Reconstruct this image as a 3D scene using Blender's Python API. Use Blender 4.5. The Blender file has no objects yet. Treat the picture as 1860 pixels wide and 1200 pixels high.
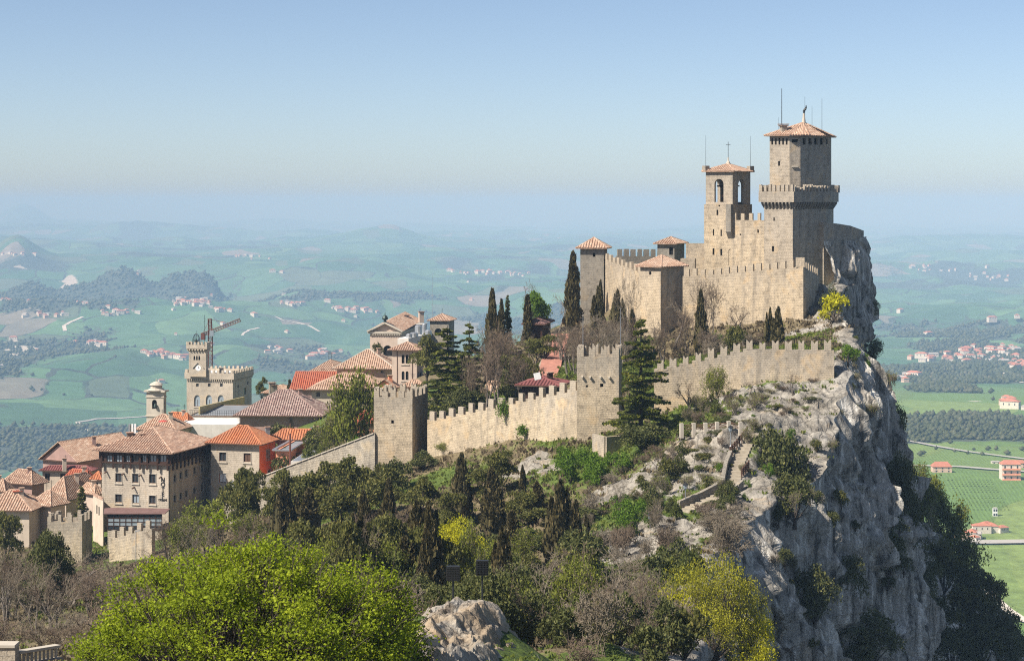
import bpy, math, random
import numpy as np
from mathutils import Vector

# ------------------------------------------------------------------ camera, world, sun, exposure
SC = bpy.context.scene
COL = SC.collection
F, CX, HZ = 3500.0, 930.0, 365.0          # focal length in photo pixels, centre column, eye-level row
cam_d = bpy.data.cameras.new('camera'); cam = bpy.data.objects.new('camera', cam_d); COL.objects.link(cam)
cam.location = (0, 0, 0); cam.rotation_euler = (math.radians(90), 0, 0)
cam_d.sensor_width = 36.0; cam_d.lens = 36.0 * F / 1860.0
cam_d.shift_y = -(600 - HZ) / 1860.0
cam_d.clip_start = 0.5; cam_d.clip_end = 200000
SC.camera = cam
SUN_AZ, SUN_EL = math.radians(57), math.radians(46)     # azimuth: towards the left of the line behind the camera
sun_dir = Vector((-math.sin(SUN_AZ) * math.cos(SUN_EL), -math.cos(SUN_AZ) * math.cos(SUN_EL), math.sin(SUN_EL)))
W = bpy.data.worlds.new('World'); SC.world = W; W.use_nodes = True
nt = W.node_tree; bg = nt.nodes['Background']
sky = nt.nodes.new('ShaderNodeTexSky'); sky.sky_type = 'NISHITA'; sky.sun_disc = False
sky.sun_elevation = SUN_EL
sky.sun_rotation = math.atan2(sun_dir.x, sun_dir.y)
sky.altitude = 400; sky.air_density = 0.6; sky.dust_density = 0.8; sky.ozone_density = 0.4
nt.links.new(sky.outputs[0], bg.inputs[0]); bg.inputs[1].default_value = 0.079
sd = bpy.data.lights.new('sun', 'SUN'); sd.energy = 5.0; sd.angle = math.radians(0.53); sd.color = (1.0, 0.93, 0.83)
so = bpy.data.objects.new('sun', sd); COL.objects.link(so); so.rotation_euler = sun_dir.to_track_quat('Z', 'Y').to_euler()
so.location = (-100, -60, 120)
vs = SC.view_settings
SC.display_settings.display_device = 'sRGB'
vs.view_transform = 'Standard'; vs.look = 'None'; vs.gamma = 1.0; vs.exposure = 0.75; vs.use_curve_mapping = False
cy = SC.cycles
cy.max_bounces = 5; cy.diffuse_bounces = 3; cy.glossy_bounces = 2; cy.transmission_bounces = 3; cy.transparent_max_bounces = 8
cy.volume_bounces = 2; cy.use_denoising = False; cy.use_adaptive_sampling = False; cy.sample_clamp_indirect = 6.0; cy.pixel_filter_type = 'BLACKMAN_HARRIS'; cy.filter_width = 1.15

RNG = np.random.default_rng(11); random.seed(11)

# ------------------------------------------------------------------ helpers
def P(px, py, Y): return np.array([(px - CX) / F * Y, Y, -(py - HZ) / F * Y])
def X_at(px, Y): return (px - CX) / F * Y
def Z_at(py, Y): return -(py - HZ) / F * Y

def tag(o, label=None, cat=None, group=None, kind=None):
    if label: o['label'] = label
    if cat: o['category'] = cat
    if group: o['group'] = group
    if kind: o['kind'] = kind
    return o

def thing(name, label, cat, loc=(0, 0, 0), group=None):
    o = bpy.data.objects.new(name, None); COL.objects.link(o)
    o.location = tuple(float(c) for c in loc); o.empty_display_size = 0.5
    return tag(o, label, cat, group, 'thing')

def set_uv(me, zref=0.0):
    n = len(me.loops)
    if n == 0: return
    uvl = me.uv_layers.new(name='UVMap')
    co = np.empty(len(me.vertices) * 3, np.float32); me.vertices.foreach_get('co', co); co = co.reshape(-1, 3)
    li = np.empty(n, np.int32); me.loops.foreach_get('vertex_index', li)
    npoly = len(me.polygons)
    ls = np.empty(npoly, np.int32); me.polygons.foreach_get('loop_total', ls)
    nr = np.empty(npoly * 3, np.float32); me.polygons.foreach_get('normal', nr); nr = nr.reshape(-1, 3)
    pn = np.repeat(nr, ls, axis=0); p = co[li]
    horiz = np.abs(pn[:, 2]) > 0.8
    t = np.stack([-pn[:, 1], pn[:, 0], np.zeros(len(pn))], 1)
    t /= np.maximum(np.linalg.norm(t, axis=1, keepdims=True), 1e-6)
    u = np.where(horiz, p[:, 0], (p * t).sum(1)); v = np.where(horiz, p[:, 1], p[:, 2] - zref)
    uvl.data.foreach_set('uv', np.stack([u, v], 1).astype(np.float32).ravel())

class MB:
    """collects polygons and links them as one mesh object"""
    def __init__(s): s.v = []; s.f = []; s.m = []
    def poly(s, pts, mi=0):
        b = len(s.v); s.v.extend([tuple(float(c) for c in p) for p in pts]); s.f.append(tuple(range(b, b + len(pts)))); s.m.append(mi)
    def prism(s, foot, z0, z1, mi=0, bottom=False, top=True, foot_top=None):
        ft = foot_top or foot; n = len(foot)
        for i in range(n):
            a, b = foot[i], foot[(i + 1) % n]; c, d = ft[(i + 1) % n], ft[i]
            s.poly([(a[0], a[1], z0), (b[0], b[1], z0), (c[0], c[1], z1), (d[0], d[1], z1)], mi)
        if top: s.poly([(p[0], p[1], z1) for p in ft], mi)
        if bottom: s.poly([(p[0], p[1], z0) for p in reversed(foot)], mi)
    def box(s, c, size, ang=0.0, mi=0):
        """centre of the base, size, turn about z"""
        ca, sa = math.cos(ang), math.sin(ang); hx, hy = size[0] / 2, size[1] / 2
        ft = [(c[0] + x * ca - y * sa, c[1] + x * sa + y * ca) for x, y in ((-hx, -hy), (hx, -hy), (hx, hy), (-hx, hy))]
        s.prism(ft, c[2], c[2] + size[2], mi, bottom=True)
    def obox(s, a, b, w, h, mi=0):
        """bar from a to b, w wide and h high"""
        a = Vector(a); b = Vector(b); d = (b - a).normalized()
        up = Vector((0, 0, 1)) if abs(d.z) < 0.95 else Vector((0, 1, 0))
        r = d.cross(up).normalized() * (w / 2); u = r.cross(d).normalized() * (h / 2)
        q = [(-r - u), (r - u), (r + u), (-r + u)]
        A = [a + k for k in q]; B = [b + k for k in q]
        for i in range(4):
            j = (i + 1) % 4; s.poly([A[i], A[j], B[j], B[i]], mi)
        s.poly(A[::-1], mi); s.poly(B, mi)
    def tube(s, a, b, r0, r1=None, n=6, mi=0):
        r1 = r0 if r1 is None else r1
        a = Vector(a); b = Vector(b); d = (b - a).normalized()
        up = Vector((0, 0, 1)) if abs(d.z) < 0.95 else Vector((0, 1, 0))
        x = d.cross(up).normalized(); y = x.cross(d)
        A = [a + (x * math.cos(t) + y * math.sin(t)) * r0 for t in [2 * math.pi * i / n for i in range(n)]]
        B = [b + (x * math.cos(t) + y * math.sin(t)) * r1 for t in [2 * math.pi * i / n for i in range(n)]]
        for i in range(n): s.poly([A[i], A[(i + 1) % n], B[(i + 1) % n], B[i]], mi)
        s.poly(A[::-1], mi); s.poly(B, mi)
    def lathe(s, c, prof, n=10, mi=0):
        for k in range(len(prof) - 1):
            (r0, z0), (r1, z1) = prof[k], prof[k + 1]
            for i in range(n):
                t0, t1 = 2 * math.pi * i / n, 2 * math.pi * (i + 1) / n
                q = [(c[0] + r0 * math.cos(t0), c[1] + r0 * math.sin(t0), c[2] + z0), (c[0] + r0 * math.cos(t1), c[1] + r0 * math.sin(t1), c[2] + z0),
                     (c[0] + r1 * math.cos(t1), c[1] + r1 * math.sin(t1), c[2] + z1), (c[0] + r1 * math.cos(t0), c[1] + r1 * math.sin(t0), c[2] + z1)]
                if r0 < 1e-4: q = q[1:]
                elif r1 < 1e-4: q = q[:3]
                s.poly(q, mi)
    def build(s, name, mats, parent=None, origin=None, zref=None, smooth=False):
        me = bpy.data.meshes.new(name)
        if origin is None: origin = parent_origin(parent)
        ox, oy, oz = origin
        me.from_pydata([(x - ox, y - oy, z - oz) for x, y, z in s.v], [], s.f)
        for m in (mats if isinstance(mats, (list, tuple)) else [mats]): me.materials.append(m)
        if any(s.m): me.polygons.foreach_set('material_index', s.m)
        me.update()
        set_uv(me, (zref if zref is not None else (max(v[2] for v in s.v) if s.v else 0)) - oz)
        if smooth: me.polygons.foreach_set('use_smooth', [True] * len(me.polygons))
        o = bpy.data.objects.new(name, me); COL.objects.link(o); o.parent = parent
        if parent is None: o.location = (ox, oy, oz)
        return o

def parent_origin(p):
    x = y = z = 0.0
    while p is not None:
        x += p.location.x; y += p.location.y; z += p.location.z; p = p.parent
    return (x, y, z)

def mesh_np(name, verts, faces, mats, matidx=None, smooth=False, attrs=None):
    """fast mesh from arrays; faces (m,k) all with k corners"""
    verts = np.asarray(verts, np.float32); faces = np.asarray(faces, np.int32)
    me = bpy.data.meshes.new(name); m, k = faces.shape
    me.vertices.add(len(verts)); me.vertices.foreach_set('co', verts.ravel())
    me.loops.add(m * k); me.loops.foreach_set('vertex_index', faces.ravel())
    me.polygons.add(m); me.polygons.foreach_set('loop_start', np.arange(0, m * k, k, dtype=np.int32))
    for mt in (mats if isinstance(mats, (list, tuple)) else [mats]): me.materials.append(mt)
    if matidx is not None: me.polygons.foreach_set('material_index', np.asarray(matidx, np.int32))
    me.polygons.foreach_set('use_smooth', np.full(m, smooth, bool))
    for an, (dom, arr) in (attrs or {}).items():
        a = me.attributes.new(an, 'FLOAT', dom); a.data.foreach_set('value', np.asarray(arr, np.float32))
    me.update(calc_edges=True); me.validate()
    return me

def obj_of(name, me, parent=None, loc=(0, 0, 0)):
    o = bpy.data.objects.new(name, me); COL.objects.link(o); o.parent = parent; o.location = tuple(float(c) for c in loc); return o

# ---- numpy noise
def _h(i, j, k, seed):
    n = (i.astype(np.uint32) * np.uint32(374761393)) ^ (j.astype(np.uint32) * np.uint32(668265263)) ^ (k.astype(np.uint32) * np.uint32(2246822519)) ^ np.uint32((seed * 3266489917) & 0xffffffff)
    n = (n ^ (n >> np.uint32(13))) * np.uint32(1274126177); n = (n ^ (n >> np.uint32(15))) * np.uint32(2654435761)
    return (n ^ (n >> np.uint32(16))).astype(np.float64) / 4294967296.0
def vnoise(x, y, z, seed=0):
    x, y, z = np.broadcast_arrays(np.asarray(x, float), np.asarray(y, float), np.asarray(z, float))
    xi, yi, zi = np.floor(x), np.floor(y), np.floor(z); fx, fy, fz = x - xi, y - yi, z - zi
    xi, yi, zi = xi.astype(np.int64), yi.astype(np.int64), zi.astype(np.int64)
    fx, fy, fz = [t * t * t * (t * (t * 6 - 15) + 10) for t in (fx, fy, fz)]
    r = 0
    for a in (0, 1):
        for b in (0, 1):
            for c in (0, 1):
                r = r + _h(xi + a, yi + b, zi + c, seed) * (fx if a else 1 - fx) * (fy if b else 1 - fy) * (fz if c else 1 - fz)
    return r * 2 - 1
def fbm(x, y, z, o=4, seed=0, gain=0.5, lac=2.03):
    r, a, s = 0, 1.0, 0.0
    for k in range(o):
        r = r + a * vnoise(x, y, z, seed + k * 17); s += a; a *= gain; x, y, z = x * lac + 7.1, y * lac + 3.7, z * lac + 1.3
    return r / s
def ridged(x, y, z, o=4, seed=0, gain=0.5, lac=2.1):
    r, a, s = 0, 1.0, 0.0
    for k in range(o):
        r = r + a * (1 - 2 * np.abs(vnoise(x, y, z, seed + k * 13))); s += a; a *= gain; x, y, z = x * lac + 5.3, y * lac + 9.1, z * lac + 2.9
    return r / s
def worley_cell(x, y, z, seed=0):
    """random value of the nearest cell, distance to it, and cell offset vector"""
    xi, yi, zi = np.floor(x).astype(np.int64), np.floor(y).astype(np.int64), np.floor(z).astype(np.int64)
    best = np.full(x.shape, 1e9); val = np.zeros(x.shape); sec = np.full(x.shape, 1e9)
    tx = np.zeros(x.shape); ty = np.zeros(x.shape)
    for a in (-1, 0, 1):
        for b in (-1, 0, 1):
            for c in (-1, 0, 1):
                i, j, k = xi + a, yi + b, zi + c
                dx = i + _h(i, j, k, seed) - x; dy = j + _h(i, j, k, seed + 1) - y; dz = k + _h(i, j, k, seed + 2) - z
                d = dx * dx + dy * dy + dz * dz
                n = d < best
                sec = np.where(n, best, np.minimum(sec, d))
                v = _h(i, j, k, seed + 3)
                tilt = (_h(i, j, k, seed + 4) - .5) * dy + (_h(i, j, k, seed + 5) - .5) * dz
                val = np.where(n, v, val); tx = np.where(n, tilt, tx); best = np.where(n, d, best)
    return val, np.sqrt(sec) - np.sqrt(best), tx
def sstep(a, b, x): t = np.clip((x - a) / (b - a), 0, 1); return t * t * (3 - 2 * t)

# ------------------------------------------------------------------ materials
class NT:
    def __init__(s, name):
        s.m = bpy.data.materials.new(name); s.m.use_nodes = True; s.t = s.m.node_tree; s.n = s.t.nodes; s.l = s.t.links
        s.b = s.n['Principled BSDF']; s.b.inputs['Roughness'].default_value = 0.9
        if 'Specular IOR Level' in s.b.inputs: s.b.inputs['Specular IOR Level'].default_value = 0.2
    def node(s, t, **k):
        n = s.n.new(t)
        for a, v in k.items(): setattr(n, a, v)
        return n
    def put(s, sock, v):
        if isinstance(v, bpy.types.NodeSocket): s.l.new(v, sock)
        elif isinstance(v, (tuple, list)) and len(v) == 3 and sock.type == 'RGBA': sock.default_value = (*v, 1)
        else: sock.default_value = v
    def tex(s, coord='Object', scale=(1, 1, 1), rot=(0, 0, 0)):
        c = s.node('ShaderNodeTexCoord'); mp = s.node('ShaderNodeMapping'); s.l.new(c.outputs[coord], mp.inputs[0]); mp.inputs['Scale'].default_value = scale; mp.inputs['Rotation'].default_value = rot; return mp.outputs[0]
    def noise(s, vec, scale, detail=4, rough=0.55, dist=0.0):
        n = s.node('ShaderNodeTexNoise'); s.l.new(vec, n.inputs['Vector']); n.inputs['Scale'].default_value = scale; n.inputs['Detail'].default_value = detail; n.inputs['Roughness'].default_value = rough; n.inputs['Distortion'].default_value = dist; return n.outputs['Fac']
    def ramp(s, fac, stops, interp='LINEAR'):
        r = s.node('ShaderNodeValToRGB'); s.l.new(fac, r.inputs[0]); r.color_ramp.interpolation = interp; e = r.color_ramp.elements
        while len(e) < len(stops): e.new(0.5)
        for k, (p, c) in enumerate(stops):
            e[k].position = p; e[k].color = (*(c if isinstance(c, (tuple, list)) else (c, c, c)), 1)
        return r.outputs[0]
    def mix(s, fac, a, b, mode='MIX'):
        m = s.node('ShaderNodeMix', data_type='RGBA', blend_type=mode); s.put(m.inputs[0], fac); s.put(m.inputs[6], a); s.put(m.inputs[7], b); return m.outputs[2]
    def math(s, op, a, b=0.0, c=None):
        m = s.node('ShaderNodeMath', operation=op); s.put(m.inputs[0], a); s.put(m.inputs[1], b)
        if c is not None: s.put(m.inputs[2], c)
        return m.outputs[0]
    def attr(s, name): n = s.node('ShaderNodeAttribute', attribute_name=name); return n.outputs['Fac']
    def bump(s, h, strength=0.5, dist=0.1, normal=None):
        b = s.node('ShaderNodeBump'); b.inputs['Strength'].default_value = strength; b.inputs['Distance'].default_value = dist; s.l.new(h, b.inputs['Height'])
        if normal is not None: s.l.new(normal, b.inputs['Normal'])
        return b.outputs[0]
    def done(s, col, normal=None, rough=None):
        s.put(s.b.inputs['Base Color'], col)
        if normal is not None: s.l.new(normal, s.b.inputs['Normal'])
        if rough is not None: s.b.inputs['Roughness'].default_value = rough
        return s.m

def mat_stone(name, a, b, grey, row=0.3, width=0.55, mortar=(0.26, 0.22, 0.165), top_grey=2.0, dark=0.35, bump=0.45, greyness=0.5, putlog=True):
    t = NT(name); uv = t.tex('UV')
    w = t.node('ShaderNodeTexNoise'); t.l.new(uv, w.inputs['Vector']); w.inputs['Scale'].default_value = 1.3; w.inputs['Detail'].default_value = 3
    wc = t.node('ShaderNodeVectorMath', operation='MULTIPLY_ADD'); t.l.new(w.outputs['Color'], wc.inputs[0]); wc.inputs[1].default_value = (0.5, 0.26, 0); t.l.new(uv, wc.inputs[2])
    br = t.node('ShaderNodeTexBrick', offset=0.5, squash=0.8, squash_frequency=3); t.l.new(wc.outputs[0], br.inputs['Vector'])
    br.inputs['Color1'].default_value = (*a, 1); br.inputs['Color2'].default_value = (*b, 1); br.inputs['Mortar'].default_value = (*mortar, 1)
    br.inputs['Scale'].default_value = 1; br.inputs['Mortar Size'].default_value = 0.028; br.inputs['Mortar Smooth'].default_value = 0.4; br.inputs['Bias'].default_value = -0.1
    br.inputs['Brick Width'].default_value = width; br.inputs['Row Height'].default_value = row
    big = t.noise(uv, 0.16, 5, 0.6); mid = t.noise(uv, 1.1, 5, 0.65); fine = t.noise(uv, 7.0, 4, 0.7)
    col = t.mix(t.ramp(big, [(0.35, 0.0), (0.65, 1.0)]), br.outputs['Color'], t.mix(0.5, br.outputs['Color'], a))
    # grey weathering: strongest near the top edge of the masonry and in streaks running down
    st = t.noise(t.tex('UV', (1.3, 0.10, 1)), 1.0, 4, 0.6)
    sep = t.node('ShaderNodeSeparateXYZ'); t.l.new(uv, sep.inputs[0])
    g = t.math('ADD', t.math('MULTIPLY', sep.outputs[1], 1.0 / max(top_grey, 0.1)), t.math('MULTIPLY', st, 2.4))
    gf = t.math('MULTIPLY', t.ramp(g, [(0.25, 0.0), (0.95, 1.0)]), greyness * 1.5)
    col = t.mix(gf, col, t.mix(0.72, br.outputs['Color'], grey))
    st2 = t.noise(t.tex('UV', (0.8, 0.07, 1)), 1.0, 5, 0.65)
    col = t.mix(t.ramp(st2, [(0.53, 0.0), (0.68, 0.6)]), col, tuple(x * 0.5 for x in grey))          # rain streaks
    col = t.mix(t.ramp(t.noise(uv, 0.33, 4, 0.6, 0.6), [(0.56, 0.0), (0.66, 0.45)]), col, (min(1, a[0] * 1.05), a[1] * .92, a[2] * .72))   # warm patched areas
    col = t.mix(t.ramp(t.noise(uv, 0.5, 5, 0.7), [(0.58, 0.0), (0.70, 0.5)]), col, tuple(x * 0.6 for x in b))
    col = t.mix(1.0, col, t.ramp(t.noise(uv, 0.09, 4, 0.6), [(0.32, 0.78), (0.68, 1.18)]), 'MULTIPLY')   # dark lichen
    sp = t.ramp(mid, [(0.26, dark + .12), (0.46, 0.95), (0.72, 1.12)])
    col = t.mix(1.0, col, sp, 'MULTIPLY')
    col = t.mix(0.55, col, t.ramp(fine, [(0.3, 0.7), (0.7, 1.22)]), 'MULTIPLY')
    if putlog:   # small dark holes left by scaffolding
        v = t.node('ShaderNodeTexVoronoi', feature='F1'); t.l.new(t.tex('UV', (0.55, 0.6, 1)), v.inputs['Vector']); v.inputs['Scale'].default_value = 1; v.inputs['Randomness'].default_value = 0.55
        hole = t.math('LESS_THAN', v.outputs['Distance'], 0.045)
        col = t.mix(t.math('MULTIPLY', hole, 0.8), col, (0.03, 0.025, 0.02))
    h = t.math('ADD', t.math('MULTIPLY', br.outputs['Fac'], -1.0), t.math('MULTIPLY', fine, 0.9))
    return t.done(col, t.bump(h, bump, 0.09), 0.95)

def mat_plaster(name, c, var=0.12, scale=0.5, rough=0.9):
    t = NT(name); v = t.tex('UV'); n = t.noise(v, scale, 5, 0.6); f = t.noise(v, 9, 3, 0.6); st = t.noise(t.tex('UV', (1.6, 0.12, 1)), 1.2, 4)
    col = t.mix(1.0, c, t.ramp(n, [(0.3, 1 - var * 1.6), (0.7, 1 + var)]), 'MULTIPLY')
    col = t.mix(t.ramp(st, [(0.5, 0.0), (0.8, 0.35)]), col, tuple(x * 0.55 for x in c))
    return t.done(col, t.bump(f, 0.15, 0.02), rough)

def mat_tile(name, cols, row=0.42, rough=0.85):
    t = NT(name); v = t.tex('UV', (1 / 0.42, 1 / 0.16, 1)); cell = t.node('ShaderNodeTexWhiteNoise', noise_dimensions='2D')
    fl = t.node('ShaderNodeVectorMath', operation='FLOOR'); t.l.new(v, fl.inputs[0]); t.l.new(fl.outputs[0], cell.inputs['Vector'])
    n = len(cols); col = t.ramp(cell.outputs['Value'], [((i + 0.5) / n, c) for i, c in enumerate(cols)], 'CONSTANT')
    big = t.noise(t.tex('Object'), 0.35, 4, 0.6); fine = t.noise(t.tex('Object'), 5, 3, 0.6)
    col = t.mix(t.ramp(big, [(0.35, 0.0), (0.7, 0.55)]), col, t.mix(0.5, cols[0], (0.25, 0.2, 0.16)))
    col = t.mix(0.7, col, t.ramp(fine, [(0.3, 0.55), (0.7, 1.3)]), 'MULTIPLY')
    sep = t.node('ShaderNodeSeparateXYZ'); t.l.new(v, sep.inputs[0]); fr = t.math('FRACT', sep.outputs[1])
    return t.done(col, t.bump(fr, 0.6, 0.06), rough)

def mat_plain(name, c, rough=0.7, metal=0.0, var=0.15, scale=3.0):
    t = NT(name); n = t.noise(t.tex('Object'), scale, 4, 0.6); t.b.inputs['Metallic'].default_value = metal
    return t.done(t.mix(1.0, c, t.ramp(n, [(0.3, 1 - var), (0.7, 1 + var)]), 'MULTIPLY'), None, rough)

def mat_glass(name, c=(0.02, 0.025, 0.03), rough=0.12):
    t = NT(name); t.b.inputs['Specular IOR Level'].default_value = 0.6
    n = t.noise(t.tex('Object'), 0.6, 2)
    return t.done(t.mix(n, c, tuple(min(1, x * 2.2) for x in c)), None, rough)

def mat_leaf(name, c1, c2, c3=None, transl=0.3, scale=0.5):
    t = NT(name); rnd = t.attr('rnd'); n = t.noise(t.tex('Object'), scale, 3, 0.6)
    f = t.math('ADD', t.math('MULTIPLY', rnd, 0.65), t.math('MULTIPLY', t.ramp(n, [(0.3, 0.0), (0.7, 1.0)]), 0.35))
    col = t.ramp(f, [(0.0, c1), (0.55, c2), (1.0, c3 or c2)])
    tr = t.node('ShaderNodeBsdfTranslucent'); t.put(tr.inputs[0], col)
    t.put(t.b.inputs['Base Color'], col); t.b.inputs['Roughness'].default_value = 0.6
    t.b.inputs['Specular IOR Level'].default_value = 0.15
    mx = t.node('ShaderNodeMixShader'); mx.inputs[0].default_value = transl
    t.l.new(t.b.outputs[0], mx.inputs[1]); t.l.new(tr.outputs[0], mx.inputs[2]); t.l.new(mx.outputs[0], t.n['Material Output'].inputs[0])
    return t.m

def mat_rock(name, attr_mix=False, streak=False, gain=1.0, tan=0.0):
    t = NT(name); o = t.tex('Object')
    n1 = t.noise(o, 0.12, 6, 0.62); n2 = t.noise(o, 0.7, 7, 0.68, 0.4); n3 = t.noise(o, 4.0, 6, 0.7)
    nv = t.noise(t.tex('Object', (0.9, 0.9, 0.07)), 1.0, 6, 0.66, 0.3)
    col = t.ramp(n2, [(0.28, (0.075, 0.066, 0.053)), (0.42, (0.20, 0.178, 0.145)), (0.56, (0.32, 0.29, 0.24)), (0.75, (0.42, 0.385, 0.33))])
    col = t.mix(t.ramp(n1, [(0.45, 0.0), (0.7, 0.55)]), col, (0.36, 0.35, 0.33))
    rust = t.ramp(t.noise(o, 0.22, 4, 0.6, 1.0), [(0.55, 0.0), (0.68, 0.75)])
    col = t.mix(rust, col, t.mix(0.6, col, (0.42, 0.29, 0.15)))
    cr = t.node('ShaderNodeTexVoronoi', feature='DISTANCE_TO_EDGE'); wv = t.node('ShaderNodeVectorMath', operation='MULTIPLY_ADD')
    nz = t.node('ShaderNodeTexNoise'); t.l.new(o, nz.inputs['Vector']); nz.inputs['Scale'].default_value = 0.8; nz.inputs['Detail'].default_value = 4
    t.l.new(nz.outputs['Color'], wv.inputs[0]); wv.inputs[1].default_value = (1.6, 1.6, 1.6); t.l.new(t.tex('Object', (1, 1, 0.45)), wv.inputs[2])
    t.l.new(wv.outputs[0], cr.inputs['Vector']); cr.inputs['Scale'].default_value = 0.55
    crack = t.ramp(cr.outputs['Distance'], [(0.0, 0.0), (0.06, 1.0)])
    col = t.mix(t.math('MULTIPLY', t.math('SUBTRACT', 1.0, crack), 0.55), col, (0.05, 0.045, 0.04))
    if streak: col = t.mix(0.55, col, t.mix(t.ramp(nv, [(0.3, 0.0), (0.7, 1.0)]), (0.40, 0.39, 0.37), (0.22, 0.215, 0.205)))
    if streak:   # dark water stains and pale upright streaks down the face
        col = t.mix(t.ramp(nv, [(0.54, 0.0), (0.61, 0.85)]), col, (0.055, 0.052, 0.048))
        col = t.mix(t.ramp(nv, [(0.38, 0.85), (0.47, 0.0)]), col, (0.60, 0.58, 0.54))
    col = t.mix(0.8, col, t.ramp(n3, [(0.3, 0.5), (0.7, 1.3)]), 'MULTIPLY')
    h = t.math('ADD', t.math('ADD', t.math('MULTIPLY', n2, 1.4), t.math('MULTIPLY', n3, 0.35)), t.math('MULTIPLY', crack, 0.25))
    if tan: col = t.mix(t.ramp(t.noise(o, 0.5, 4, 0.6), [(0.42, 0.0), (0.6, tan)]), col, (0.33, 0.235, 0.14))
    if gain != 1.0: col = t.mix(1.0, col, (gain, gain * .97, gain * .91), 'MULTIPLY')
    if attr_mix:
        r = t.attr('rock'); g = t.attr('green')
        gn = t.noise(o, 1.2, 5, 0.65); gf = t.noise(o, 6, 4, 0.7)
        soil = t.ramp(gn, [(0.3, (0.10, 0.075, 0.045)), (0.5, (0.17, 0.135, 0.075)), (0.65, (0.22, 0.18, 0.10))])
        grass = t.ramp(gn, [(0.3, (0.035, 0.055, 0.012)), (0.5, (0.09, 0.13, 0.025)), (0.7, (0.15, 0.19, 0.045))])
        gr = t.mix(t.ramp(t.math('ADD', g, t.math('MULTIPLY', t.math('SUBTRACT', gn, 0.5), 1.2)), [(0.35, 0.0), (0.65, 1.0)]), soil, grass)
        gr = t.mix(0.8, gr, t.ramp(gf, [(0.3, 0.45), (0.7, 1.3)]), 'MULTIPLY')
        rf = t.ramp(t.math('ADD', r, t.math('MULTIPLY', t.math('SUBTRACT', n2, 0.5), 1.1)), [(0.36, 0.0), (0.52, 1.0)])
        col = t.mix(rf, gr, col)
    return t.done(col, t.bump(h, 0.75, 0.35), 0.95)
# ------------------------------------------------------------------ the ridge: ground heights from surveyed points
EDGE = np.array([  # plan line of the cliff's top edge: x, y, z
 (8, -40, -20), (8, 0, -22), (8.5, 60, -25), (9, 100, -27.5), (14, 140, -33), (18, 180, -35), (22.5, 198, -35), (27, 211, -34.2), (33, 220, -33), (38.5, 230, -31),
 (41.2, 238, -26), (42.6, 246, -22.2), (46, 262, -20.3), (50.3, 283, -18.2), (49.8, 297, -17.5), (50.2, 306, -16.5), (50.9, 312, -15.8), (51.6, 318, -15.5), (54.5, 326, -15.6), (57.5, 332, -15.2), (62.2, 342, -14.5), (63, 370, -18), (66, 410, -30), (70, 470, -60), (80, 560, -90), (100, 760, -160)])
def edge_at(Y): return np.interp(Y, EDGE[:, 1], EDGE[:, 0]), np.interp(Y, EDGE[:, 1], EDGE[:, 2])
CTRL = [  # photo column, photo row, distance
 (100, 1330, 50), (450, 1330, 55), (800, 1240, 66), (850, 1200, 74), (850, 1110, 86), (905, 1130, 84), (780, 1130, 86), (1000, 1230, 84), (1050, 1250, 95), (1100, 1160, 110), (1000, 1190, 110), (820, 1190, 112), (700, 1210, 112),
 (1200, 1235, 115), (1150, 1150, 135), (1250, 1190, 140), (1000, 1150, 140), (850, 1160, 150), (600, 1190, 150), (400, 1200, 130), (0, 1180, 108), (150, 1130, 150), (300, 1120, 190), (0, 1110, 200), (150, 1075, 230), (80, 1050, 285), (160, 1045, 290), (240, 1030, 290),
 (1150, 1040, 180), (1000, 1060, 190), (850, 1050, 190), (700, 1060, 190), (550, 1060, 200), (420, 1040, 230), (1230, 1010, 190), (1180, 965, 203), (1245, 925, 211), (1300, 900, 214), (1335, 880, 217), (1345, 830, 223), (1368, 787, 228.5), (1300, 795, 229), (1235, 795, 231), (1180, 830, 232),
 (1200, 900, 220), (1120, 905, 222), (1050, 900, 228), (1000, 940, 215), (1000, 870, 240), (960, 845, 250), (900, 862, 258), (1090, 840, 243), (1120, 805, 247), (1060, 812, 250), (850, 865, 262), (800, 862, 271), (700, 875, 275), (640, 905, 275), (560, 920, 285), (480, 935, 305), (420, 935, 312), (840, 985, 232), (700, 985, 225), (560, 990, 230), (900, 1000, 215), (1020, 1040, 198),
 (1400, 760, 234), (1440, 735, 240), (1490, 715, 243), (1380, 715, 243), (1300, 730, 246), (1230, 755, 247), (1490, 790, 234), (1460, 850, 229), (1420, 880, 224),
 (1450, 640, 258), (1350, 640, 262), (1250, 690, 265), (1180, 720, 262), (1090, 740, 268), (1500, 615, 272), (1440, 612, 288), (1350, 620, 295), (1250, 640, 300), (1200, 655, 298), (1140, 640, 305), (1470, 590, 297), (1520, 575, 297), (1540, 590, 287), (1480, 560, 303), (1490, 520, 309),
 (1400, 535, 322), (1450, 530, 318), (1400, 520, 335), (1330, 540, 320), (1330, 530, 335), (1250, 540, 320), (1200, 530, 335), (1150, 530, 335), (1180, 520, 350), (1080, 590, 332), (1000, 625, 322), (930, 640, 322), (1010, 690, 285), (960, 705, 288), (1000, 660, 300), (1030, 615, 326), (900, 690, 305), (850, 740, 312), (800, 740, 320),
 (980, 760, 268), (880, 780, 285), (760, 770, 310), (720, 740, 340), (640, 830, 315), (600, 810, 330), (560, 850, 330), (500, 880, 330), (440, 900, 330), (380, 930, 322), (310, 965, 318), (200, 985, 320), (100, 990, 320), (20, 985, 320), (60, 930, 350), (150, 890, 370), (250, 850, 400), (350, 800, 440), (450, 810, 400), (550, 770, 390), (650, 720, 390), (740, 680, 400), (740, 650, 470), (640, 690, 460), (500, 740, 460), (400, 765, 500), (300, 775, 470), (560, 720, 500), (820, 640, 430), (880, 640, 380)]
cp = np.array([P(*c) for c in CTRL] + [tuple(e) for e in EDGE[1:21]])
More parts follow.
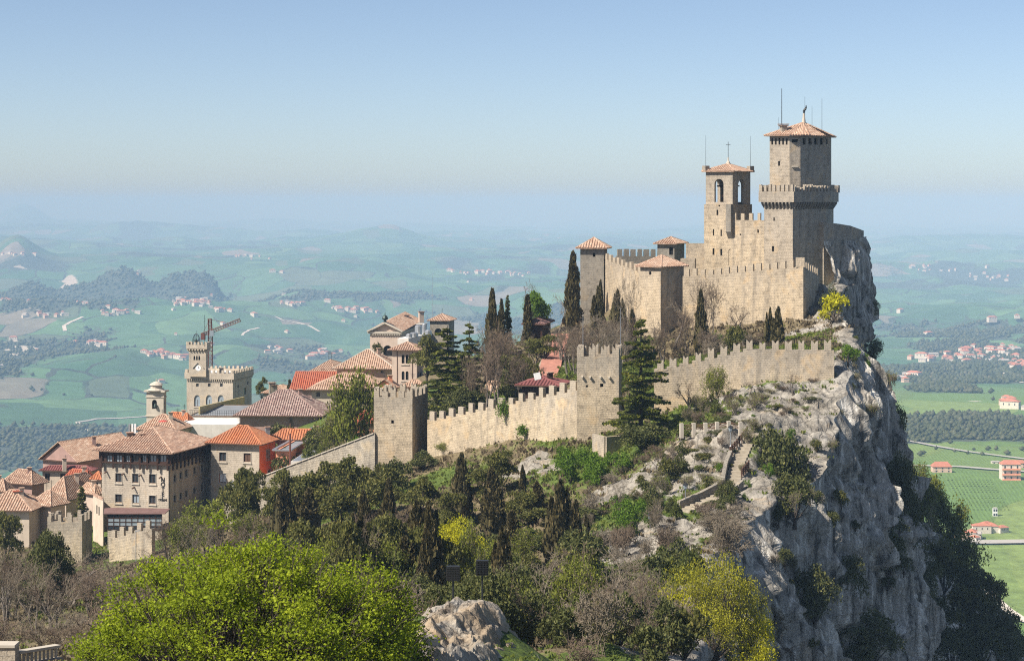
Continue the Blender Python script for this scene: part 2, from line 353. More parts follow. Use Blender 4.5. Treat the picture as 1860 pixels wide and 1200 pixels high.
cp = np.vstack([cp, [(x, y, z) for x, y, z in ((-30, -30, -24), (0, -40, -20), (-60, 20, -36), (-100, 60, -55), (-100, 150, -62), (-110, 250, -66), (-115, 330, -68), (-105, 420, -70), (-95, 500, -72), (20, 400, -35), (-40, 560, -60), (30, 348, -15), (45, 350, -14), (20, 330, -16))]])
def _phi(a, b):
    d = np.sqrt((a[:, None, 0] - b[None, :, 0]) ** 2 + (a[:, None, 1] - b[None, :, 1]) ** 2); return d
_n = len(cp); _A = np.zeros((_n + 3, _n + 3)); _A[:_n, :_n] = _phi(cp, cp) - np.eye(_n) * 0.6
_A[:_n, _n] = 1; _A[:_n, _n + 1:] = cp[:, :2]; _A[_n, :_n] = 1; _A[_n + 1:, :_n] = cp[:, :2].T
_w = np.linalg.solve(_A, np.concatenate([cp[:, 2], [0, 0, 0]]))
def base_height(X, Y):
    sh = X.shape; q = np.stack([X.ravel(), Y.ravel()], 1); out = np.empty(len(q))
    for i in range(0, len(q), 20000):
        k = q[i:i + 20000]; out[i:i + 20000] = _phi(k, cp) @ _w[:_n] + _w[_n] + k @ _w[_n + 1:]
    z = out.reshape(sh)
    yd = np.interp(X, [-95, -85, -60, -20, 0, 60], [402, 495, 545, 505, 362, 362])
    dx = np.maximum(0, -104 - X)
    zc = np.maximum(z, -75)
    return zc - np.maximum(0, Y - yd) * 0.95 - dx * 0.75

# places where bare rock shows: column, row, distance, radius, strength
ROCKS = [ (1195, 965, 203, 7, 1), (1170, 1000, 196, 6, .9), (1235, 1000, 192, 4, .9), (1250, 850, 225, 7, 1), (1290, 815, 229, 6, 1), (1220, 880, 221, 5, .9), (1410, 765, 235, 8, 1), (1480, 735, 240, 7, 1), (1500, 800, 234, 6, 1), (1450, 850, 228, 6, 1),
         (1400, 712, 243, 4, .9), (1320, 735, 246, 5, .8), (1540, 588, 286, 7, 1), (1470, 600, 289, 6, 1), (1495, 545, 304, 7, 1), (1515, 470, 318, 7, 1), (1120, 880, 225, 3.5, 1), (1100, 900, 222, 3, 1), (955, 848, 250, 4, .9), (1010, 850, 245, 3, .8), (1200, 1235, 115, 6, .9), (1130, 1150, 118, 4, .8), (1330, 930, 212, 5, .9), (1390, 905, 219, 6, .9), (985, 665, 296, 4, .8), (1040, 690, 270, 3, .8)]
STAIR = [P(1370, 783, 229.5), P(1350, 815, 225.5), P(1336, 850, 221), P(1330, 884, 216.8), P(1300, 902, 214.2), P(1243, 926, 211)]
def path_dist(X, Y, pts):
    d = np.full(X.shape, 1e9); zz = np.zeros(X.shape)
    for a, b in zip(pts[:-1], pts[1:]):
        ab = b[:2] - a[:2]; t = np.clip(((X - a[0]) * ab[0] + (Y - a[1]) * ab[1]) / (ab @ ab), 0, 1)
        dd = np.hypot(X - a[0] - t * ab[0], Y - a[1] - t * ab[1]); m = dd < d; d = np.where(m, dd, d); zz = np.where(m, a[2] + t * (b[2] - a[2]), zz)
    return d, zz

ys = np.concatenate([np.arange(-40, 60, 2.0), np.arange(60, 180, 0.8), np.arange(180, 262, 0.36), np.arange(262, 330, 0.5), np.arange(330, 380, 1.2), np.geomspace(380, 760, 110)])
uu = np.concatenate([-np.geomspace(330, 92, 36), -np.arange(90, 46, -0.9), -np.arange(46, 18, -0.5), -np.arange(18, 0, -0.26), [0.0]])   # metres west of the edge
EX, EZ = edge_at(ys)
wob = np.where((ys > 60) & (ys < 330), 1.0, 0.3) * (1.3 * fbm(ys * 0.13, 0 * ys, 0 * ys, 3, 5) + 0.8 * fbm(ys * 0.6, 0 * ys + 3, 0 * ys, 2, 6))
EXw = EX + wob
GX = EXw[:, None] + uu[None, :]; GY = np.repeat(ys[:, None], len(uu), 1)
GZ = base_height(GX, GY)
GZ[:, -1] = GZ[:, -1] * 0.3 + EZ * 0.7
rk = np.zeros(GX.shape)
for (a, b, c, r, s) in ROCKS:
    p = P(a, b, c); rk = np.maximum(rk, s * np.exp(-(((GX - p[0]) ** 2 + (GY - p[1]) ** 2) / (r * r)) ** 1.3))
edge_band = np.exp(-((GX - EXw[:, None]) / 3.2) ** 2) * ((GY > 60) & (GY < 345)); rk = np.maximum(rk, 0.85 * edge_band)
gy_, gx_ = np.gradient(GZ, axis=0) / np.maximum(np.gradient(GY, axis=0), .05), np.gradient(GZ, axis=1) / np.maximum(np.gradient(GX, axis=1), .05)
rk = np.maximum(rk, 0.75 * sstep(0.75, 1.25, np.hypot(gx_, gy_)) * (GX > -60) * (GY < 345))
pd, pz = path_dist(GX, GY, STAIR)
keep = 1 - np.exp(-(pd / 1.7) ** 4)
c1, e1, t1 = worley_cell(GX * 0.27 + 0.15 * fbm(GX * .5, GY * .5, 0 * GX, 2, 3), GY * 0.27, GZ * 0.3, 4)
c2, e2, t2 = worley_cell(GX * .8, GY * .8, GZ * .8, 9)
rn = 1.9 * (c1 - .5) * np.clip(e1 * 2.2, 0, 1) + 1.4 * t1 + 0.8 * (c2 - .5) * np.clip(e2 * 3.5, 0, 1) + 0.6 * t2 + 0.8 * ridged(GX * .16, GY * .16, GZ * .2, 3, 2) + 0.12 * fbm(GX * 1.4, GY * 1.4, GZ, 2, 8)
near_edge = np.clip((EXw[:, None] - GX) / 1.2, 0, 1)
GZ = GZ + keep * (rk * rn * 0.95 * (0.35 + 0.65 * near_edge) + (1 - rk) * (0.35 * fbm(GX * .25, GY * .25, 0 * GX, 4, 12) + 0.1 * fbm(GX * 1.5, GY * 1.5, 0 * GX, 2, 14)))
GX2 = GX + keep * rk * near_edge * 0.7 * fbm(GX * .5, GY * .5, GZ * .8, 3, 21); GY2 = GY + keep * rk * near_edge * 0.7 * fbm(GX * .5 + 9, GY * .5, GZ * .8, 3, 22)
GZ = np.where(pd < 3.0, GZ * (1 - np.exp(-(pd / 1.8) ** 6)) + (pz - 0.25) * np.exp(-(pd / 1.8) ** 6), GZ)
gm = sstep(0.0, 0.5, fbm(GX * .05, GY * .05, 0 * GX, 3, 31) + 0.15)
for (a, b, c, r) in ((1130, 830, 240, 12), (1060, 840, 244, 9), (1180, 900, 215, 8), (1120, 940, 208, 8), (1200, 930, 209, 5), (1420, 590, 280, 9), (1040, 640, 290, 8), (950, 660, 296, 9), (1250, 700, 262, 12), (1400, 640, 262, 10)):
    p = P(a, b, c); gm = np.maximum(gm, 1.1 * np.exp(-(((GX - p[0]) ** 2 + (GY - p[1]) ** 2) / (r * r))))
gm = gm * (1 - 0.6 * ((GX < -8) & (GY < 260) & (GX > -120)))

def grid_faces(nr, nc):
    i = np.arange(nr - 1)[:, None] * nc + np.arange(nc - 1)[None, :]
    return np.stack([i, i + 1, i + nc + 1, i + nc], -1).reshape(-1, 4)
M_ground = mat_rock('ground_rock_and_grass', True); M_cliff = mat_rock('cliff_rock', False, True, 1.3); M_cliff_lit = mat_rock('outcrop_rock', False, False, 1.0, .5)
me = mesh_np('hilltop_ground', np.stack([GX2, GY2, GZ], -1).reshape(-1, 3), grid_faces(*GX.shape), M_ground, smooth=True, attrs={'rock': ('POINT', rk.ravel()), 'green': ('POINT', gm.ravel())})
ground = tag(obj_of('hilltop_ground', me), 'rocky grassy hilltop carrying the walls and the town', None, None, 'structure')

def gz(X, Y):
    """ground height under a point"""
    i = int(np.clip(np.searchsorted(ys, Y) - 1, 0, len(ys) - 2)); f = float(np.clip((Y - ys[i]) / (ys[i + 1] - ys[i]), 0, 1))
    r = []
    for k in (i, i + 1): r.append(np.interp(X, GX[k], GZ[k]))
    return float(r[0] * (1 - f) + r[1] * f)

# ---- the near rock outcrop: tilted beds of limestone
ox_, oy_ = np.meshgrid(np.arange(-9.5, 5.5, .09), np.arange(64, 93, .11)); ou = ox_ * .8 + oy_ * .6
top = base_height(ox_, oy_); cx0 = X_at(855, 82); env = np.exp(-(((ox_ - cx0 + .08 * (86 - oy_)) / 4.0) ** 2) ** 1.3 - (np.maximum(0, oy_ - 86) / 2.6) ** 2)
dip = ox_ * .45 - oy_ * .10 + .5 * fbm(ox_ * .3, oy_ * .3, 0 * ox_, 3, 150)
def beds(s, p, sd): k = dip / p + .3 * fbm(ox_ * .5, oy_ * .5, 0 * ox_, 2, sd); return s * (np.floor(k) + sstep(.55, 1.0, k - np.floor(k)) - k)
b1, b2, b3 = worley_cell(ox_ * .5 + .2 * fbm(ox_, oy_, 0 * ox_, 2, 151), oy_ * .35, 0 * ox_, 152); b4, b5, b6 = worley_cell(ox_ * 1.5, oy_ * 1.1, 0 * ox_, 155)
oz_ = top - 1.3 + env * 2.3 + env * (beds(1.0, 1.3, 160) + beds(.45, .45, 161) + 1.1 * (b1 - .5) * np.clip(b2 * 5, 0, 1) + .7 * b3 + .3 * (b4 - .5) * np.clip(b5 * 6, 0, 1) + .2 * b6 + .05 * fbm(ox_ * 5, oy_ * 5, 0 * ox_, 2, 163)) - (1 - env) * 1.5
me = mesh_np('rock_outcrop', np.stack([ox_, oy_, oz_], -1).reshape(-1, 3), grid_faces(*ox_.shape), M_cliff_lit, smooth=False)
tag(obj_of('rock_outcrop', me), 'pale fractured limestone outcrop in the centre foreground', 'rock', None, 'thing')

# ---- the cliff below the edge
tt = np.concatenate([[0.0], np.cumsum(np.concatenate([np.full(150, 0.26), np.linspace(0.3, 1.1, 60), np.linspace(1.2, 22, 42)]))])
sel = np.where((ys >= 40) & (ys <= 600))[0]; cys = ys[sel]; ex0 = GX2[sel, -1]; ez0 = GZ[sel, -1]; ey0 = GY2[sel, -1]
T_ = np.repeat(tt[None, :], len(sel), 0); CY = np.repeat(ey0[:, None], len(tt), 1); CZ = ez0[:, None] - T_
far_w = sstep(285, 320, cys)[:, None]; near_w = 1 - sstep(170, 225, cys)[:, None]
out = (0.13 - .06 * sstep(270, 300, cys)[:, None]) * T_ - 1.2 * np.clip(T_ / 4, 0, 1) * sstep(270, 300, cys)[:, None] + 0.06 * T_ * near_w + 0.26 * np.maximum(0, T_ - 42) * far_w + 0.85 * T_ * sstep(352, 430, cys)[:, None] + 0.12 * np.maximum(0, T_ - 55) + 0.85 * np.maximum(0, T_ - 95)
bx, by, bz = ex0[:, None] * 1.0, CY, CZ
amp = np.clip(T_ / 2.5, 0, 1)
w1, g1, q1 = worley_cell(0 * T_ + .5, by * 0.11 + .3 * fbm(by * .1, bz * .05, 0 * T_, 2, 3), bz * 0.028, 40)
w2, g2, q2 = worley_cell(0 * T_ + .5, by * 0.33 + .35 * fbm(by * .2, bz * .12, 0 * T_, 2, 4), bz * 0.055, 50)
w3, g3, q3 = worley_cell(0 * T_ + .5, by * 0.95 + .3 * fbm(by * .5, bz * .2, 0 * T_, 2, 61), bz * 0.17, 60)
disp = 5.0 * (w1 - .45) * np.clip(g1 * 2.4, 0, 1) + 2.0 * q1 + 2.2 * (w2 - .5) * np.clip(g2 * 2.2, 0, 1) + 2.2 * q2 + 1.0 * (w3 - .5) * np.clip(g3 * 4, 0, 1) + 0.5 * q3 - 1.1 * np.exp(-(g2 / .07) ** 2) - .5 * np.exp(-(g3 / .08) ** 2)
disp += 2.6 * ridged(by * .06, bz * .022, 0 * T_, 4, 70) + 1.0 * fbm(by * .35, bz * .14, 0 * T_, 3, 71) + 0.15 * fbm(by * 1.3, bz * .6, 0 * T_, 2, 72)
def saw(per, A, wz, sd):
    ph = by / per + wz * fbm(by * .03, bz * .035, 0 * T_, 3, sd) + .25 * fbm(by * .2, bz * .12, 0 * T_, 2, sd + 3); fr = ph - np.floor(ph); rnd_ = _h(np.floor(ph).astype(np.int64), (np.floor(bz / (per * 2.2) + .5 * fbm(by * .05, bz * .05, 0 * T_, 2, sd + 5))).astype(np.int64), np.zeros(ph.shape, np.int64), sd)
    return A * (.35 + .9 * rnd_) * (sstep(0, .09, fr) * (1 - fr) - .45)
disp += (1 - .5 * sstep(280, 310, by)) * (saw(17.0, 7.0, .9, 80) + saw(6.3, 3.8, .8, 81)) + saw(2.3, 1.2, .5, 82)
ledge = 0.8 * (sstep(.0, .25, fbm(by * .05, bz * .16, 0 * T_, 3, 74)) - .5) + 0.9 * fbm(by * .08, bz * .32, 0 * T_, 3, 73)
CXx = ex0[:, None] + out + amp * (disp + ledge) * np.clip(0.45 + T_ / 30, 0, 1.15)
CYy = CY + amp * (1.2 * fbm(by * .2, bz * .15, 0 * T_, 3, 75) + .4 * fbm(by * .9, bz * .6, 0 * T_, 2, 76))
CXx[:, 0] = ex0; CYy[:, 0] = ey0
me = mesh_np('cliff', np.stack([CXx, CYy, CZ], -1).reshape(-1, 3), grid_faces(*CXx.shape)[:, ::-1], M_cliff, smooth=False)
tag(obj_of('cliff', me), 'sheer grey limestone cliff dropping away below the fortress', None, None, 'structure')
_cpx = CX + CXx / CYy * F; _cpy = HZ - CZ / CYy * F
def cliff_px(px, py):
    """point of the cliff seen at a photo position"""
    d = (_cpx - px) ** 2 + (_cpy - py) ** 2 + (CYy - 180) * .12; i = np.unravel_index(np.argmin(d), d.shape); return np.array([CXx[i], CYy[i], CZ[i]])
def cliff_pt(Y, t):
    i = int(np.argmin(np.abs(cys - Y))); j = int(np.argmin(np.abs(tt - t))); return np.array([CXx[i, j], CYy[i, j], CZ[i, j]])

# ---- the summit rock under the parapet
SQ = [P(1496, 470, 334.6), P(1520, 470, 336.8), P(1545, 470, 339.6), P(1569, 470, 343.2), P(1573, 470, 353)]
_q = np.array(SQ)[:, :2]; _L = np.concatenate([[0], np.cumsum(np.hypot(*np.diff(_q, axis=0).T))]); ss_ = np.arange(0, _L[-1], .22); hh_ = np.arange(0, 15, .22)
sx_ = np.interp(ss_, _L, _q[:, 0]); sy_ = np.interp(ss_, _L, _q[:, 1]); tx_ = np.gradient(sx_); ty_ = np.gradient(sy_); tl = np.hypot(tx_, ty_); nx_, ny_ = ty_ / tl, -tx_ / tl
S2, H2 = np.meshgrid(ss_, hh_, indexing='ij'); v1, v2, v3 = worley_cell(S2 * .2, H2 * .14, 0 * S2 + .5, 170); v4, v5, v6 = worley_cell(S2 * .7, H2 * .35, 0 * S2 + .5, 175)
od = .1 + .16 * H2 + np.clip(H2 / 2, 0, 1) * (2.4 * (v1 - .4) * np.clip(v2 * 3, 0, 1) + 1.2 * v3 + .7 * (v4 - .5) * np.clip(v5 * 4, 0, 1) + .4 * v6 - .7 * np.exp(-(v2 / .08) ** 2) + .5 * fbm(S2 * .6, H2 * .3, 0 * S2, 3, 177))
zt_s = np.interp(ss_, _L, [Z_at(438, 334.6), Z_at(436, 336.8), Z_at(437, 339.6), Z_at(430, 343.2), -6.5])
me = mesh_np('summit_rock', np.stack([sx_[:, None] + nx_[:, None] * od, sy_[:, None] + ny_[:, None] * od, zt_s[:, None] - H2], -1).reshape(-1, 3), grid_faces(*S2.shape), M_cliff, smooth=False)
tag(obj_of('summit_rock', me), 'dark jagged summit rock below the parapet beside the main tower', None, None, 'structure')

# ------------------------------------------------------------------ the far country, out to the sea plain
LP = np.array([(300, -480), (1500, -480), (2300, -470), (3000, -458), (3500, -435), (4300, -411), (5200, -408), (6200, -398), (7000, -380), (8000, -385), (10000, -372), (13000, -372), (18000, -400), (28000, -480), (60000, -610), (90000, -700)])
RP = np.array([(300, -330), (800, -262), (1000, -239), (1250, -222), (1500, -212), (1800, -226), (2600, -262), (3400, -320), (4200, -345), (6000, -372), (10000, -395), (18000, -430), (28000, -490), (60000, -610), (90000, -700)])
HILL_PX = np.array([-200, -60, 0, 30, 60, 85, 105, 150, 200, 235, 258, 280, 290, 310, 350, 372, 390, 402, 425, 500]); HILL_Y = np.array([560, 550, 538, 526, 515, 525, 531, 517, 503, 496, 510, 523, 520, 505, 497, 502, 515, 540, 554, 560])
def far_height(X, Y):
    px = X / Y * F + CX; l = np.log(Y)
    a = np.interp(l, np.log(LP[:, 0]), LP[:, 1]); b = np.interp(l, np.log(RP[:, 0]), RP[:, 1])
    w = sstep(900, 1500, px); z = a * (1 - w) + b * w
    amp = np.clip((Y - 1500) / 3000, 0.05, 1.0) * np.where(Y > 25000, np.clip(1.6 - Y / 60000, .3, 1), 1)
    z = z + amp * (84 * fbm(X / 1300, Y / 1500, 0 * X, 5, 101) + 74 * ridged(X / 2100, Y / 2300, 0 * X, 5, 102) + 20 * fbm(X / 420, Y / 520, 0 * X, 3, 107)) * (1 - .55 * sstep(1350, 1600, px) * (Y < 5200))
    z = z + np.clip((Y - 9000) / 6000, 0, 1) * np.clip(2.0 - Y / 30000, 0, 1) * (1 - .6 * sstep(500, 1100, px)) * 150 * (ridged(X / 3000, Y / 3600, 0 * X, 5, 103) + .15)
    wb = np.exp(-((Y - 7300) / 900) ** 4) * (1 - sstep(430, 560, px)); z = z * (1 - wb) + (-(559 - HZ) / F * Y + 10 * fbm(X / 300, Y / 300, 0 * X, 3, 108)) * wb
    hh = (560 - np.interp(px, HILL_PX, HILL_Y)) / F * 7300
    core = np.exp(-np.abs((Y - 7300 - 60 * fbm(X / 300, 0 * X, 0 * X, 2, 4)) / 300) ** 2.4)
    z = z + hh * core * (.98 + .22 * ridged(X / 100, Y / 170, 0 * X, 5, 105))
    z = z + 105 * np.exp(-((px - 30) / 48) ** 2 - ((Y - 9800) / 800) ** 2) * (1 + .2 * fbm(X / 150, Y / 150, 0 * X, 3, 106))
    z = z + 330 * np.exp(-((px - 42) / 42) ** 2 - ((Y - 30000) / 2500) ** 2)
    return z
ang = np.tan(np.radians(np.concatenate([np.linspace(-34, -16.5, 40), np.linspace(-16.2, 16.2, 460), np.linspace(16.5, 34, 40)])))
rr = np.concatenate([np.geomspace(500, 2200, 60), np.geomspace(2220, 9900, 300), np.geomspace(10000, 90000, 130)])
FY = np.repeat(rr[:, None], len(ang), 1); FX = FY * ang[None, :]; FZ = far_height(FX, FY)
woods = .8 * fbm(FX / 620, FY / 900, 0 * FX, 4, 111) + 0.55 * fbm(FX / 150, FY / 230, 0 * FX, 3, 112) + .03
fpx = FX / FY * F + CX
onhill = np.clip((560 - np.interp(fpx, HILL_PX, HILL_Y)) / 20, 0, 1) * np.exp(-np.abs((FY - 7300) / 420) ** 3)
woods = woods + 1.2 * onhill
def blob(px, py, rx, ry, gain):
    """wooded or open patch seen around a point of the photo"""
    fpy = HZ - FZ / FY * F
    return gain * np.exp(-(((fpx - px) / rx) ** 2 + ((fpy - py) / ry) ** 2))
woods += blob(120, 800, 260, 32, 1.3) + blob(40, 850, 120, 18, .5) + blob(1740, 770, 160, 28, .8) + blob(1720, 705, 120, 22, .7) 
woods -= blob(120, 735, 260, 28, 1.4) + blob(60, 895, 200, 22, 1.2) + blob(330, 700, 160, 30, .6) + blob(1780, 880, 160, 32, 1.6) + blob(1740, 820, 120, 10, 1.0) + blob(1820, 950, 90, 16, 1.0) + blob(1830, 1130, 90, 30, .8)
woods -= blob(300, 600, 300, 30, .2) + blob(600, 600, 300, 40, .15)
quarry = blob(122, 512, 20, 15, 1.1) * sstep(-.35, .25, fbm(FX / 45, FY / 120, 0 * FX, 3, 122) + .004 * (fpx - 122)) + blob(35, 632, 50, 20, .8) * sstep(-.2, .4, fbm(FX / 60, FY / 60, 0 * FX, 3, 120)) + blob(38, 488, 22, 10, .7) * sstep(-.1, .4, fbm(FX / 50, FY / 50, 0 * FX, 3, 123)) + blob(1775, 722, 30, 9, .8) * sstep(-.1, .4, fbm(FX / 50, FY / 50, 0 * FX, 3, 121))
t = NT('far_fields'); o = t.tex('Object')
wrp = t.node('ShaderNodeTexNoise'); t.l.new(t.tex('Object', (1 / 420,) * 3), wrp.inputs['Vector']); wrp.inputs['Scale'].default_value = 1; wrp.inputs['Detail'].default_value = 2
vm = t.node('ShaderNodeVectorMath', operation='MULTIPLY_ADD'); t.l.new(wrp.outputs['Color'], vm.inputs[0]); vm.inputs[1].default_value = (1.1, 1.1, 0); t.l.new(t.tex('Object', (1 / 150, 1 / 260, 0), (0, 0, .5)), vm.inputs[2])
vo = t.node('ShaderNodeTexVoronoi', feature='F1'); t.l.new(vm.outputs[0], vo.inputs['Vector']); vo.inputs['Scale'].default_value = 1
ve = t.node('ShaderNodeTexVoronoi', feature='DISTANCE_TO_EDGE'); t.l.new(vm.outputs[0], ve.inputs['Vector']); ve.inputs['Scale'].default_value = 1
sp = t.node('ShaderNodeSeparateColor'); t.l.new(vo.outputs['Color'], sp.inputs[0])
fc = t.ramp(sp.outputs[0], [(0.0, (0.058, 0.122, 0.062)), (0.2, (0.082, 0.165, 0.078)), (0.4, (0.108, 0.20, 0.09)), (0.55, (0.062, 0.136, 0.068)), (0.68, (0.108, 0.142, 0.085)), (0.82, (0.20, 0.18, 0.14)), (0.88, (0.075, 0.15, 0.072))], 'CONSTANT')  # field greens pushed towards blue, so part of the haze is in the colour
fc = t.mix(0.8, fc, t.ramp(t.noise(t.tex('Object', (1 / 45,) * 3), 1, 5, .65), [(0.3, 0.72), (0.7, 1.2)]), 'MULTIPLY')
hedge = t.math('LESS_THAN', t.math('ADD', ve.outputs['Distance'], t.math('MULTIPLY', t.noise(t.tex('Object', (1 / 40,) * 3), 1, 3), 0.05)), 0.046)
wn = t.noise(t.tex('Object', (1 / 26,) * 3), 1, 5, .7)
wc = t.ramp(wn, [(0.3, (0.022, 0.036, 0.026)), (0.5, (0.05, 0.064, 0.046)), (0.68, (0.09, 0.095, 0.075))])
hm = t.ramp(t.noise(t.tex('Object', (1 / 330,) * 3), 1, 3, .6), [(0.46, 0.0), (0.54, 1.0)])
fc = t.mix(t.math('MULTIPLY', hedge, hm), fc, wc)
fc = t.mix(0.7, fc, t.ramp(t.noise(t.tex('Object', (1 / 900,) * 3), 1, 4, .6), [(0.3, (0.7, 0.85, 0.8)), (0.7, (1.25, 1.12, 1.05))]), 'MULTIPLY')
fc = t.mix(t.math('MULTIPLY', t.attr('fresh'), .75), fc, t.mix(sp.outputs[1], (0.12, 0.20, 0.04), (0.22, 0.29, 0.07)))
fn = t.noise(t.tex('Object', (1 / 11,) * 3), 1, 6, .72); fw = t.node('ShaderNodeTexWave', wave_type='BANDS'); t.l.new(t.tex('Object', (1 / 9, 1 / 26, 0), (0, 0, .35)), fw.inputs['Vector']); fw.inputs['Scale'].default_value = 1.0; fw.inputs['Distortion'].default_value = 3.0; fw.inputs['Detail'].default_value = 3
fc = t.mix(t.math('MULTIPLY', t.attr('fresh'), .8), fc, t.mix(1.0, fc, t.mix(t.ramp(sp.outputs[2], [(0.45, 0.0), (0.55, .5)], 'CONSTANT'), t.ramp(fn, [(0.28, 0.5), (0.5, 0.95), (0.72, 1.35)]), t.ramp(fw.outputs['Fac'], [(0.2, .72), (0.8, 1.15)])), 'MULTIPLY'))
wm = t.ramp(t.math('ADD', t.attr('woods'), t.math('MULTIPLY', t.math('SUBTRACT', wn, .5), .7)), [(0.20, 0.0), (0.30, 1.0)])
fc = t.mix(wm, fc, wc)
fc = t.mix(t.ramp(t.math('ADD', t.attr('quarry'), t.math('MULTIPLY', t.math('SUBTRACT', wn, .5), .6)), [(0.4, 0.0), (0.55, 1.0)]), fc, t.mix(wn, (0.34, 0.30, 0.24), (0.6, 0.54, 0.45)))
M_far = t.done(fc, t.bump(wn, 0.4, 6.0), 1.0)
# bare pale speckle of far towns is built from houses below
me = mesh_np('countryside', np.stack([FX, FY, FZ], -1).reshape(-1, 3), grid_faces(*FX.shape), M_far, smooth=True, attrs={'fresh': ('POINT', (sstep(1450, 1560, fpx) * (1 - sstep(2300, 3400, FY))).ravel()), 'woods': ('POINT', woods.ravel()), 'quarry': ('POINT', quarry.ravel())})
tag(obj_of('countryside', me), 'green farmland and low hills reaching to the hazy horizon', None, None, 'structure')
def far_hit(px, py, y0=700):
    """where the line of sight through a photo point meets the far country"""
    Y = np.geomspace(y0, 60000, 3000); X = (px - CX) / F * Y; s = -(py - HZ) / F * Y; d = far_height(X, Y) - s
    i = np.argmax(d > 0); 
    if not d[i] > 0: return None
    return np.array([X[i], Y[i], s[i]])
def far_z(X, Y): return float(far_height(np.array([X]), np.array([Y]))[0])
# ------------------------------------------------------------------ masonry and roof materials
M_wall = mat_stone('curtain_wall_stone', (0.508, 0.412, 0.286), (0.377, 0.307, 0.211), (0.310, 0.279, 0.238), row=0.23, width=0.44, top_grey=5.0, greyness=0.5)
M_fort = mat_stone('fortress_stone', (0.503, 0.403, 0.275), (0.395, 0.317, 0.217), (0.324, 0.282, 0.234), row=0.25, width=0.46, top_grey=5.0, greyness=0.35)
M_keep = mat_stone('keep_stone', (0.443, 0.370, 0.277), (0.363, 0.302, 0.229), (0.310, 0.275, 0.229), row=0.25, width=0.44, top_grey=9.0, greyness=0.5, putlog=False)
M_greystone = mat_stone('grey_tower_stone', (0.282, 0.251, 0.207), (0.207, 0.185, 0.154), (0.189, 0.176, 0.150), row=0.32, width=0.6, top_grey=8.0, greyness=0.4)
M_ashlar = mat_stone('ashlar_stone', (0.505, 0.434, 0.344), (0.440, 0.381, 0.300), (0.418, 0.365, 0.300), row=0.32, width=0.7, top_grey=30, greyness=0.1, dark=0.75, bump=0.3, putlog=False)
M_rubble = mat_stone('rubble_stone', (0.370, 0.326, 0.255), (0.255, 0.220, 0.172), (0.255, 0.233, 0.202), mortar=(0.088, 0.075, 0.057), row=0.26, width=0.42, top_grey=3, greyness=0.4, putlog=False)
M_trim = mat_plaster('pale_stone_trim', (0.468, 0.416, 0.340))
M_tile_old = mat_tile('old_terracotta_tiles', [(0.42, 0.26, 0.175), (0.53, 0.37, 0.265), (0.34, 0.205, 0.14), (0.58, 0.44, 0.335), (0.42, 0.28, 0.20)])
M_tile_brown = mat_tile('brown_terracotta_tiles', [(0.37, 0.22, 0.15), (0.50, 0.335, 0.24), (0.25, 0.155, 0.115), (0.55, 0.40, 0.30), (0.34, 0.215, 0.155)])
M_tile_orange = mat_tile('orange_terracotta_tiles', [(0.464, 0.160, 0.068), (0.496, 0.200, 0.088), (0.400, 0.132, 0.060), (0.512, 0.232, 0.120)])
M_tile_red = mat_tile('red_terracotta_tiles', [(0.400, 0.100, 0.052), (0.432, 0.128, 0.064), (0.344, 0.080, 0.048), (0.440, 0.160, 0.088)])
M_tile_purple = mat_tile('weathered_purple_tiles', [(0.27, 0.17, 0.145), (0.40, 0.29, 0.25), (0.19, 0.125, 0.115), (0.48, 0.38, 0.33), (0.24, 0.15, 0.135)])
M_sheet = mat_plain('dark_red_sheet_roof', (0.20, 0.075, 0.068), 0.6, var=0.2, scale=0.7)
M_sheet_brown = mat_plain('brown_red_sheet_roof', (0.17, 0.10, 0.09), 0.6, var=0.2, scale=0.7)
M_grey_roof = mat_plain('grey_bitumen_roof', (0.21, 0.22, 0.23), 0.8, var=0.2, scale=0.5)
M_white_roof = mat_plain('white_gravel_roof', (0.62, 0.60, 0.56), 0.9, var=0.1, scale=0.6)
M_cream = mat_plaster('cream_plaster', (0.527, 0.442, 0.348)); M_pink = mat_plaster('pink_plaster', (0.493, 0.340, 0.255)); M_mauve = mat_plaster('mauve_plaster', (0.340, 0.221, 0.187)); M_beige = mat_plaster('beige_plaster', (0.493, 0.391, 0.315))
M_orange = mat_plaster('orange_plaster', (0.82, 0.25, 0.105)); M_salmon = mat_plaster('salmon_plaster', (0.70, 0.30, 0.18)); M_white = mat_plaster('white_plaster', (0.581, 0.546, 0.493)); M_brick = mat_stone('dark_brick', (0.229, 0.150, 0.106), (0.167, 0.110, 0.079), (0.176, 0.132, 0.106), row=0.12, width=0.3, top_grey=30, greyness=0.1, putlog=False)
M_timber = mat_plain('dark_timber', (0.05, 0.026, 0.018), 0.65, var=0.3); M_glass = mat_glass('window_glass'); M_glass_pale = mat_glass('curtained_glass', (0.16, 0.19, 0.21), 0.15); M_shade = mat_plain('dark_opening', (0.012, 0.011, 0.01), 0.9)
M_metal = mat_plain('dark_iron', (0.045, 0.045, 0.045), 0.5, 0.6); M_zinc = mat_plain('zinc_metal', (0.42, 0.43, 0.44), 0.4, 0.7); M_rust = mat_plain('rusty_crane_paint', (0.15, 0.06, 0.045), 0.6); M_pale = mat_plain('white_paint', (0.75, 0.74, 0.72), 0.5); M_redpaint = mat_plain('red_paint', (0.5, 0.08, 0.06), 0.5)
M_frame = mat_plain('brown_window_frame', (0.111, 0.064, 0.043), 0.6); M_paving = mat_plain('red_brick_paving', (0.374, 0.174, 0.128), 0.9, var=0.2, scale=1.2); M_step = mat_plaster('worn_stone_step', (0.34, 0.295, 0.225), 0.2, 1.5); M_bronze = mat_plain('green_bronze', (0.043, 0.060, 0.051), 0.5, 0.5)
M_yellowwall = mat_plaster('yellow_plaster', (0.527, 0.442, 0.221))

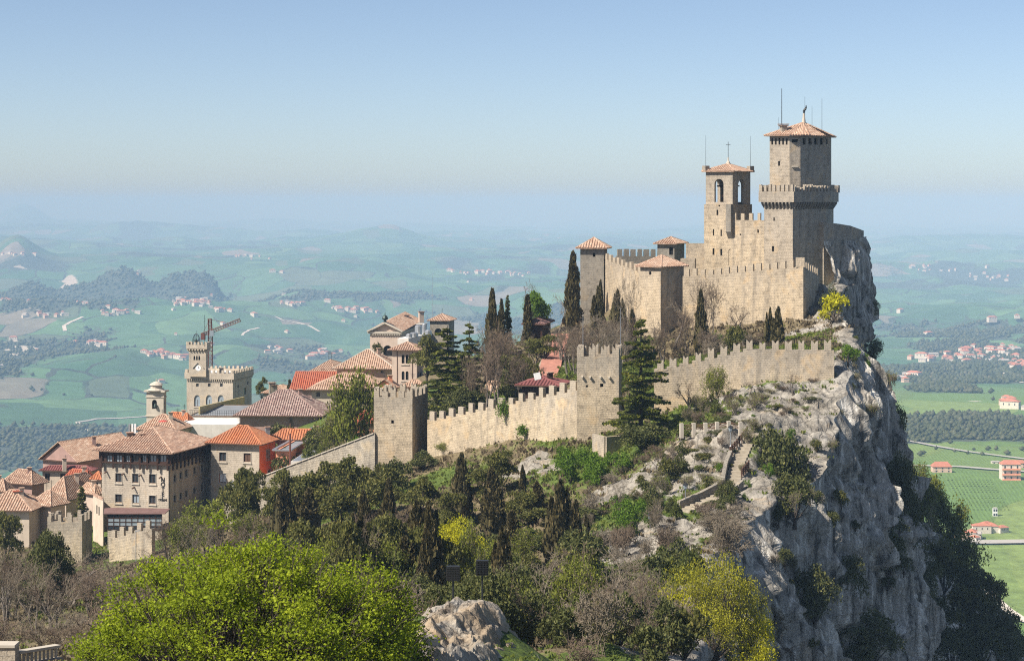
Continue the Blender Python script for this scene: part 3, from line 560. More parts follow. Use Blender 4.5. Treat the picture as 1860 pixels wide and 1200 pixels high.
# ------------------------------------------------------------------ building kit
def V2(a): return np.array([a[0], a[1]], float)
class Face:
    """upright face of a building: start point, unit direction, length"""
    def __init__(s, A, B):
        s.A = V2(A); s.L = float(np.linalg.norm(V2(B) - s.A)); s.d = (V2(B) - s.A) / s.L; s.n = np.array([s.d[1], -s.d[0]])   # outward for counter-clockwise footprints
    def pt(s, u, z, off=0.0): q = s.A + s.d * u + s.n * off; return (q[0], q[1], z)
    def u_at(s, px): k = (px - CX) / F; return (k * s.A[1] - s.A[0]) / (s.d[0] - k * s.d[1])
    def rect(s, px, py, w, h):
        """photo rectangle (centre and size in pixels) as u0,u1,z0,z1 on this face"""
        u0, u1 = s.u_at(px - w / 2), s.u_at(px + w / 2); u = (u0 + u1) / 2; Y = s.A[1] + s.d[1] * u
        return (min(u0, u1), max(u0, u1), Z_at(py + h / 2, Y), Z_at(py - h / 2, Y))
def foot4(px, Y, a, xl, xr, depth=None):
    """footprint from the near corner: column, distance, turn of the left face in degrees, columns of the left and right ends. Counter-clockwise, faces 0 = left face, 1 = right face"""
    a = math.radians(a); C0 = np.array([X_at(px, Y), Y]); dl = np.array([-math.cos(a), math.sin(a)]); dr = np.array([math.sin(a), math.cos(a)])
    def ln(d, p): k = (p - CX) / F; return (k * C0[1] - C0[0]) / (d[0] - k * d[1])
    L = C0 + dl * ln(dl, xl); R = C0 + dr * (ln(dr, xr) if depth is None else depth)
    return [tuple(L), tuple(C0), tuple(R), tuple(L + R - C0)]
def inset(foot, d):
    """offset a convex counter-clockwise footprint inwards by d (outwards if negative)"""
    n = len(foot); out = []
    for i in range(n):
        p0, p1, p2 = V2(foot[i - 1]), V2(foot[i]), V2(foot[(i + 1) % n])
        e1 = (p1 - p0) / np.linalg.norm(p1 - p0); e2 = (p2 - p1) / np.linalg.norm(p2 - p1)
        n1, n2 = np.array([-e1[1], e1[0]]), np.array([-e2[1], e2[0]]); b = n1 + n2; b = b / max(1e-6, b @ n1) if abs(b @ n1) > 1e-6 else n1
        out.append(tuple(p1 + b * d))
    return out

def arch_pts(u0, u1, z0, z1, n=8, pointed=False):
    r = (u1 - u0) / 2; zs = z1 - r * (1.35 if pointed else 1.0); c = (u0 + u1) / 2; hgt = z1 - zs
    if pointed:
        a = [(u0 + r * (1 - math.cos(t)) , zs + hgt * math.sin(t) ) for t in np.linspace(0, math.pi / 2, n // 2 + 1)]
        return zs, a + [(2 * c - u, z) for u, z in reversed(a[:-1])]
    return zs, [(c - r * math.cos(t), zs + r * math.sin(t)) for t in np.linspace(0, math.pi, n + 1)]

def face_holes(mb, fc, z0, z1, holes, depth=0.22, mi=0, out_off=0.0, ends=None):
    """face with real openings and reveals. hole: (u0,u1,v0,v1,kind)"""
    us = sorted({0.0, fc.L, *[h[0] for h in holes], *[h[1] for h in holes]}); vs_ = sorted({z0, z1, *[h[2] for h in holes], *[h[3] for h in holes]})
    us = [u for u in us if -1e-6 <= u <= fc.L + 1e-6]; vs_ = [v for v in vs_ if z0 - 1e-6 <= v <= z1 + 1e-6]
    for a, b in zip(us[:-1], us[1:]):
        for c, d in zip(vs_[:-1], vs_[1:]):
            um, vm_ = (a + b) / 2, (c + d) / 2
            if any(h[0] < um < h[1] and h[2] < vm_ < h[3] for h in holes): continue
            mb.poly([fc.pt(a, c), fc.pt(b, c), fc.pt(b, d), fc.pt(a, d)], mi)
    for h in holes:
        u0, u1, v0, v1 = h[:4]; kind = h[4] if len(h) > 4 else 'rect'
        if kind == 'rect': loop = [(u0, v0), (u1, v0), (u1, v1), (u0, v1)]
        else:
            zs, ap = arch_pts(u0, u1, v0, v1, 8, kind == 'pointed')
            loop = [(u0, v0), (u1, v0)] + [p for p in reversed(ap)]
            k = len(ap) // 2
            for i in range(k): mb.poly([fc.pt(u0, v1), fc.pt(*ap[i]), fc.pt(*ap[i + 1])], mi)
            for i in range(k, len(ap) - 1): mb.poly([fc.pt(u1, v1), fc.pt(*ap[i]), fc.pt(*ap[i + 1])], mi)
        for i in range(len(loop)):
            p, q = loop[i], loop[(i + 1) % len(loop)]
            mb.poly([fc.pt(*p), fc.pt(*q), fc.pt(q[0], q[1], -depth), fc.pt(p[0], p[1], -depth)], mi)

def window(T, fc, h, glass=None, frame=None, depth=0.2, surround=None, sill=None, bars=True):
    """window filling hole h: pane, with frame, surround and sill as its pieces"""
    u0, u1, v0, v1 = h[:4]; kind = h[4] if len(h) > 4 else 'rect'; m = MB(); e = 0.0
    if kind == 'rect': m.poly([fc.pt(u0, v0, -depth + .02), fc.pt(u1, v0, -depth + .02), fc.pt(u1, v1, -depth + .02), fc.pt(u0, v1, -depth + .02)])
    else:
        zs, ap = arch_pts(u0, u1, v0, v1, 8, kind == 'pointed'); m.poly([fc.pt(a, b, -depth + .02) for a, b in [(u0, v0), (u1, v0)] + ap[::-1]])
    o = m.build('window', glass or M_glass, T)
    if frame is not None:
        f = MB(); w = min(0.09, (u1 - u0) * .12); y = -depth + 0.06; top = v1 if kind == 'rect' else arch_pts(u0, u1, v0, v1, 8, kind == 'pointed')[0]
        f.obox(fc.pt(u0 + w / 2, v0, y), fc.pt(u0 + w / 2, top, y), w, .06); f.obox(fc.pt(u1 - w / 2, v0, y), fc.pt(u1 - w / 2, top, y), w, .06)
        f.obox(fc.pt(u0 + w, v0 + w / 2, y), fc.pt(u1 - w, v0 + w / 2, y), .06, w)
        if kind == 'rect': f.obox(fc.pt(u0 + w, v1 - w / 2, y), fc.pt(u1 - w, v1 - w / 2, y), .06, w)
        if bars: f.obox(fc.pt((u0 + u1) / 2, v0 + w, y), fc.pt((u0 + u1) / 2, top - w, y), w * .8, .05)
        f.build('frame', frame, o)
    if surround is not None:
        s_ = MB(); w = 0.14
        for a, b in (((u0 - w / 2, v0 - w), (u0 - w / 2, v1 + w)), ((u1 + w / 2, v0 - w), (u1 + w / 2, v1 + w))): s_.obox(fc.pt(*a, .02), fc.pt(*b, .02), w, .1)
        s_.obox(fc.pt(u0, v1 + w / 2, .02), fc.pt(u1, v1 + w / 2, .02), .1, w)
        s_.build('surround', surround, o)
    if sill is not None:
        s_ = MB(); s_.obox(fc.pt(u0 - .18, v0 - .24, .06), fc.pt(u1 + .18, v0 - .24, .06), .2, .14); s_.build('sill', sill, o)
    return o

def roof_plane(mb, eave0, eave1, tops, pitch=0.46, h=0.13):
    """barrel tiles running down a roof plane. eave0->eave1 is the lower edge, tops the upper polyline from the eave1 end back to the eave0 end"""
    A, B = np.array(eave0, float), np.array(eave1, float); ud = (B - A); L = np.linalg.norm(ud); ud /= L
    tp = [np.array(p, float) for p in tops]; nrm = np.cross(ud, tp[0] - A if np.linalg.norm(np.cross(ud, tp[0] - A)) > 1e-3 else tp[-1] - A); nrm /= np.linalg.norm(nrm)
    if nrm[2] < 0: nrm = -nrm
    vd = np.cross(nrm, ud); 
    if vd[2] < 0: vd = -vd
    poly = [(0.0, 0.0), (L, 0.0)] + [((p - A) @ ud, (p - A) @ vd) for p in tp]
    def vtop(u):
        r = 0.0
        for i in range(len(poly)):
            (a, c), (b, d) = poly[i], poly[(i + 1) % len(poly)]
            if (a - u) * (b - u) <= 0 and abs(a - b) > 1e-6: r = max(r, c + (d - c) * (u - a) / (b - a))
        return r
    mb.poly([A, B] + tp, 0)
    umin, umax = min(p[0] for p in poly), max(p[0] for p in poly); n = max(2, int(round((umax - umin) / pitch))); w = (umax - umin) / n
    for i in range(n):
        us_ = [umin + w * (i + f) for f in (0.04, 0.3, 0.7, 0.96)]; hs = [0.0, h, h, 0.0]; lo = [-.03 if 0 <= u <= L else 0 for u in us_]; vt = [vtop(min(max(u, umin + 1e-4), umax - 1e-4)) for u in us_]
        if max(vt) < 0.12: continue
        low = [A + ud * u + vd * l + nrm * (hh + .012) for u, l, hh in zip(us_, lo, hs)]; up = [A + ud * u + vd * v + nrm * (hh + .012) for u, v, hh in zip(us_, vt, hs)]
        for k in range(3): mb.poly([low[k], low[k + 1], up[k + 1], up[k]], 0)
        mb.poly(low, 0)

def roof(T, foot, ze, hgt, over=0.5, kind='hip', mat=None, caps=None, ridge_t=None, axis=None, apex=None):
    """tiled roof over a footprint; kind hip, gable, pyramid or shed"""
    mat = mat or M_tile_old; e = inset(foot, -over); n = len(e); E = [np.array([p[0], p[1], ze]) for p in e]; m = MB(); cp_ = MB()
    cent = sum(E) / n; zt = ze + hgt; hips = []
    if kind == 'pyramid':
        ap = np.array([*(apex if apex is not None else cent[:2]), zt])
        for i in range(n): roof_plane(m, E[i], E[(i + 1) % n], [ap]); hips.append((E[i], ap))
    elif kind in ('hip', 'gable'):
        l01, l12 = np.linalg.norm(E[1] - E[0]), np.linalg.norm(E[2] - E[1])
        along01 = (l01 >= l12) if axis is None else (axis == 0)
        if not along01: E = E[1:] + E[:1]; l01, l12 = l12, l01      # ridge runs parallel to edge E0-E1
        d = (E[1] - E[0]) / l01; m0, m1 = (E[0] + E[3]) / 2, (E[1] + E[2]) / 2
        k = (min(l12 / 2, l01 / 2 - .05) if kind == 'hip' else 0.0) if ridge_t is None else ridge_t
        r0 = m0 + d * k; r1 = m1 - d * k; r0[2] = r1[2] = zt
        roof_plane(m, E[0], E[1], [r1, r0]); roof_plane(m, E[2], E[3], [r0, r1])
        if k > 0.01: roof_plane(m, E[1], E[2], [r1]); roof_plane(m, E[3], E[0], [r0]); hips += [(E[0], r0), (E[3], r0), (E[1], r1), (E[2], r1)]
        hips.append((r0, r1))
        if kind == 'gable':
            for a, b, r in ((0, 3, r0), (1, 2, r1)):
                g = MB()
                ins = (d if a == 0 else -d) * over; A_, B_, R_ = E[a] + ins, E[b] + ins, r + ins
                mid = (A_ + B_) / 2; A_ = mid + (A_ - mid) * .94; B_ = mid + (B_ - mid) * .94; g.poly([A_ - (0, 0, .02), B_ - (0, 0, .02), R_ - (0, 0, .12 * hgt)])
                g.build('gable_wall', caps[1] if isinstance(caps, (list, tuple)) else M_cream, T)
    m.poly([p - (0, 0, .12) for p in E], 0)
    for i in range(n): a, b = E[i], E[(i + 1) % n]; m.poly([a - (0, 0, .12), b - (0, 0, .12), b, a], 0)
    o = m.build('roof', mat, T, zref=0)
    for a, b in hips: cp_.tube(a + (0, 0, .05), b + (0, 0, .05), .15, .15, 5)
    if hips: cp_.build('ridge_tiles', (caps[0] if isinstance(caps, (list, tuple)) else caps) or mat, o)
    return o

def chimney(T, x, y, z0, z1, w=0.7, mat=None, cap=None):
    m = MB(); m.box((x, y, z0), (w, w, z1 - z0), .3); o = m.build('chimney', mat or M_brick, T)
    c = MB(); c.box((x, y, z1), (w * 1.35, w * 1.35, .14), .3); c.build('chimney_cap', cap or M_tile_brown, o); return o

def house(name, label, px, Y, a, xl, xr, ytop, wall, roofk=None, rh=2.0, rmat=None, wins=(), ybase=None, over=0.55, cat='house', depth=None, axis=None, glass=None, frame=None, surround=None, sill=None, ridge_t=None, group=None, capmat=None, parapet=0.0, wd=0.2):
    ft = foot4(px, Y, a, xl, xr, depth); zt = Z_at(ytop, Y); zb = (Z_at(ybase, Y) if ybase else min(gz(p[0], p[1]) for p in ft) - 1.5)
    zb = min(zb, zt - 2.0)
    T = thing(name, label, cat, (ft[1][0], ft[1][1], zb), group); fcs = [Face(ft[0], ft[1]), Face(ft[1], ft[2]), Face(ft[2], ft[3]), Face(ft[3], ft[0])]
    holes = {0: [], 1: []}
    for w in wins:
        h = list(fcs[w[0]].rect(*w[1:5])) + [w[5] if len(w) > 5 and w[5] else 'rect']
        h[0] = max(h[0], .05); h[1] = min(h[1], fcs[w[0]].L - .05); h[2] = max(h[2], zb + .1); h[3] = min(h[3], zt - .05)
        if h[1] - h[0] > .1 and h[3] - h[2] > .1: holes[w[0]].append((h, w[6] if len(w) > 6 else None))
    m = MB()
    for i in (0, 1): face_holes(m, fcs[i], zb, zt, [h for h, g in holes[i]], wd)
    for i in (2, 3): m.poly([fcs[i].pt(0, zb), fcs[i].pt(fcs[i].L, zb), fcs[i].pt(fcs[i].L, zt), fcs[i].pt(0, zt)])
    if not parapet: m.poly([(p[0], p[1], zt) for p in ft])
    m.build('wall', wall, T)
    for i in (0, 1):
        for h, g in holes[i]: window(T, fcs[i], h, g or glass, frame, wd, surround, sill)
    if roofk in ('hip', 'gable', 'pyramid'):
        e_ = inset(ft, -over - .06); gm_ = MB()
        for k in range(4): gm_.obox((*e_[k], zt + .1), (*e_[(k + 1) % 4], zt + .1), .14, .12)
        gm_.build('gutter', M_frame, T)
        for k in range(random.choice((0, 1, 1, 2))):
            w1, w2 = random.uniform(.3, .7), random.uniform(.3, .7); q0 = V2(ft[0]) * (1 - w1) * (1 - w2) + V2(ft[1]) * w1 * (1 - w2) + V2(ft[2]) * w1 * w2 + V2(ft[3]) * (1 - w1) * w2; zz = zt + rh * .5; am = MB(); hh = rh + random.uniform(1.0, 2.2)
            am.tube((*q0, zz), (*q0, zt + hh), .035, n=4)
            for q_ in range(4): am.tube((q0[0] - .45 + .05 * q_, q0[1], zt + hh - .12 - .16 * q_), (q0[0] + .45 - .05 * q_, q0[1] + .1, zt + hh - .12 - .16 * q_), .018, n=3)
            am.build('aerial', M_metal, T)
        if random.random() < .6 and roofk != 'pyramid': q0 = V2(ft[0]) * .3 + V2(ft[2]) * .45 + V2(ft[1]) * .25; chimney(T, q0[0], q0[1], zt, zt + rh * .85 + .9, .7, wall, M_tile_old)
        roof(T, ft, zt + .13, rh, over, roofk, rmat, [capmat, wall], ridge_t, axis)
    elif roofk == 'flat':
        r = MB(); r.prism(inset(ft, .25), zt - .3, zt - .15 if parapet else zt + .12, bottom=True); r.build('roof', rmat or M_grey_roof, T)
        if parapet:
            q = MB(); i2 = inset(ft, .3)
            for k in range(4):
                kk = (k + 1) % 4
                q.poly([(*ft[k], zt), (*ft[kk], zt), (*i2[kk], zt), (*i2[k], zt)]); q.poly([(*i2[kk], zt), (*i2[k], zt), (*i2[k], zt - .5), (*i2[kk], zt - .5)])
            q.build('parapet', wall, T)
    return T, ft, fcs, zb, zt

# ---- merlons: one plain and one swallow-tailed block, shared
def merlon_mesh(notch, mat, nm):
    m = MB(); 
    if not notch: m.box((0, 0, -.08), (1, 1, 1.08))
    else:
        prof = [(-.5, -.08), (.5, -.08), (.5, 1.0), (.26, .93), (.0, .68), (-.26, .93), (-.5, 1.0)]
        m.poly([(x, -.5, z) for x, z in prof]); m.poly([(x, .5, z) for x, z in prof][::-1])
        for i in range(len(prof)): (a, b), (c, d) = prof[i], prof[(i + 1) % len(prof)]; m.poly([(a, .5, b), (a, -.5, b), (c, -.5, d), (c, .5, d)][::-1])
    me = bpy.data.meshes.new(nm); me.from_pydata(m.v, [], m.f); me.materials.append(mat); me.update(); set_uv(me, 1.0); return me
MER = {}
def merlon(T, x, y, z, w, d, h, ang, notch, mat):
    k = (notch, mat.name)
    if k not in MER: MER[k] = merlon_mesh(notch, mat, 'merlon')
    o = bpy.data.objects.new('merlon', MER[k]); COL.objects.link(o); o.parent = T; ox, oy, oz = parent_origin(T)
    o.location = (x - ox, y - oy, z - oz); j = random.uniform; o.rotation_euler = (j(-.012, .012), j(-.018, .018), ang + j(-.03, .03))
    o.scale = (w * j(.8, 1.1), d, h * (j(.84, 1.06) if random.random() < .9 else j(.6, .8))); return o

def cren_wall(T, pts, pitch, mw, mh, thick, mat, notch=False, base=None, md=0.45, frac=1.0):
    """crenellated wall. pts: (column, distance, row of the crenel floor) from left to right"""
    q = [P(a, c, b) for a, b, c in pts]; q = np.array(q); seg = np.hypot(*(np.diff(q[:, :2], axis=0).T)); cum = np.concatenate([[0], np.cumsum(seg)]); n = max(1, int(round(cum[-1] / pitch)))
    def at(s): return np.array([np.interp(s, cum, q[:, k]) for k in range(3)])
    m = MB(); cols = []
    for i in range(n):
        s0, s1 = cum[-1] * i / n, cum[-1] * (i + 1) / n; a, b, c = at(s0), at(s1), at((s0 + s1) / 2); d = (b - a)[:2]; d = d / np.linalg.norm(d); nn = np.array([-d[1], d[0]])
        cols.append((a[:2], b[:2], c[2], nn, d, c[:2]))
    for i, (a, b, z, nn, d, c) in enumerate(cols):
        n0 = nn if i == 0 else cols[i - 1][3] + nn; n0 = n0 / np.linalg.norm(n0); n1 = nn if i == n - 1 else cols[i + 1][3] + nn; n1 = n1 / np.linalg.norm(n1)
        a2, b2 = a + n0 * thick, b + n1 * thick
        def zb_(p): return (gz(p[0], p[1]) - 2.0) if base is None else base
        za, zb = min(zb_(a), z - 1), min(zb_(b), z - 1)
        m.poly([(*a, za), (*b, zb), (*b, z), (*a, z)]); m.poly([(*b2, zb), (*a2, za), (*a2, z), (*b2, z)]); m.poly([(*a, z), (*b, z), (*b2, z), (*a2, z)])
        if i == 0: m.poly([(*a2, za), (*a, za), (*a, z), (*a2, z)])
        if i == n - 1: m.poly([(*b, zb), (*b2, zb), (*b2, z), (*b, z)])
        else:
            z2 = cols[i + 1][2]
            if abs(z2 - z) > 1e-4: m.poly([(*b, min(z, z2)), (*b2, min(z, z2)), (*b2, max(z, z2)), (*b, max(z, z2))])
    m.build('wall', mat, T)
    for a, b, z, nn, d, c in cols:
        p = c + nn * (md / 2 + .004); merlon(T, p[0], p[1], z, mw, md, mh, math.atan2(d[1], d[0]), notch, mat)
    return cols

def ring_tower(T, ft, zb, zt, mat, counts, mw, mh, notch, batter=0.0, md=0.45, drop=1.0, holes=None):
    """battlemented tower: body, sunken platform and merlons along each face"""
    m = MB(); bt = inset(ft, -batter) if batter else ft; i2 = inset(ft, .55); n = len(ft)
    for i in range(n):
        a, b = ft[i], ft[(i + 1) % n]; a0, b0 = bt[i], bt[(i + 1) % n]
        if holes and holes.get(i): face_holes(m, Face(a, b), zb, zt, holes[i], .3)
        else: m.poly([(*a0, zb), (*b0, zb), (*b, zt), (*a, zt)])
        c, d = i2[(i + 1) % n], i2[i]; m.poly([(*a, zt), (*b, zt), (*c, zt), (*d, zt)]); m.poly([(*d, zt), (*c, zt), (*c, zt - drop), (*d, zt - drop)][::-1])
    m.poly([(*p, zt - drop) for p in i2]); m.build('tower_wall', mat, T)
    for i in range(n):
        fc = Face(ft[i], ft[(i + 1) % n]); k = counts[i % len(counts)]
        if k <= 0: continue
        ang = math.atan2(fc.d[1], fc.d[0])
        for j in range(k):
            u = mw / 2 + (fc.L - mw) * (j / max(1, k - 1)) if k > 1 else fc.L / 2
            if j == 0: u += md * .0
            if k > 1 and j == k - 1 and counts[(i + 1) % len(counts)] > 0 and i % 2: u -= .0
            p = fc.pt(u, zt, -md / 2 - .004)
            if (j == 0) and i % 2 == 1: p = fc.pt(u + md + .01, zt, -md / 2 - .004)
            if (j == k - 1) and i % 2 == 1: p = fc.pt(u - md - .01, zt, -md / 2 - .004)
            merlon(T, p[0], p[1], zt, mw, md, mh, ang, notch, mat)
# ------------------------------------------------------------------ outer curtain wall
T = thing('curtain_wall', 'stepped swallow-tail battlement wall between the cedar and the cliff edge', 'wall', (*P(1350, 700, 247)[:2], -24))
cren_wall(T, [(1188, 250.5, 672), (1215, 250, 668), (1360, 247.6, 634), (1515, 245.6, 636)], 1.62, .86, 1.28, 1.1, M_wall, True)
T = thing('curtain_wall', 'tall tan battlement wall with ivy patches between the two square towers', 'wall', (*P(910, 850, 275)[:2], -38))
cren_wall(T, [(776, 283, 765), (905, 269.5, 738), (1050, 254.5, 706)], 2.33, 1.2, 1.22, 1.1, M_wall, False)
# square tower beside the cedar
ft = foot4(1124, 252, 8, 1048, 1139, 5.0); zt = Z_at(648, 252); fcs = Face(ft[0], ft[1])
T = thing('wall_tower', 'square stone wall tower with notched battlements beside the large cedar', 'tower', (*ft[1], Z_at(810, 252)))
hs = [list(fcs.rect(1066, 701, 4, 4)), list(fcs.rect(1093, 699.5, 6, 6.5)), list(fcs.rect(1095, 787, 3, 6))]
ring_tower(T, ft, gz(*ft[1]) - 4, zt, M_wall, [4, 4, 4, 4], .85, 1.35, True, 0, holes={0: hs})
for h in hs: window(T, fcs, h, M_shade, None, .3)
for px in (1058, 1072, 1091, 1107):
    u = fcs.u_at(px); z = Z_at(685, 252); m = MB(); m.obox(fcs.pt(u, z, -.02), fcs.pt(u, z, .45), .26, .22); m.build('corbel_stone', M_trim, T)
# square tower in front of the beige town tower
ft = foot4(749, 282, 14, 679, 777); zt = Z_at(722, 282); fcs = Face(ft[0], ft[1])
T = thing('wall_tower', 'square grey wall tower with notched battlements at the corner of the sloping wall', 'tower', (*ft[1], Z_at(860, 282)))
hs = [list(fcs.rect(713, 766, 5, 6))]
ring_tower(T, ft, gz(*ft[1]) - 4, zt, M_wall, [5, 4, 4, 4], .85, 1.35, True, 0, holes={0: hs}); window(T, fcs, hs[0], M_shade, None, .3)
# sloping rubble wall down to the town
T = thing('sloping_wall', 'rubble wall with sloping top running down from the grey tower to the hotel', 'wall', (*P(550, 860, 300)[:2], -48))
m = MB(); A, B = P(681, 787, 283), P(408, 892, 308); N = 24
for i in range(N):
    a, b = A + (B - A) * i / N, A + (B - A) * (i + 1) / N; bk = np.array([.25, .75, 0]) * .8; za, zb = gz(a[0], a[1]) - 3, gz(b[0], b[1]) - 3
    m.poly([(*b[:2], zb), (*a[:2], za), a, b]); m.poly([(a + bk)[:2].tolist() + [za], (b + bk)[:2].tolist() + [zb], b + bk, a + bk]); m.poly([b, a, a + bk, b + bk])
m.build('wall', M_rubble, T)
for i in range(N):
    a, b = A + (B - A) * (i + .03) / N, A + (B - A) * (i + .97) / N; c = MB(); off = np.array([.1, .3, .06]); c.obox(a + off, b + off, .95, .14); c.build('coping_stone', M_trim, T)
# low terrace wall at the foot of the cedar
T = thing('terrace_wall', 'low stone terrace wall at the foot of the cedar tower', 'wall', P(1105, 800, 246)); m = MB()
for a, b in (((1078, 797, 247.5), (1100, 803, 244)), ((1100, 803, 244), (1136, 800, 246))):
    a, b = P(*a), P(*b); m.obox(a - (0, 0, .6), b - (0, 0, .6), .4, 2.6)
m.build('wall', M_wall, T)
# small corner tower and wall stub below the hotel
ft = foot4(149, 300, 7, 86, 163, 4.6); T = thing('wall_tower', 'small pale crenellated tower at the lower corner beside the dark spruce', 'tower', (*ft[1], Z_at(1040, 300)))
ring_tower(T, ft, gz(*ft[1]) - 5, Z_at(948, 300), M_wall, [4, 3, 4, 4], .62, 1.15, False)
T = thing('curtain_wall', 'short stepped crenellated wall below the hotel glasshouse', 'wall', (*P(236, 1000, 297)[:2], -55))
cren_wall(T, [(198, 300, 978), (276, 296, 957)], 1.62, .78, 1.25, .8, M_wall, False)
# near parapet in the lower corner
T = thing('parapet_wall', 'near grey stone parapet with a row of thin uprights in the lower corner', 'wall', (*P(40, 1190, 88)[:2], -24))
m = MB(); A, B = P(-40, 1172, 88), P(31, 1172, 88); m.obox((A[0], A[1], A[2] - 3), (B[0], B[1], A[2] - 3), .7, 6.0); m.build('wall', M_wall, T)
m = MB(); m.obox(A + (0, 0, .06), B + (0, 0, .06), .85, .12); m.build('coping_stone', M_trim, T)
m = MB(); A2, B2 = P(32, 1190, 88.5), P(105, 1178, 90.5); m.obox(A2 - (0, 0, 3), B2 - (0, 0, 3), .5, 5.2); m.build('wall', M_wall, T)
for i in range(10):
    p = A2 + (B2 - A2) * (i + .5) / 10; m = MB(); m.box((p[0], p[1], p[2] - .4), (.09, .3, .5), .1); m.build('upright', M_trim, T)
m = MB(); m.obox(A2 + (0, 0, .16), B2 + (0, 0, .16), .4, .12); m.build('rail', M_trim, T)

# ------------------------------------------------------------------ the fortress
# left corner tower
ft = foot4(1097, 333, 10, 1054, 1108, 4.5); zt = Z_at(452, 333); fcs = Face(ft[0], ft[1])
T = thing('corner_tower', 'grey square fortress tower with hipped tile roof beside the tall cypress', 'tower', (*ft[1], Z_at(600, 333)))
m = MB(); hs = [list(fcs.rect(1079, 463, 5, 7))]; face_holes(m, fcs, gz(*ft[1]) - 4, zt, hs, .3)
for i in (1, 2, 3): f = Face(ft[i], ft[(i + 1) % 4]); m.poly([f.pt(0, gz(*ft[1]) - 4), f.pt(f.L, gz(*ft[1]) - 4), f.pt(f.L, zt), f.pt(0, zt)])
m.poly([(*p, zt) for p in ft]); m.build('tower_wall', M_greystone, T); window(T, fcs, hs[0], M_shade, None, .3); roof(T, ft, zt + .13, 1.75, .7, 'pyramid', M_tile_old)
# middle tower
ft = foot4(1200, 308, 42, 1163, 1242); zt = Z_at(486, 308); fcs = Face(ft[0], ft[1]); zb = gz(*ft[1]) - 4
T = thing('corner_tower', 'fortress tower turned edge-on with hipped tile roof midway along the front', 'tower', (*ft[1], zb)); m = MB(); hs = [list(fcs.rect(1181, 496, 4, 6))]
bt = inset(ft, -.55); face_holes(m, fcs, Z_at(560, 308), zt, hs, .3); zm = Z_at(560, 308)
for i in range(4):
    a, b = ft[i], ft[(i + 1) % 4]
    if i: m.poly([(*a, zm), (*b, zm), (*b, zt), (*a, zt)])
    m.poly([(*bt[i], zb), (*bt[(i + 1) % 4], zb), (*b, zm), (*a, zm)])
m.poly([(*p, zt) for p in ft]); m.build('tower_wall', M_fort, T); window(T, fcs, hs[0], M_shade, None, .3); roof(T, ft, zt + .13, 1.7, .6, 'pyramid', M_tile_old)
MIDT = ft
# walls of the lower ward
T = thing('fortress_wall', 'sunlit battlement wall sloping between the grey tower and the middle tower', 'wall', (*P(1130, 560, 322)[:2], -22))
cren_wall(T, [(1097, 334, 470), (1165, 311, 496)], 2.55, 1.35, 1.15, .9, M_fort, False)
T = thing('fortress_wall', 'broad front battlement wall below the keep, ending at its sharp corner', 'wall', (*P(1350, 600, 304)[:2], -20.5))
cols = cren_wall(T, [(1240, 309, 502), (1300, 306.5, 498), (1400, 301.8, 489), (1459, 299, 484)], 1.38, .86, 1.15, 1.0, M_fort, False)
q = P(1455, 484, 299.2); merlon(T, q[0], q[1] + .5, q[2], 1.5, .9, 1.3, -.3, False, M_fort)
T = thing('fortress_wall', 'short shaded return wall with battlements above the rocks', 'wall', (*P(1475, 580, 303)[:2], -20))
cren_wall(T, [(1460, 299.4, 485), (1488, 309, 500)], 1.5, .8, 1.1, .9, M_fort, False)
# far court wall, hut and plain wall
T = thing('fortress_wall', 'rear court wall with close-set merlons behind the front ward', 'wall', (*P(1168, 480, 352)[:2], -14))
cren_wall(T, [(1120, 351, 465), (1217, 353, 466)], 1.22, .95, 1.3, .8, M_greystone, False, base=-26)
ft = foot4(1225, 350, 20, 1194, 1243); T = thing('guard_hut', 'small hut with hipped tile roof at the back of the court', 'hut', (*ft[1], -20)); zt = Z_at(444, 350)
m = MB(); f0 = Face(ft[0], ft[1]); hs = [list(f0.rect(1219, 456, 7, 14))]; face_holes(m, f0, -24, zt, hs, .3)
for i in (1, 2, 3): f = Face(ft[i], ft[(i + 1) % 4]); m.poly([f.pt(0, -24), f.pt(f.L, -24), f.pt(f.L, zt), f.pt(0, zt)])
m.poly([(*p, zt) for p in ft]); m.build('wall', M_greystone, T); window(T, f0, hs[0], M_shade, None, .3); roof(T, ft, zt + .13, 1.15, .6, 'pyramid', M_tile_old)
ft = foot4(1279, 343, 12, 1246, 1284, 1.0); T = thing('court_wall', 'plain flat-topped wall joining the hut to the bell tower', 'wall', (*ft[1], -22)); m = MB(); m.prism(ft, -26, Z_at(442, 343)); m.build('wall', M_fort, T)
ft = foot4(1262, 328, 10, 1236, 1268, 3); T = thing('low_building', 'low stone building inside the court below the bell tower', 'building', (*ft[1], -22)); m = MB(); m.prism(ft, -24, Z_at(470, 328)); m.build('wall', M_fort, T)

# the keep: bell tower, joining wall and main tower
KA = 33.0; ka = math.radians(KA); KL = np.array([-math.cos(ka), math.sin(ka)]); KR = np.array([math.sin(ka), math.cos(ka)])
BC = np.array([X_at(1330.7, 339), 339.0]); kY = 339.0
ftb = foot4(1330.7, kY, KA, 1282, 1363); ft_low = inset(ftb, -.22); zt = Z_at(312, kY); zmid = Z_at(371, kY); zb = -22
T = thing('bell_tower', 'square bell tower with arched openings and a cross on its tiled roof', 'tower', (*ftb[1], zb))
fL, fR = Face(ftb[0], ftb[1]), Face(ftb[1], ftb[2]); hL = list(fL.rect(1306, 346, 16.5, 42)) + ['arch']; hR = list(fR.rect(1347, 352, 13, 54)) + ['arch']
m = MB(); thick = .55
fs = [fL, fR, Face(ftb[2], ftb[3]), Face(ftb[3], ftb[0])]
hB = [fs[2].L / 2 - 1.05, fs[2].L / 2 + 1.05, hL[2], hL[3], 'arch']; hD = [fs[3].L / 2 - 1.0, fs[3].L / 2 + 1.0, hL[2], hL[3], 'arch']
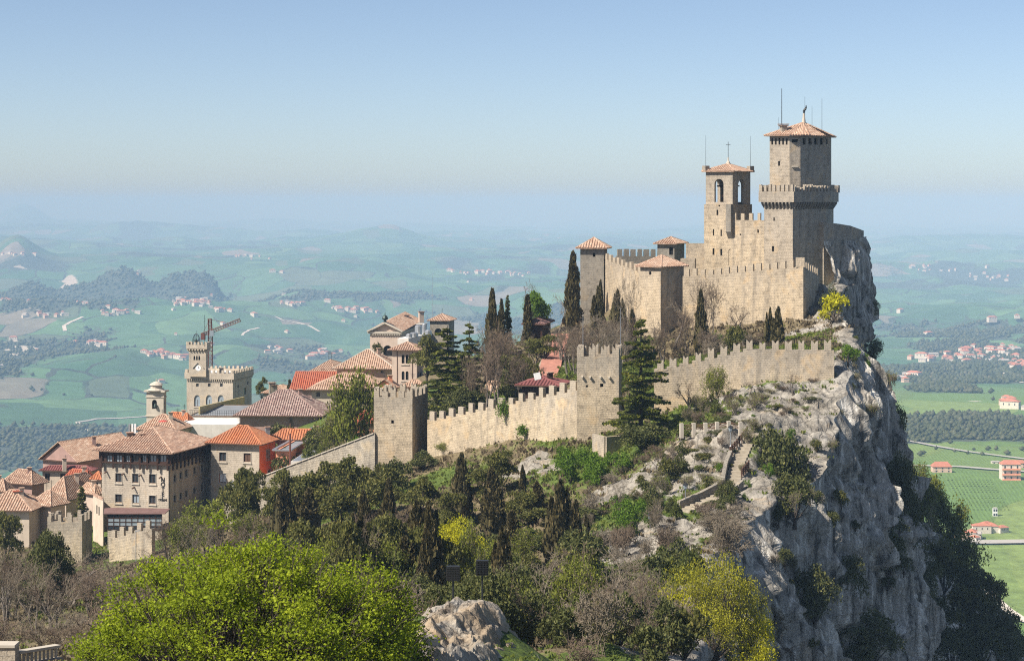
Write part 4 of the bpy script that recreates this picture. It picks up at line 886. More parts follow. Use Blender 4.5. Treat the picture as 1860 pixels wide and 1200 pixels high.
for f, h in zip(fs, (hL, hR, hB, hD)): face_holes(m, f, zmid, zt, [h], thick)
i2 = inset(ftb, thick)
for i in range(4):
    f = Face(i2[i], i2[(i + 1) % 4]); h = (hL, hR, hB, hD)[i]
    face_holes(m, f, zmid, zt, [[h[0] - thick, h[1] - thick, h[2], h[3], h[4]]], 0.0)
m.poly([(*p, zt) for p in ftb]); m.poly([(*p, hL[2] - .15) for p in i2])
m.build('belfry', M_keep, T)
m = MB(); fl = Face(ft_low[0], ft_low[1]); small = [list(fl.rect(1303, 386, 3, 10)), list(fl.rect(1296, 422, 2.5, 12)), list(fl.rect(1310, 423, 2.5, 12)), list(fl.rect(1296, 457, 3.5, 12)), list(fl.rect(1310, 458, 3.5, 12)), list(fl.rect(1306.5, 371.8 + 2, 3, 3))]
face_holes(m, fl, zb, zmid, small, .3)
for i in (1, 2, 3): f = Face(ft_low[i], ft_low[(i + 1) % 4]); m.poly([f.pt(0, zb), f.pt(f.L, zb), f.pt(f.L, zmid), f.pt(0, zmid)])
m.poly([(*p, zmid) for p in ft_low]); m.build('tower_wall', M_fort, T)
for h in small: window(T, fl, h, M_shade, None, .3)
ro = roof(T, ftb, zt + .1, 1.35, .55, 'pyramid', M_tile_old); cb = sum(np.array(p) for p in ftb) / 4
m = MB(); m.lathe((*cb, zt + 1.3), [(.42, 0), (.3, .5), (.14, .7), (.1, 1.3), (0, 1.35)], 6); fin = m.build('finial', M_trim, T)
m = MB(); zc = zt + 2.4; m.tube((*cb, zc), (*cb, Z_at(257, 341)), .045); m.obox((cb[0] - .42, cb[1], Z_at(262, 341)), (cb[0] + .42, cb[1], Z_at(262, 341)), .08, .08); m.build('cross', M_metal, fin)
for k in (0, 2):
    p = np.array(ftb[k]); m = MB(); m.box((*p, zt + .1), (.95, .95, 1.0), ka); b_ = m.build('corner_pier', M_keep, T); r = MB(); r.tube((*p, zt + 1), (*p, Z_at(246, 341)), .035, .02, 5); r.build('lightning_rod', M_metal, b_)
m = MB(); bc = cb; m.lathe((*bc, hL[2] + 1.6), [(.75, 0), (.6, .15), (.42, .6), (.3, 1.0), (0, 1.1)], 12); m.build('bell', M_bronze, T)
m = MB(); zbm = hL[2] + 2.85; m.obox((*(bc - KL * 2.2), zbm), (*(bc + KL * 2.2), zbm), .22, .25); m.obox((*(bc - KR * 2.2), zbm - 1.9), (*(bc + KR * 2.2), zbm + .2), .15, .18); m.obox((*(bc + KL * 1.4), zbm - 2.4), (*(bc - KL * 1.0), zbm), .15, .18); m.build('bell_frame', M_timber, T)

# joining wall with bartizan
W0 = np.array(ft_low[1]); fw = Face(W0 , W0 - KL * 9.0); uR = fw.u_at(1398); W1 = W0 - KL * uR; W0b = np.array(ft_low[1]) + KL * fw.u_at(1331) * 0
zt = Z_at(400, 336.5); T = thing('keep_wall', 'battlement wall between the bell tower and the main tower', 'wall', (*W0, zb)); st = W0 + KL * 1.75 - np.array(Face(W0, W1).n) * -.12
fk = Face(st, W1); m = MB(); ft = [tuple(st), tuple(W1), tuple(W1 + KR * 1.2), tuple(st + KR * 1.2)]
hs = [list(fk.rect(1326, 467, 5.5, 30)) + ['arch']] + [list(fk.rect(1377, 420, 3, 6)), list(fk.rect(1345, 426, 2.5, 3))]; hs = [h for h in hs if h[0] > .05 and h[1] < fk.L - .05]
face_holes(m, fk, zb, zt, hs, .35)
for i in (1, 2, 3): f = Face(ft[i], ft[(i + 1) % 4]); m.poly([f.pt(0, zb), f.pt(f.L, zb), f.pt(f.L, zt), f.pt(0, zt)])
m.poly([(*p, zt) for p in ft]); m.build('wall', M_fort, T)
for h in hs: window(T, fk, h, M_shade, None, .35)
for k in range(6):
    u = .5 + k * (fk.L - 1.0) / 5; p = fk.pt(u, zt, -.24); merlon(T, p[0], p[1], zt, .62, .45, 1.35, math.atan2(fk.d[1], fk.d[0]), False, M_fort)
u0, u1 = fk.u_at(1322.5), fk.u_at(1331.5); bz0, bz1 = Z_at(421, 337), Z_at(371, 337); m = MB(); A, B = fk.pt(u0, 0, .0), fk.pt(u1, 0, .0); A2, B2 = fk.pt(u0, 0, .9), fk.pt(u1, 0, .9)
m.prism([A2[:2], B2[:2], B[:2], A[:2]], bz0, bz1); m.poly([(*A2[:2], bz0), (*B2[:2], bz0), (*B[:2], Z_at(434, 337)), (*A[:2], Z_at(434, 337))]); m.poly([(*A2[:2], bz0), (*A[:2], bz0), (*A[:2], Z_at(434, 337))]); m.poly([(*B2[:2], bz0), (*B[:2], bz0), (*B[:2], Z_at(434, 337))]); m.build('bartizan', M_greystone, T)

# main tower, five-sided
TC = np.array([X_at(1440, 331), 331.0]); r40 = math.radians(40); r76 = math.radians(76)
fl_ = Face(TC, TC + KL); 
def ln(C0, d, px): k = (px - CX) / F; return (k * C0[1] - C0[0]) / (d[0] - k * d[1])
d2 = np.array([math.cos(r40), math.sin(r40)]); d3 = np.array([math.cos(r76), math.sin(r76)])
pL = TC + KL * ln(TC, KL, 1388); pR = TC + d2 * ln(TC, d2, 1501); pR2 = pR + d3 * ln(pR, d3, 1514); pB = pL + KR * 9.5
K5 = [tuple(pL), tuple(TC), tuple(pR), tuple(pR2), tuple(pB)]
T = thing('main_tower', 'tall five-sided stone keep with bracketed battlement gallery and tiled cap', 'tower', (*TC, zb))
zg0, zg1 = Z_at(382, 331), Z_at(348, 331); m = MB(); f0, f1 = Face(pL, TC), Face(TC, pR); small = [list(f0.rect(1406, 398, 2.5, 6)), list(f0.rect(1404, 452, 4, 10))]
zw = Z_at(366, 331); face_holes(m, f0, zb, zw, small, .3); zr = -24
for i in (1, 2, 3, 4): f = Face(K5[i], K5[(i + 1) % 5]); m.poly([f.pt(0, zr), f.pt(f.L, zr), f.pt(f.L, zw), f.pt(0, zw)])
m.build('tower_wall', M_keep, T)
for h in small: window(T, f0, h, M_shade, None, .3)
G5 = inset(K5, -.72); zgp = Z_at(367, 331)
m = MB(); i2 = inset(G5, .5)
for i in range(5):
    a, b = G5[i], G5[(i + 1) % 5]; c, d = i2[(i + 1) % 5], i2[i]; m.poly([(*a, zgp), (*b, zgp), (*b, zg1), (*a, zg1)]); m.poly([(*a, zg1), (*b, zg1), (*c, zg1), (*d, zg1)]); m.poly([(*c, zg1), (*d, zg1), (*d, zg1 - 1.0), (*c, zg1 - 1.0)])
m.poly([(*p, zg1 - 1.0) for p in i2]); m.poly([(*p, zgp) for p in G5]); gal = m.build('gallery', M_keep, T)
for i in range(5):
    f, fo = Face(K5[i], K5[(i + 1) % 5]), Face(G5[i], G5[(i + 1) % 5]); n = max(3, int(f.L / .62))
    for j in range(n):
        u = f.L * (j + .5) / n; m = MB()
        q = [f.pt(u - .13, zg0 + .1, .0), f.pt(u + .13, zg0 + .1, .0), f.pt(u + .13, zgp + .01, 0), f.pt(u - .13, zgp + .01, 0), f.pt(u + .13, zgp + .01, .68), f.pt(u - .13, zgp + .01, .68), f.pt(u + .13, zgp - .3, .68), f.pt(u - .13, zgp - .3, .68)]
        m.poly([q[0], q[1], q[6], q[7]]); m.poly([q[7], q[6], q[4], q[5]]); m.poly([q[0], q[7], q[5], q[3]]); m.poly([q[1], q[2], q[4], q[6]]); m.build('bracket', M_greystone, gal)
    k = max(4, int(round(fo.L / .88)))
    for j in range(k):
        u = fo.L * (j + .5) / k; p = fo.pt(u, zg1, -.22); merlon(gal, p[0], p[1], zg1, .48, .42, 1.2, math.atan2(fo.d[1], fo.d[0]), i == 1, M_keep)
# upper shaft
UC = np.array([X_at(1434, 332.2), 332.2]); uL = UC + KL * ln(UC, KL, 1398); dm = np.array([math.cos(math.radians(8)), math.sin(math.radians(8))]); uM = UC + dm * ln(UC, dm, 1454); uR = uM + d2 * ln(uM, d2, 1507); uB = uR + d3 * 3.5; uB2 = uL + KR * 6.0
U6 = [tuple(uL), tuple(UC), tuple(uM), tuple(uR), tuple(uB), tuple(uB2)]; zu = Z_at(247, 332.5); zu0 = zg1 - 1.0; m = MB(); f0 = Face(uL, UC); f1 = Face(UC, uM); f2 = Face(uM, uR)
slotL = [list(f0.rect(1402.5 + 6.6 * k, 257, 3.2, 12)) for k in range(5)]; slotR = [list(f2.rect(1461 + 10.5 * k, 257, 6, 12)) for k in range(4)] + [list(f2.rect(1502.0, 257, 3.5, 10))]
oth = [list(f0.rect(1415, 297, 3.5, 9))]; mid = [list(f1.rect(1444, 256, 11, 6))]
slotR = [h for h in slotR if h[1] < f2.L - .05]
face_holes(m, f0, zu0, zu, slotL + oth, .35); face_holes(m, f1, zu0, zu, mid, .35); face_holes(m, f2, zu0, zu, slotR, .35)
for i in (3, 4, 5): f = Face(U6[i], U6[(i + 1) % 6]); m.poly([f.pt(0, zu0), f.pt(f.L, zu0), f.pt(f.L, zu), f.pt(0, zu)])
m.poly([(*p, zu) for p in U6]); sh = m.build('upper_shaft', M_keep, T)
for f, hl in ((f0, slotL + oth), (f1, mid), (f2, slotR)):
    for h in hl: window(sh, f, h, M_shade, None, .35)
m = MB(); z = Z_at(303, 332); m.obox(f1.pt(.4, z, .12), f1.pt(f1.L - .5, z, .12), .3, .2); m.build('ledge', M_trim, sh)
apx = np.array([X_at(1460, 336), 336.0]); roof(T, U6, zu + .1, Z_at(224, 336) - zu, .75, 'pyramid', M_tile_old, apex=apx)
m = MB(); za = Z_at(226, 336); m.lathe((*apx, za), [(.5, -.2), (.36, .3), (.22, 1.2), (.16, 1.9), (0, 2.0)], 7); fin = m.build('finial', M_trim, T)
m = MB(); pts = [Vector((apx[0], apx[1], za + 1.9)) + Vector((.35 * math.sin(k * .5) - .3 * (k == 0) * 0 - .12 * k * (k < 3) + .1 * max(0, k - 3), 0, .28 * k)) for k in range(6)]
for a, b, r in zip(pts[:-1], pts[1:], (.16, .24, .24, .18, .1)): m.tube(a, b, r, r * .8, 5)
m.build('feather', M_metal, fin)
for px, py0, py1, r, nm in ((1420, 226, 161, .07, 'flagpole'), (1462, 226, 176, .03, 'lightning_rod'), (1475, 233, 193, .03, 'lightning_rod'), (1493, 236, 179, .035, 'lightning_rod'), (1414, 233, 213, .02, 'lightning_rod')):
    m = MB(); a, b = P(px, py0 + 6, 335), P(px, py1, 335); m.tube(a, b, r, r * .7, 5); m.build(nm, M_metal, T)
q = P(1423, 238, 334); chimney(T, q[0], q[1], q[2] - .4, Z_at(229, 334), 1.0, M_keep, M_tile_old)
m = MB(); q = P(1423, 226.5, 334); m.box((q[0], q[1], q[2]), (1.9, 1.3, .12)); m.build('chimney_roof', M_tile_old, T)

# parapet on the summit rock
T = thing('rock_parapet', 'shaded masonry parapet on the summit rock beside the main tower', 'wall', P(1540, 430, 332)); m = MB()
q = [np.array([*SQ[i][:2], Z_at(y, SQ[i][1])]) for i, y in ((0, 404), (1, 406), (2, 410), (3, 419))]
nn0 = []
for a, b in zip(q[:-1], q[1:]): dd = (b - a)[:2]; dd = dd / np.linalg.norm(dd); nn0.append(np.array([-dd[1], dd[0]]))
for i, (a, b) in enumerate(zip(q[:-1], q[1:])):
    nn = nn0[1] * 1.2; z0 = -16; a2, b2 = a[:2] + nn, b[:2] + nn
    m.poly([(*a[:2], z0), (*b[:2], z0), b, a]); m.poly([a, b, (*b2, b[2]), (*a2, a[2])]); m.poly([(*b2, z0), (*a2, z0), (*a2, a[2]), (*b2, b[2])])
    if i == 0: m.poly([(*a2, z0), (*a[:2], z0), a, (*a2, a[2])])
m.poly([(*b[:2], z0), (*b2, z0), (*b2, b[2]), b]); m.build('wall', M_keep, T)
# ------------------------------------------------------------------ the town
# hotel with timber gallery
WN = [(0, 215.5, 867, 11.5, 16.5), (0, 246, 868, 11.5, 16.5), (0, 277, 869, 12, 17), (0, 215.5, 904.5, 12, 15), (0, 246.5, 905.5, 12, 16, None, M_glass_pale), (0, 277, 907, 12, 15)]
WR = [(1, px, py, 4.2, 12) for px, py in ((317, 868), (328, 863), (338, 859), (353, 854), (367, 849), (317, 905), (328, 900), (338, 896), (353, 890), (367, 884))]
T, ft, fcs, zb, zt = house('hotel', 'stone hotel with dark timber top gallery and broad tiled hip roof', 308, 318, 17, 185, 380, 842, M_ashlar, None, wins=WN + WR, ybase=972, frame=M_frame, surround=M_trim, sill=M_trim, cat='hotel', wd=.22)
zg = Z_at(823, 318); g = inset(ft, -.35); f0, f1 = Face(g[0], g[1]), Face(g[1], g[2]); hs = []
for px, w, dk in ((198.5, 10, 0), (216, 11, 0), (232, 8, 0), (246, 11, 1), (262, 8, 0), (278, 12, 0), (296, 12, 0)): hs.append((list(f0.rect(px, 832.5, w, 13)), M_glass if dk else M_glass_pale))
hr = [(list(f1.rect(px, 832 - (px - 308) * .30, 3.6, 12)), M_glass) for px in (317, 327, 336, 345, 353, 361, 369, 376)]
m = MB(); face_holes(m, f0, zt, zg, [h for h, k in hs], .2); face_holes(m, f1, zt, zg, [h for h, k in hr], .2)
for i in (2, 3): f = Face(g[i], g[(i + 1) % 4]); m.poly([f.pt(0, zt), f.pt(f.L, zt), f.pt(f.L, zg), f.pt(0, zg)])
m.poly([(*p, zg) for p in g]); m.poly([(*p, zt) for p in g][::-1]); gal = m.build('timber_gallery', M_timber, T)
for f, hl in ((f0, hs), (f1, hr)):
    for h, k in hl: window(gal, f, h, k, M_timber, .2)
for px in (185.5, 206.5, 224.5, 238, 255, 268, 287, 305): u = min(max(f0.u_at(px), .1), f0.L - .1); m = MB(); m.obox(f0.pt(u, Z_at(854, 318), .12), f0.pt(u, zg, .12), .28, .3); m.build('gallery_post', M_timber, gal)
for k in range(11): u = f1.L * (k + .5) / 11; m = MB(); m.obox(f1.pt(u, zt - 1.1, .1), f1.pt(u, zg, .1), .26, .28); m.build('gallery_post', M_timber, gal)
m = MB(); m.obox(f0.pt(-.2, Z_at(843, 318), .1), f0.pt(f0.L + .1, Z_at(843, 318), .1), .3, .25); m.build('gallery_beam', M_timber, gal)
roof(T, ft, zg + .13, 3.2, 1.25, 'hip', M_tile_brown, [M_tile_old, M_cream], axis=1)
for px, py0, py1, Y in ((236, 800, 786, 324), (260, 800, 788, 324), (295, 798, 790, 328)): q = P(px, py0, Y); chimney(T, q[0], q[1], q[2] - 1.2, Z_at(py1, Y), .95)
for px, py in ((197, 858), (228, 860), (259, 861), (296, 863), (247, 884)): u = fcs[0].u_at(px - 3); z = Z_at(py, 320); m = MB(); m.obox(fcs[0].pt(u, z, 0), fcs[0].pt(u, z - .15, .75), .18, .18); m.build('beam_stub', M_frame, T)
def letters(txt, fc, u, z, size, vertical, mat, T, nm='lettering'):
    cu = bpy.data.curves.new('lettering', 'FONT'); cu.size = size; cu.extrude = .03; cu.align_x = 'CENTER'
    cu.body = '\n'.join(txt) if vertical else txt; cu.space_line = .78; cu.materials.append(mat)
    o = bpy.data.objects.new(nm, cu); COL.objects.link(o); dg = bpy.context.evaluated_depsgraph_get(); me = bpy.data.meshes.new_from_object(o.evaluated_get(dg)); bpy.data.objects.remove(o)
    o = bpy.data.objects.new(nm, me); COL.objects.link(o); o.parent = T; ox, oy, oz = parent_origin(T); p = fc.pt(u, z, .06)
    o.location = (p[0] - ox, p[1] - oy, p[2] - oz); o.rotation_euler = (math.pi / 2, 0, math.atan2(fc.d[1], fc.d[0])); return o
letters('HOTEL', fcs[0], fcs[0].u_at(296), Z_at(874, 318.5), 1.02, True, M_metal, T); letters('CESARE', fcs[0], fcs[0].u_at(295.5), Z_at(908.5, 318.5), .46, False, M_metal, T)
for i, px in enumerate((307.3,)): m = MB(); u = fcs[0].u_at(px); m.tube(fcs[0].pt(u, zb, .08), fcs[0].pt(u, zt, .08), .07); m.build('drainpipe', M_metal, T)
# glasshouse porch under the hotel
T = thing('glasshouse', 'glazed porch with purple-brown lean-to roof below the hotel', 'porch', P(250, 965, 314)); A, B = P(190, 921, 317.5), P(309, 923, 316.5); A2, B2 = P(188, 932, 312), P(300, 932, 311.5)
m = MB(); m.poly([A2, B2, B, A]); m.poly([A2 - (0, 0, .12), B2 - (0, 0, .12), B - (0, 0, .12), A - (0, 0, .12)]); m.poly([A2 - (0, 0, .12), B2 - (0, 0, .12), B2, A2]); m.build('roof', M_sheet_brown, T)
fc = Face(A2 + (.6, .3, 0), B2 + (-.6, .3, 0)); z1, z0 = A2[2] - .14, Z_at(962, 312); cols, rows = 9, 4
for i in range(cols):
    for j in range(rows):
        u0, u1 = fc.L * i / cols + .06, fc.L * (i + 1) / cols - .06; v0, v1 = z0 + (z1 - z0) * j / rows + .06, z0 + (z1 - z0) * (j + 1) / rows - .06
        m = MB(); m.poly([fc.pt(u0, v0), fc.pt(u1, v0), fc.pt(u1, v1), fc.pt(u0, v1)]); m.build('pane', M_glass_pale if j in (2, 1) else M_glass, T)
m = MB()
for i in range(cols + 1): u = fc.L * i / cols; m.obox(fc.pt(u, z0), fc.pt(u, z1), .1, .12)
for j in range(rows + 1): v = z0 + (z1 - z0) * j / rows; m.obox(fc.pt(0, v, .004), fc.pt(fc.L, v, .004), .12, .1)
m.build('glazing_bars', M_timber, T); m = MB(); m.prism([fc.pt(0, 0)[:2], fc.pt(fc.L, 0)[:2], fc.pt(fc.L, 0, -3)[:2], fc.pt(0, 0, -3)[:2]], z0 - 4, z0 + .02); m.build('base_wall', M_ashlar, T)
# cream lean-to wing beside the hotel
T, ft, fcs, zb, zt = house('side_wing', 'narrow cream wing with sloping white wall beside the hotel porch', 187, 316.5, 62, 169, 189, 905, M_cream, 'flat', rmat=M_tile_brown, wins=[(0, 176, 925, 2.2, 16), (0, 180, 928, 2.2, 16)], glass=M_glass)
house('link_house', 'narrow plastered house squeezed between the hotel and the grey-fronted house', 388, 332, 5, 372, 390, 822, M_beige, 'flat', rmat=M_tile_old, wins=[(0, 379, 845, 4, 10), (0, 379, 875, 4, 10)])
# orange and grey house
T, ft, fcs, zb, zt = house('corner_house', 'grey-fronted house with bright orange side wall and orange tile roof', 471, 326, 15, 383, 500, 808, M_ashlar, 'hip', 2.6, M_tile_orange, wins=[(0, 404.5, 829, 12.5, 16), (0, 449, 830.5, 13, 16, None, M_frame), (0, 404.5, 867.5, 12.5, 17, None, M_pale), (0, 449, 868.5, 12.5, 16), (1, 485, 825, 2.6, 16), (1, 488.5, 825, 2.6, 16), (1, 489, 856, 6, 6)], frame=M_frame, surround=M_trim, sill=M_trim, over=.75, axis=0)
f1 = fcs[1]
T['label'] = 'grey-fronted house with bright orange side wall and orange tile roof'
for o in [c for c in T.children if c.name.startswith('wall')]:
    o.data.materials.append(M_orange)
    for p in o.data.polygons:
        n = p.normal
        if n.x * f1.n[0] + n.y * f1.n[1] > .9: p.material_index = 1
q = P(428, 798, 332); chimney(T, q[0], q[1], q[2] - 1, Z_at(789, 332), .65, M_white); q = P(486, 793, 332); chimney(T, q[0], q[1], q[2] - 1, Z_at(776, 332), .75, M_zinc)
T, ft, fcs, zb, zt = house('long_house', 'long low house with orange tile roof behind the satellite pole', 606, 338, 4, 492, 612, 800, M_mauve, 'hip', 1.6, M_tile_orange, over=.6, axis=0)
T, ft, fcs, zb, zt = house('annex', 'flat grey-roofed annex with salmon wall above the sloping wall', 524, 324, 6, 501, 592, 818, M_salmon, 'flat', rmat=M_grey_roof, parapet=.3)
m = MB()
for a, b in zip([0, 1, 2, 3], [1, 2, 3, 0]): g = inset(ft, -.35); m.obox((*g[a], zt + .1), (*g[b], zt + .1), .5, .22)
m.build('roof_edge', M_zinc, T)
T, ft, fcs, zb, zt = house('lean_to', 'low shed with pale grey sheet roof beside the sloping wall', 560, 316, 5, 528, 588, 838, M_white, 'flat', rmat=M_zinc)
# purple-roofed house
T, ft, fcs, zb, zt = house('mansard_house', 'mauve house with weathered purple-brown hip roof and two skylights', 578, 372, 4, 436, 600, 756, M_mauve, 'hip', 4.3, M_tile_purple, over=1.1, depth=13, axis=0)
for px in (495, 530):
    q = P(px, 733.5, 376.5); m = MB(); sl = Vector((0, .82, .57)); m.obox(Vector(q) - sl * .75, Vector(q) + sl * .75, 1.5, .16); s_ = m.build('skylight', M_zinc, T); m = MB(); m.obox(Vector(q) - sl * .6 + Vector((0, -.05, .09)), Vector(q) + sl * .6 + Vector((0, -.05, .09)), 1.2, .06); m.build('pane', M_glass_pale, s_)
m = MB(); u = fcs[0].u_at(528); m.tube(fcs[0].pt(u, zb, .3), fcs[0].pt(u, zt, .3), .18); m.build('drainpipe', M_frame, T)
# terrace building and white flat block
T, ft, fcs, zb, zt = house('terrace_building', 'flat-roofed brick building with railed roof terrace below the palace', 434, 408, 4, 343, 446, 755, M_brick, 'flat', rmat=M_grey_roof, parapet=.3, depth=22)
f0, f3 = Face(ft[0], ft[1]), Face(ft[3], ft[0])
for i in range(22):
    u = f0.L * (i + .5) / 22; m = MB(); m.tube(f0.pt(u, zt, -.15), f0.pt(u, zt + 1.1, -.15), .035, n=4); m.build('railing_post', M_metal, T)
m = MB(); m.tube(f0.pt(0, zt + 1.1, -.15), f0.pt(f0.L, zt + 1.1, -.15), .04, n=4); m.tube(f0.pt(0, zt + .6, -.15), f0.pt(f0.L, zt + .6, -.15), .03, n=4); m.build('handrail', M_metal, T)
A, B = P(362, 753, 412), P(443, 722, 452); m = MB(); m.obox((*A[:2], A[2] + .9), (*B[:2], B[2] - .6), .3, 1.7); m.build('yellow_parapet', M_yellowwall, T)
T, ft, fcs, zb, zt = house('flat_block', 'white flat-roofed block behind the hotel roof', 430, 372, 4, 322, 445, 771, M_white, 'flat', rmat=M_white_roof, parapet=.3, depth=12)
T, ft, fcs, zb, zt = house('town_house', 'tiled house with dormer just behind the hotel ridge', 318, 366, 14, 250, 345, 783, M_cream, 'hip', 2.6, M_tile_old, over=.5, axis=0)
q = P(296, 765, 362); m = MB(); m.lathe((q[0], q[1], q[2]), [(.9, 0), (.75, .1), (.3, .22), (0, .25)], 12); o = m.build('satellite_dish', M_redpaint, T); o.rotation_euler = (0, 0, 0)
T, ft, fcs, zb, zt = house('town_house', 'small orange-roofed house left of the terrace building', 341, 380, 30, 300, 352, 771, M_beige, 'hip', 2.0, M_tile_orange, over=.4)
# houses at the left
T, ft, fcs, zb, zt = house('gabled_house', 'long gabled house with pale brown tile roof at the town edge', 140, 372, 30, 78, 196, 840, M_mauve, 'gable', 3.6, M_tile_old, over=.6, axis=1, depth=17)
T, ft, fcs, zb, zt = house('sheet_roof_house', 'beige house with dark red flat sheet roof and two windows', 165, 356, 5, 77, 172, 856, M_cream, 'hip', .7, M_sheet, wins=[(0, 86, 866, 9, 14), (0, 114, 866, 9, 13)], over=.5, frame=M_frame)
q = P(117, 850, 356); chimney(T, q[0], q[1], q[2] - .6, Z_at(833, 356), .7, M_cream)
T, ft, fcs, zb, zt = house('red_roof_house', 'low house with bright red tile roof in front of the sheet-roofed house', 160, 346, 25, 118, 172, 876, M_cream, 'hip', 1.9, M_tile_red, over=.5)
T, ft, fcs, zb, zt = house('small_roof_house', 'tiny tiled house tucked against the hotel side', 183, 340, 20, 168, 190, 872, M_beige, 'pyramid', 1.3, M_tile_orange, over=.4, wins=[(0, 174, 880, 8, 8)])
T, ft, fcs, zb, zt = house('hipped_house', 'square house with hipped brown tile roof at the far left of the town', 58, 350, 28, 10, 80, 881, M_mauve, 'hip', 2.3, M_tile_brown, over=.6, capmat=M_tile_old)
T, ft, fcs, zb, zt = house('broad_house', 'broad house with sweeping pale tile roof behind the spruce', 120, 335, 24, 84, 186, 909, M_beige, 'hip', 3.6, M_tile_old, over=.6)
T, ft, fcs, zb, zt = house('front_house', 'cream house with faded pink tile hip roof at the left edge', 53, 318, 6, -40, 60, 928, M_cream, 'hip', 2.7, M_tile_old, wins=[(0, 32, 955, 7, 16)], over=.75, depth=8, frame=M_frame)
q = P(32, 906, 322); chimney(T, q[0], q[1], q[2] - 1, Z_at(892, 322), 1.2, M_cream, M_tile_red)
T, ft, fcs, zb, zt = house('side_house', 'house with faded pink tile roof right of the chimneyed house', 92, 322, 30, 60, 118, 920, M_beige, 'hip', 2.2, M_tile_old, over=.6)
T, ft, fcs, zb, zt = house('edge_house', 'house with ridged tile roof cut by the left frame edge', 8, 340, 20, -40, 18, 893, M_beige, 'hip', 2.0, M_tile_old, over=.6)
T, ft, fcs, zb, zt = house('tiled_outhouse', 'small outhouse with old tile roof beside the hotel foot', 172, 330, 40, 146, 186, 899, M_beige, 'hip', 1.6, M_tile_old, over=.4)
# bell turret of the small church
ft = foot4(297, 425, 12, 266, 302); zt = Z_at(712, 425); T = thing('church_turret', 'pale slender bell turret with domed cap above the hotel roof', 'tower', (*ft[1], Z_at(790, 425)))
m = MB(); f0, f1 = Face(ft[0], ft[1]), Face(ft[1], ft[2]); h0 = list(f0.rect(280.5, 734, 9, 17)) + ['arch']; h1 = list(f1.rect(299.4, 734, 1.6, 15)) + ['arch']; zb = Z_at(790, 425)
face_holes(m, f0, zb, zt, [h0], .4); face_holes(m, f1, zb, zt, [h1], .4)
for i in (2, 3): f = Face(ft[i], ft[(i + 1) % 4]); m.poly([f.pt(0, zb), f.pt(f.L, zb), f.pt(f.L, zt), f.pt(0, zt)])
m.build('tower_wall', M_trim, T); window(T, f0, h0, M_shade, None, .4); window(T, f1, h1, M_shade, None, .4)
for z, g, t_ in ((zt, .45, .35), (Z_at(757, 425), .2, .3), (Z_at(722, 425), .15, .2)): m = MB(); m.prism(inset(ft, -g), z, z + t_, bottom=True); m.build('cornice', M_trim, T)
cb = sum(np.array(p) for p in ft) / 4; m = MB(); m.lathe((*cb, zt + .35), [(2.0, 0), (1.55, .35), (1.3, .4), (1.25, 1.1), (1.55, 1.15), (1.2, 1.5), (.5, 1.85), (.12, 1.95), (.1, 2.4), (0, 2.5)], 12); m.build('dome', M_trim, T)
m = MB(); m.lathe((*(cb - np.array([.0, 1.2])), h0[2] + .5), [(.42, 0), (.3, .4), (.16, .75), (0, .8)], 8); m.build('bell', M_bronze, T)
# the public palace
YP = 520; ft = foot4(423, YP, 14, 339, 457); zc = Z_at(678, YP); zb = Z_at(775, YP); f0, f1 = Face(ft[0], ft[1]), Face(ft[1], ft[2])
T = thing('palace', 'crenellated stone palace with clock tower and pointed-arch windows', 'palace', (*ft[1], zb))
ho = [list(f0.rect(px, 727.5, 11, 21)) + ['pointed'] for px in (358, 379.5, 401)] + [list(f0.rect(px, 699, 5, 6)) for px in (358.5, 380, 402)]; hr = [list(f1.rect(445, 710, 5, 12)), list(f1.rect(433, 701, 3, 5)), list(f1.rect(450, 695, 3, 5))]
m = MB(); face_holes(m, f0, zb, zc, ho, .4); face_holes(m, f1, zb, zc, hr, .3)
for i in (2, 3): f = Face(ft[i], ft[(i + 1) % 4]); m.poly([f.pt(0, zb), f.pt(f.L, zb), f.pt(f.L, zc), f.pt(0, zc)])
m.build('wall', M_ashlar, T)
for h in ho: window(T, f0, h, M_glass_pale if len(h) > 4 else M_glass, M_frame if len(h) > 4 else None, .35, None, M_trim if len(h) > 4 else None)
for h in hr: window(T, f1, h, M_glass, None, .3)
g = inset(ft, -.45); i2 = inset(ft, .3); zg0 = Z_at(689, YP); m = MB()
for i in range(4):
    a, b = g[i], g[(i + 1) % 4]; c, d = i2[(i + 1) % 4], i2[i]; m.poly([(*a, zg0), (*b, zg0), (*b, zc), (*a, zc)]); m.poly([(*a, zc), (*b, zc), (*c, zc), (*d, zc)]); m.poly([(*c, zc), (*d, zc), (*d, zc - 1.2), (*c, zc - 1.2)])
m.poly([(*p, zg0) for p in g]); par = m.build('parapet', M_ashlar, T); m = MB(); m.poly([(*p, zc - .5) for p in i2]); m.build('roof', M_white_roof, T)
for i in (0, 1, 2, 3):
    f = Face(g[i], g[(i + 1) % 4]); n = 11 if i % 2 == 0 else 12
    for j in range(n): u = f.L * (j + .5) / n; p = f.pt(u, zc, -.25); merlon(par, p[0], p[1], zc, .62 if i % 2 == 0 else f.L / n * .55, .45, .8, math.atan2(f.d[1], f.d[0]), False, M_ashlar)
    fw = Face(ft[i], ft[(i + 1) % 4]); n = 22 if i < 2 else 0
    for j in range(n): u = fw.L * (j + .5) / n; m = MB(); m.obox(fw.pt(u, zg0 - .25, .0), fw.pt(u, zg0 - .25, .4), .25, .5); m.build('corbel', M_ashlar, par)
q = P(402, 664, 528); chimney(T, q[0], q[1], zc - .6, zc + .8, 1.1, M_ashlar, M_trim)
fc = foot4(374, YP + .6, 14, 343, 378); zt_ = Z_at(634, YP); m = MB(); f0, f1 = Face(fc[0], fc[1]), Face(fc[1], fc[2]); h3 = [list(f0.rect(px, 650, 3.2, 8)) + ['pointed'] for px in (353, 357.5, 362)]
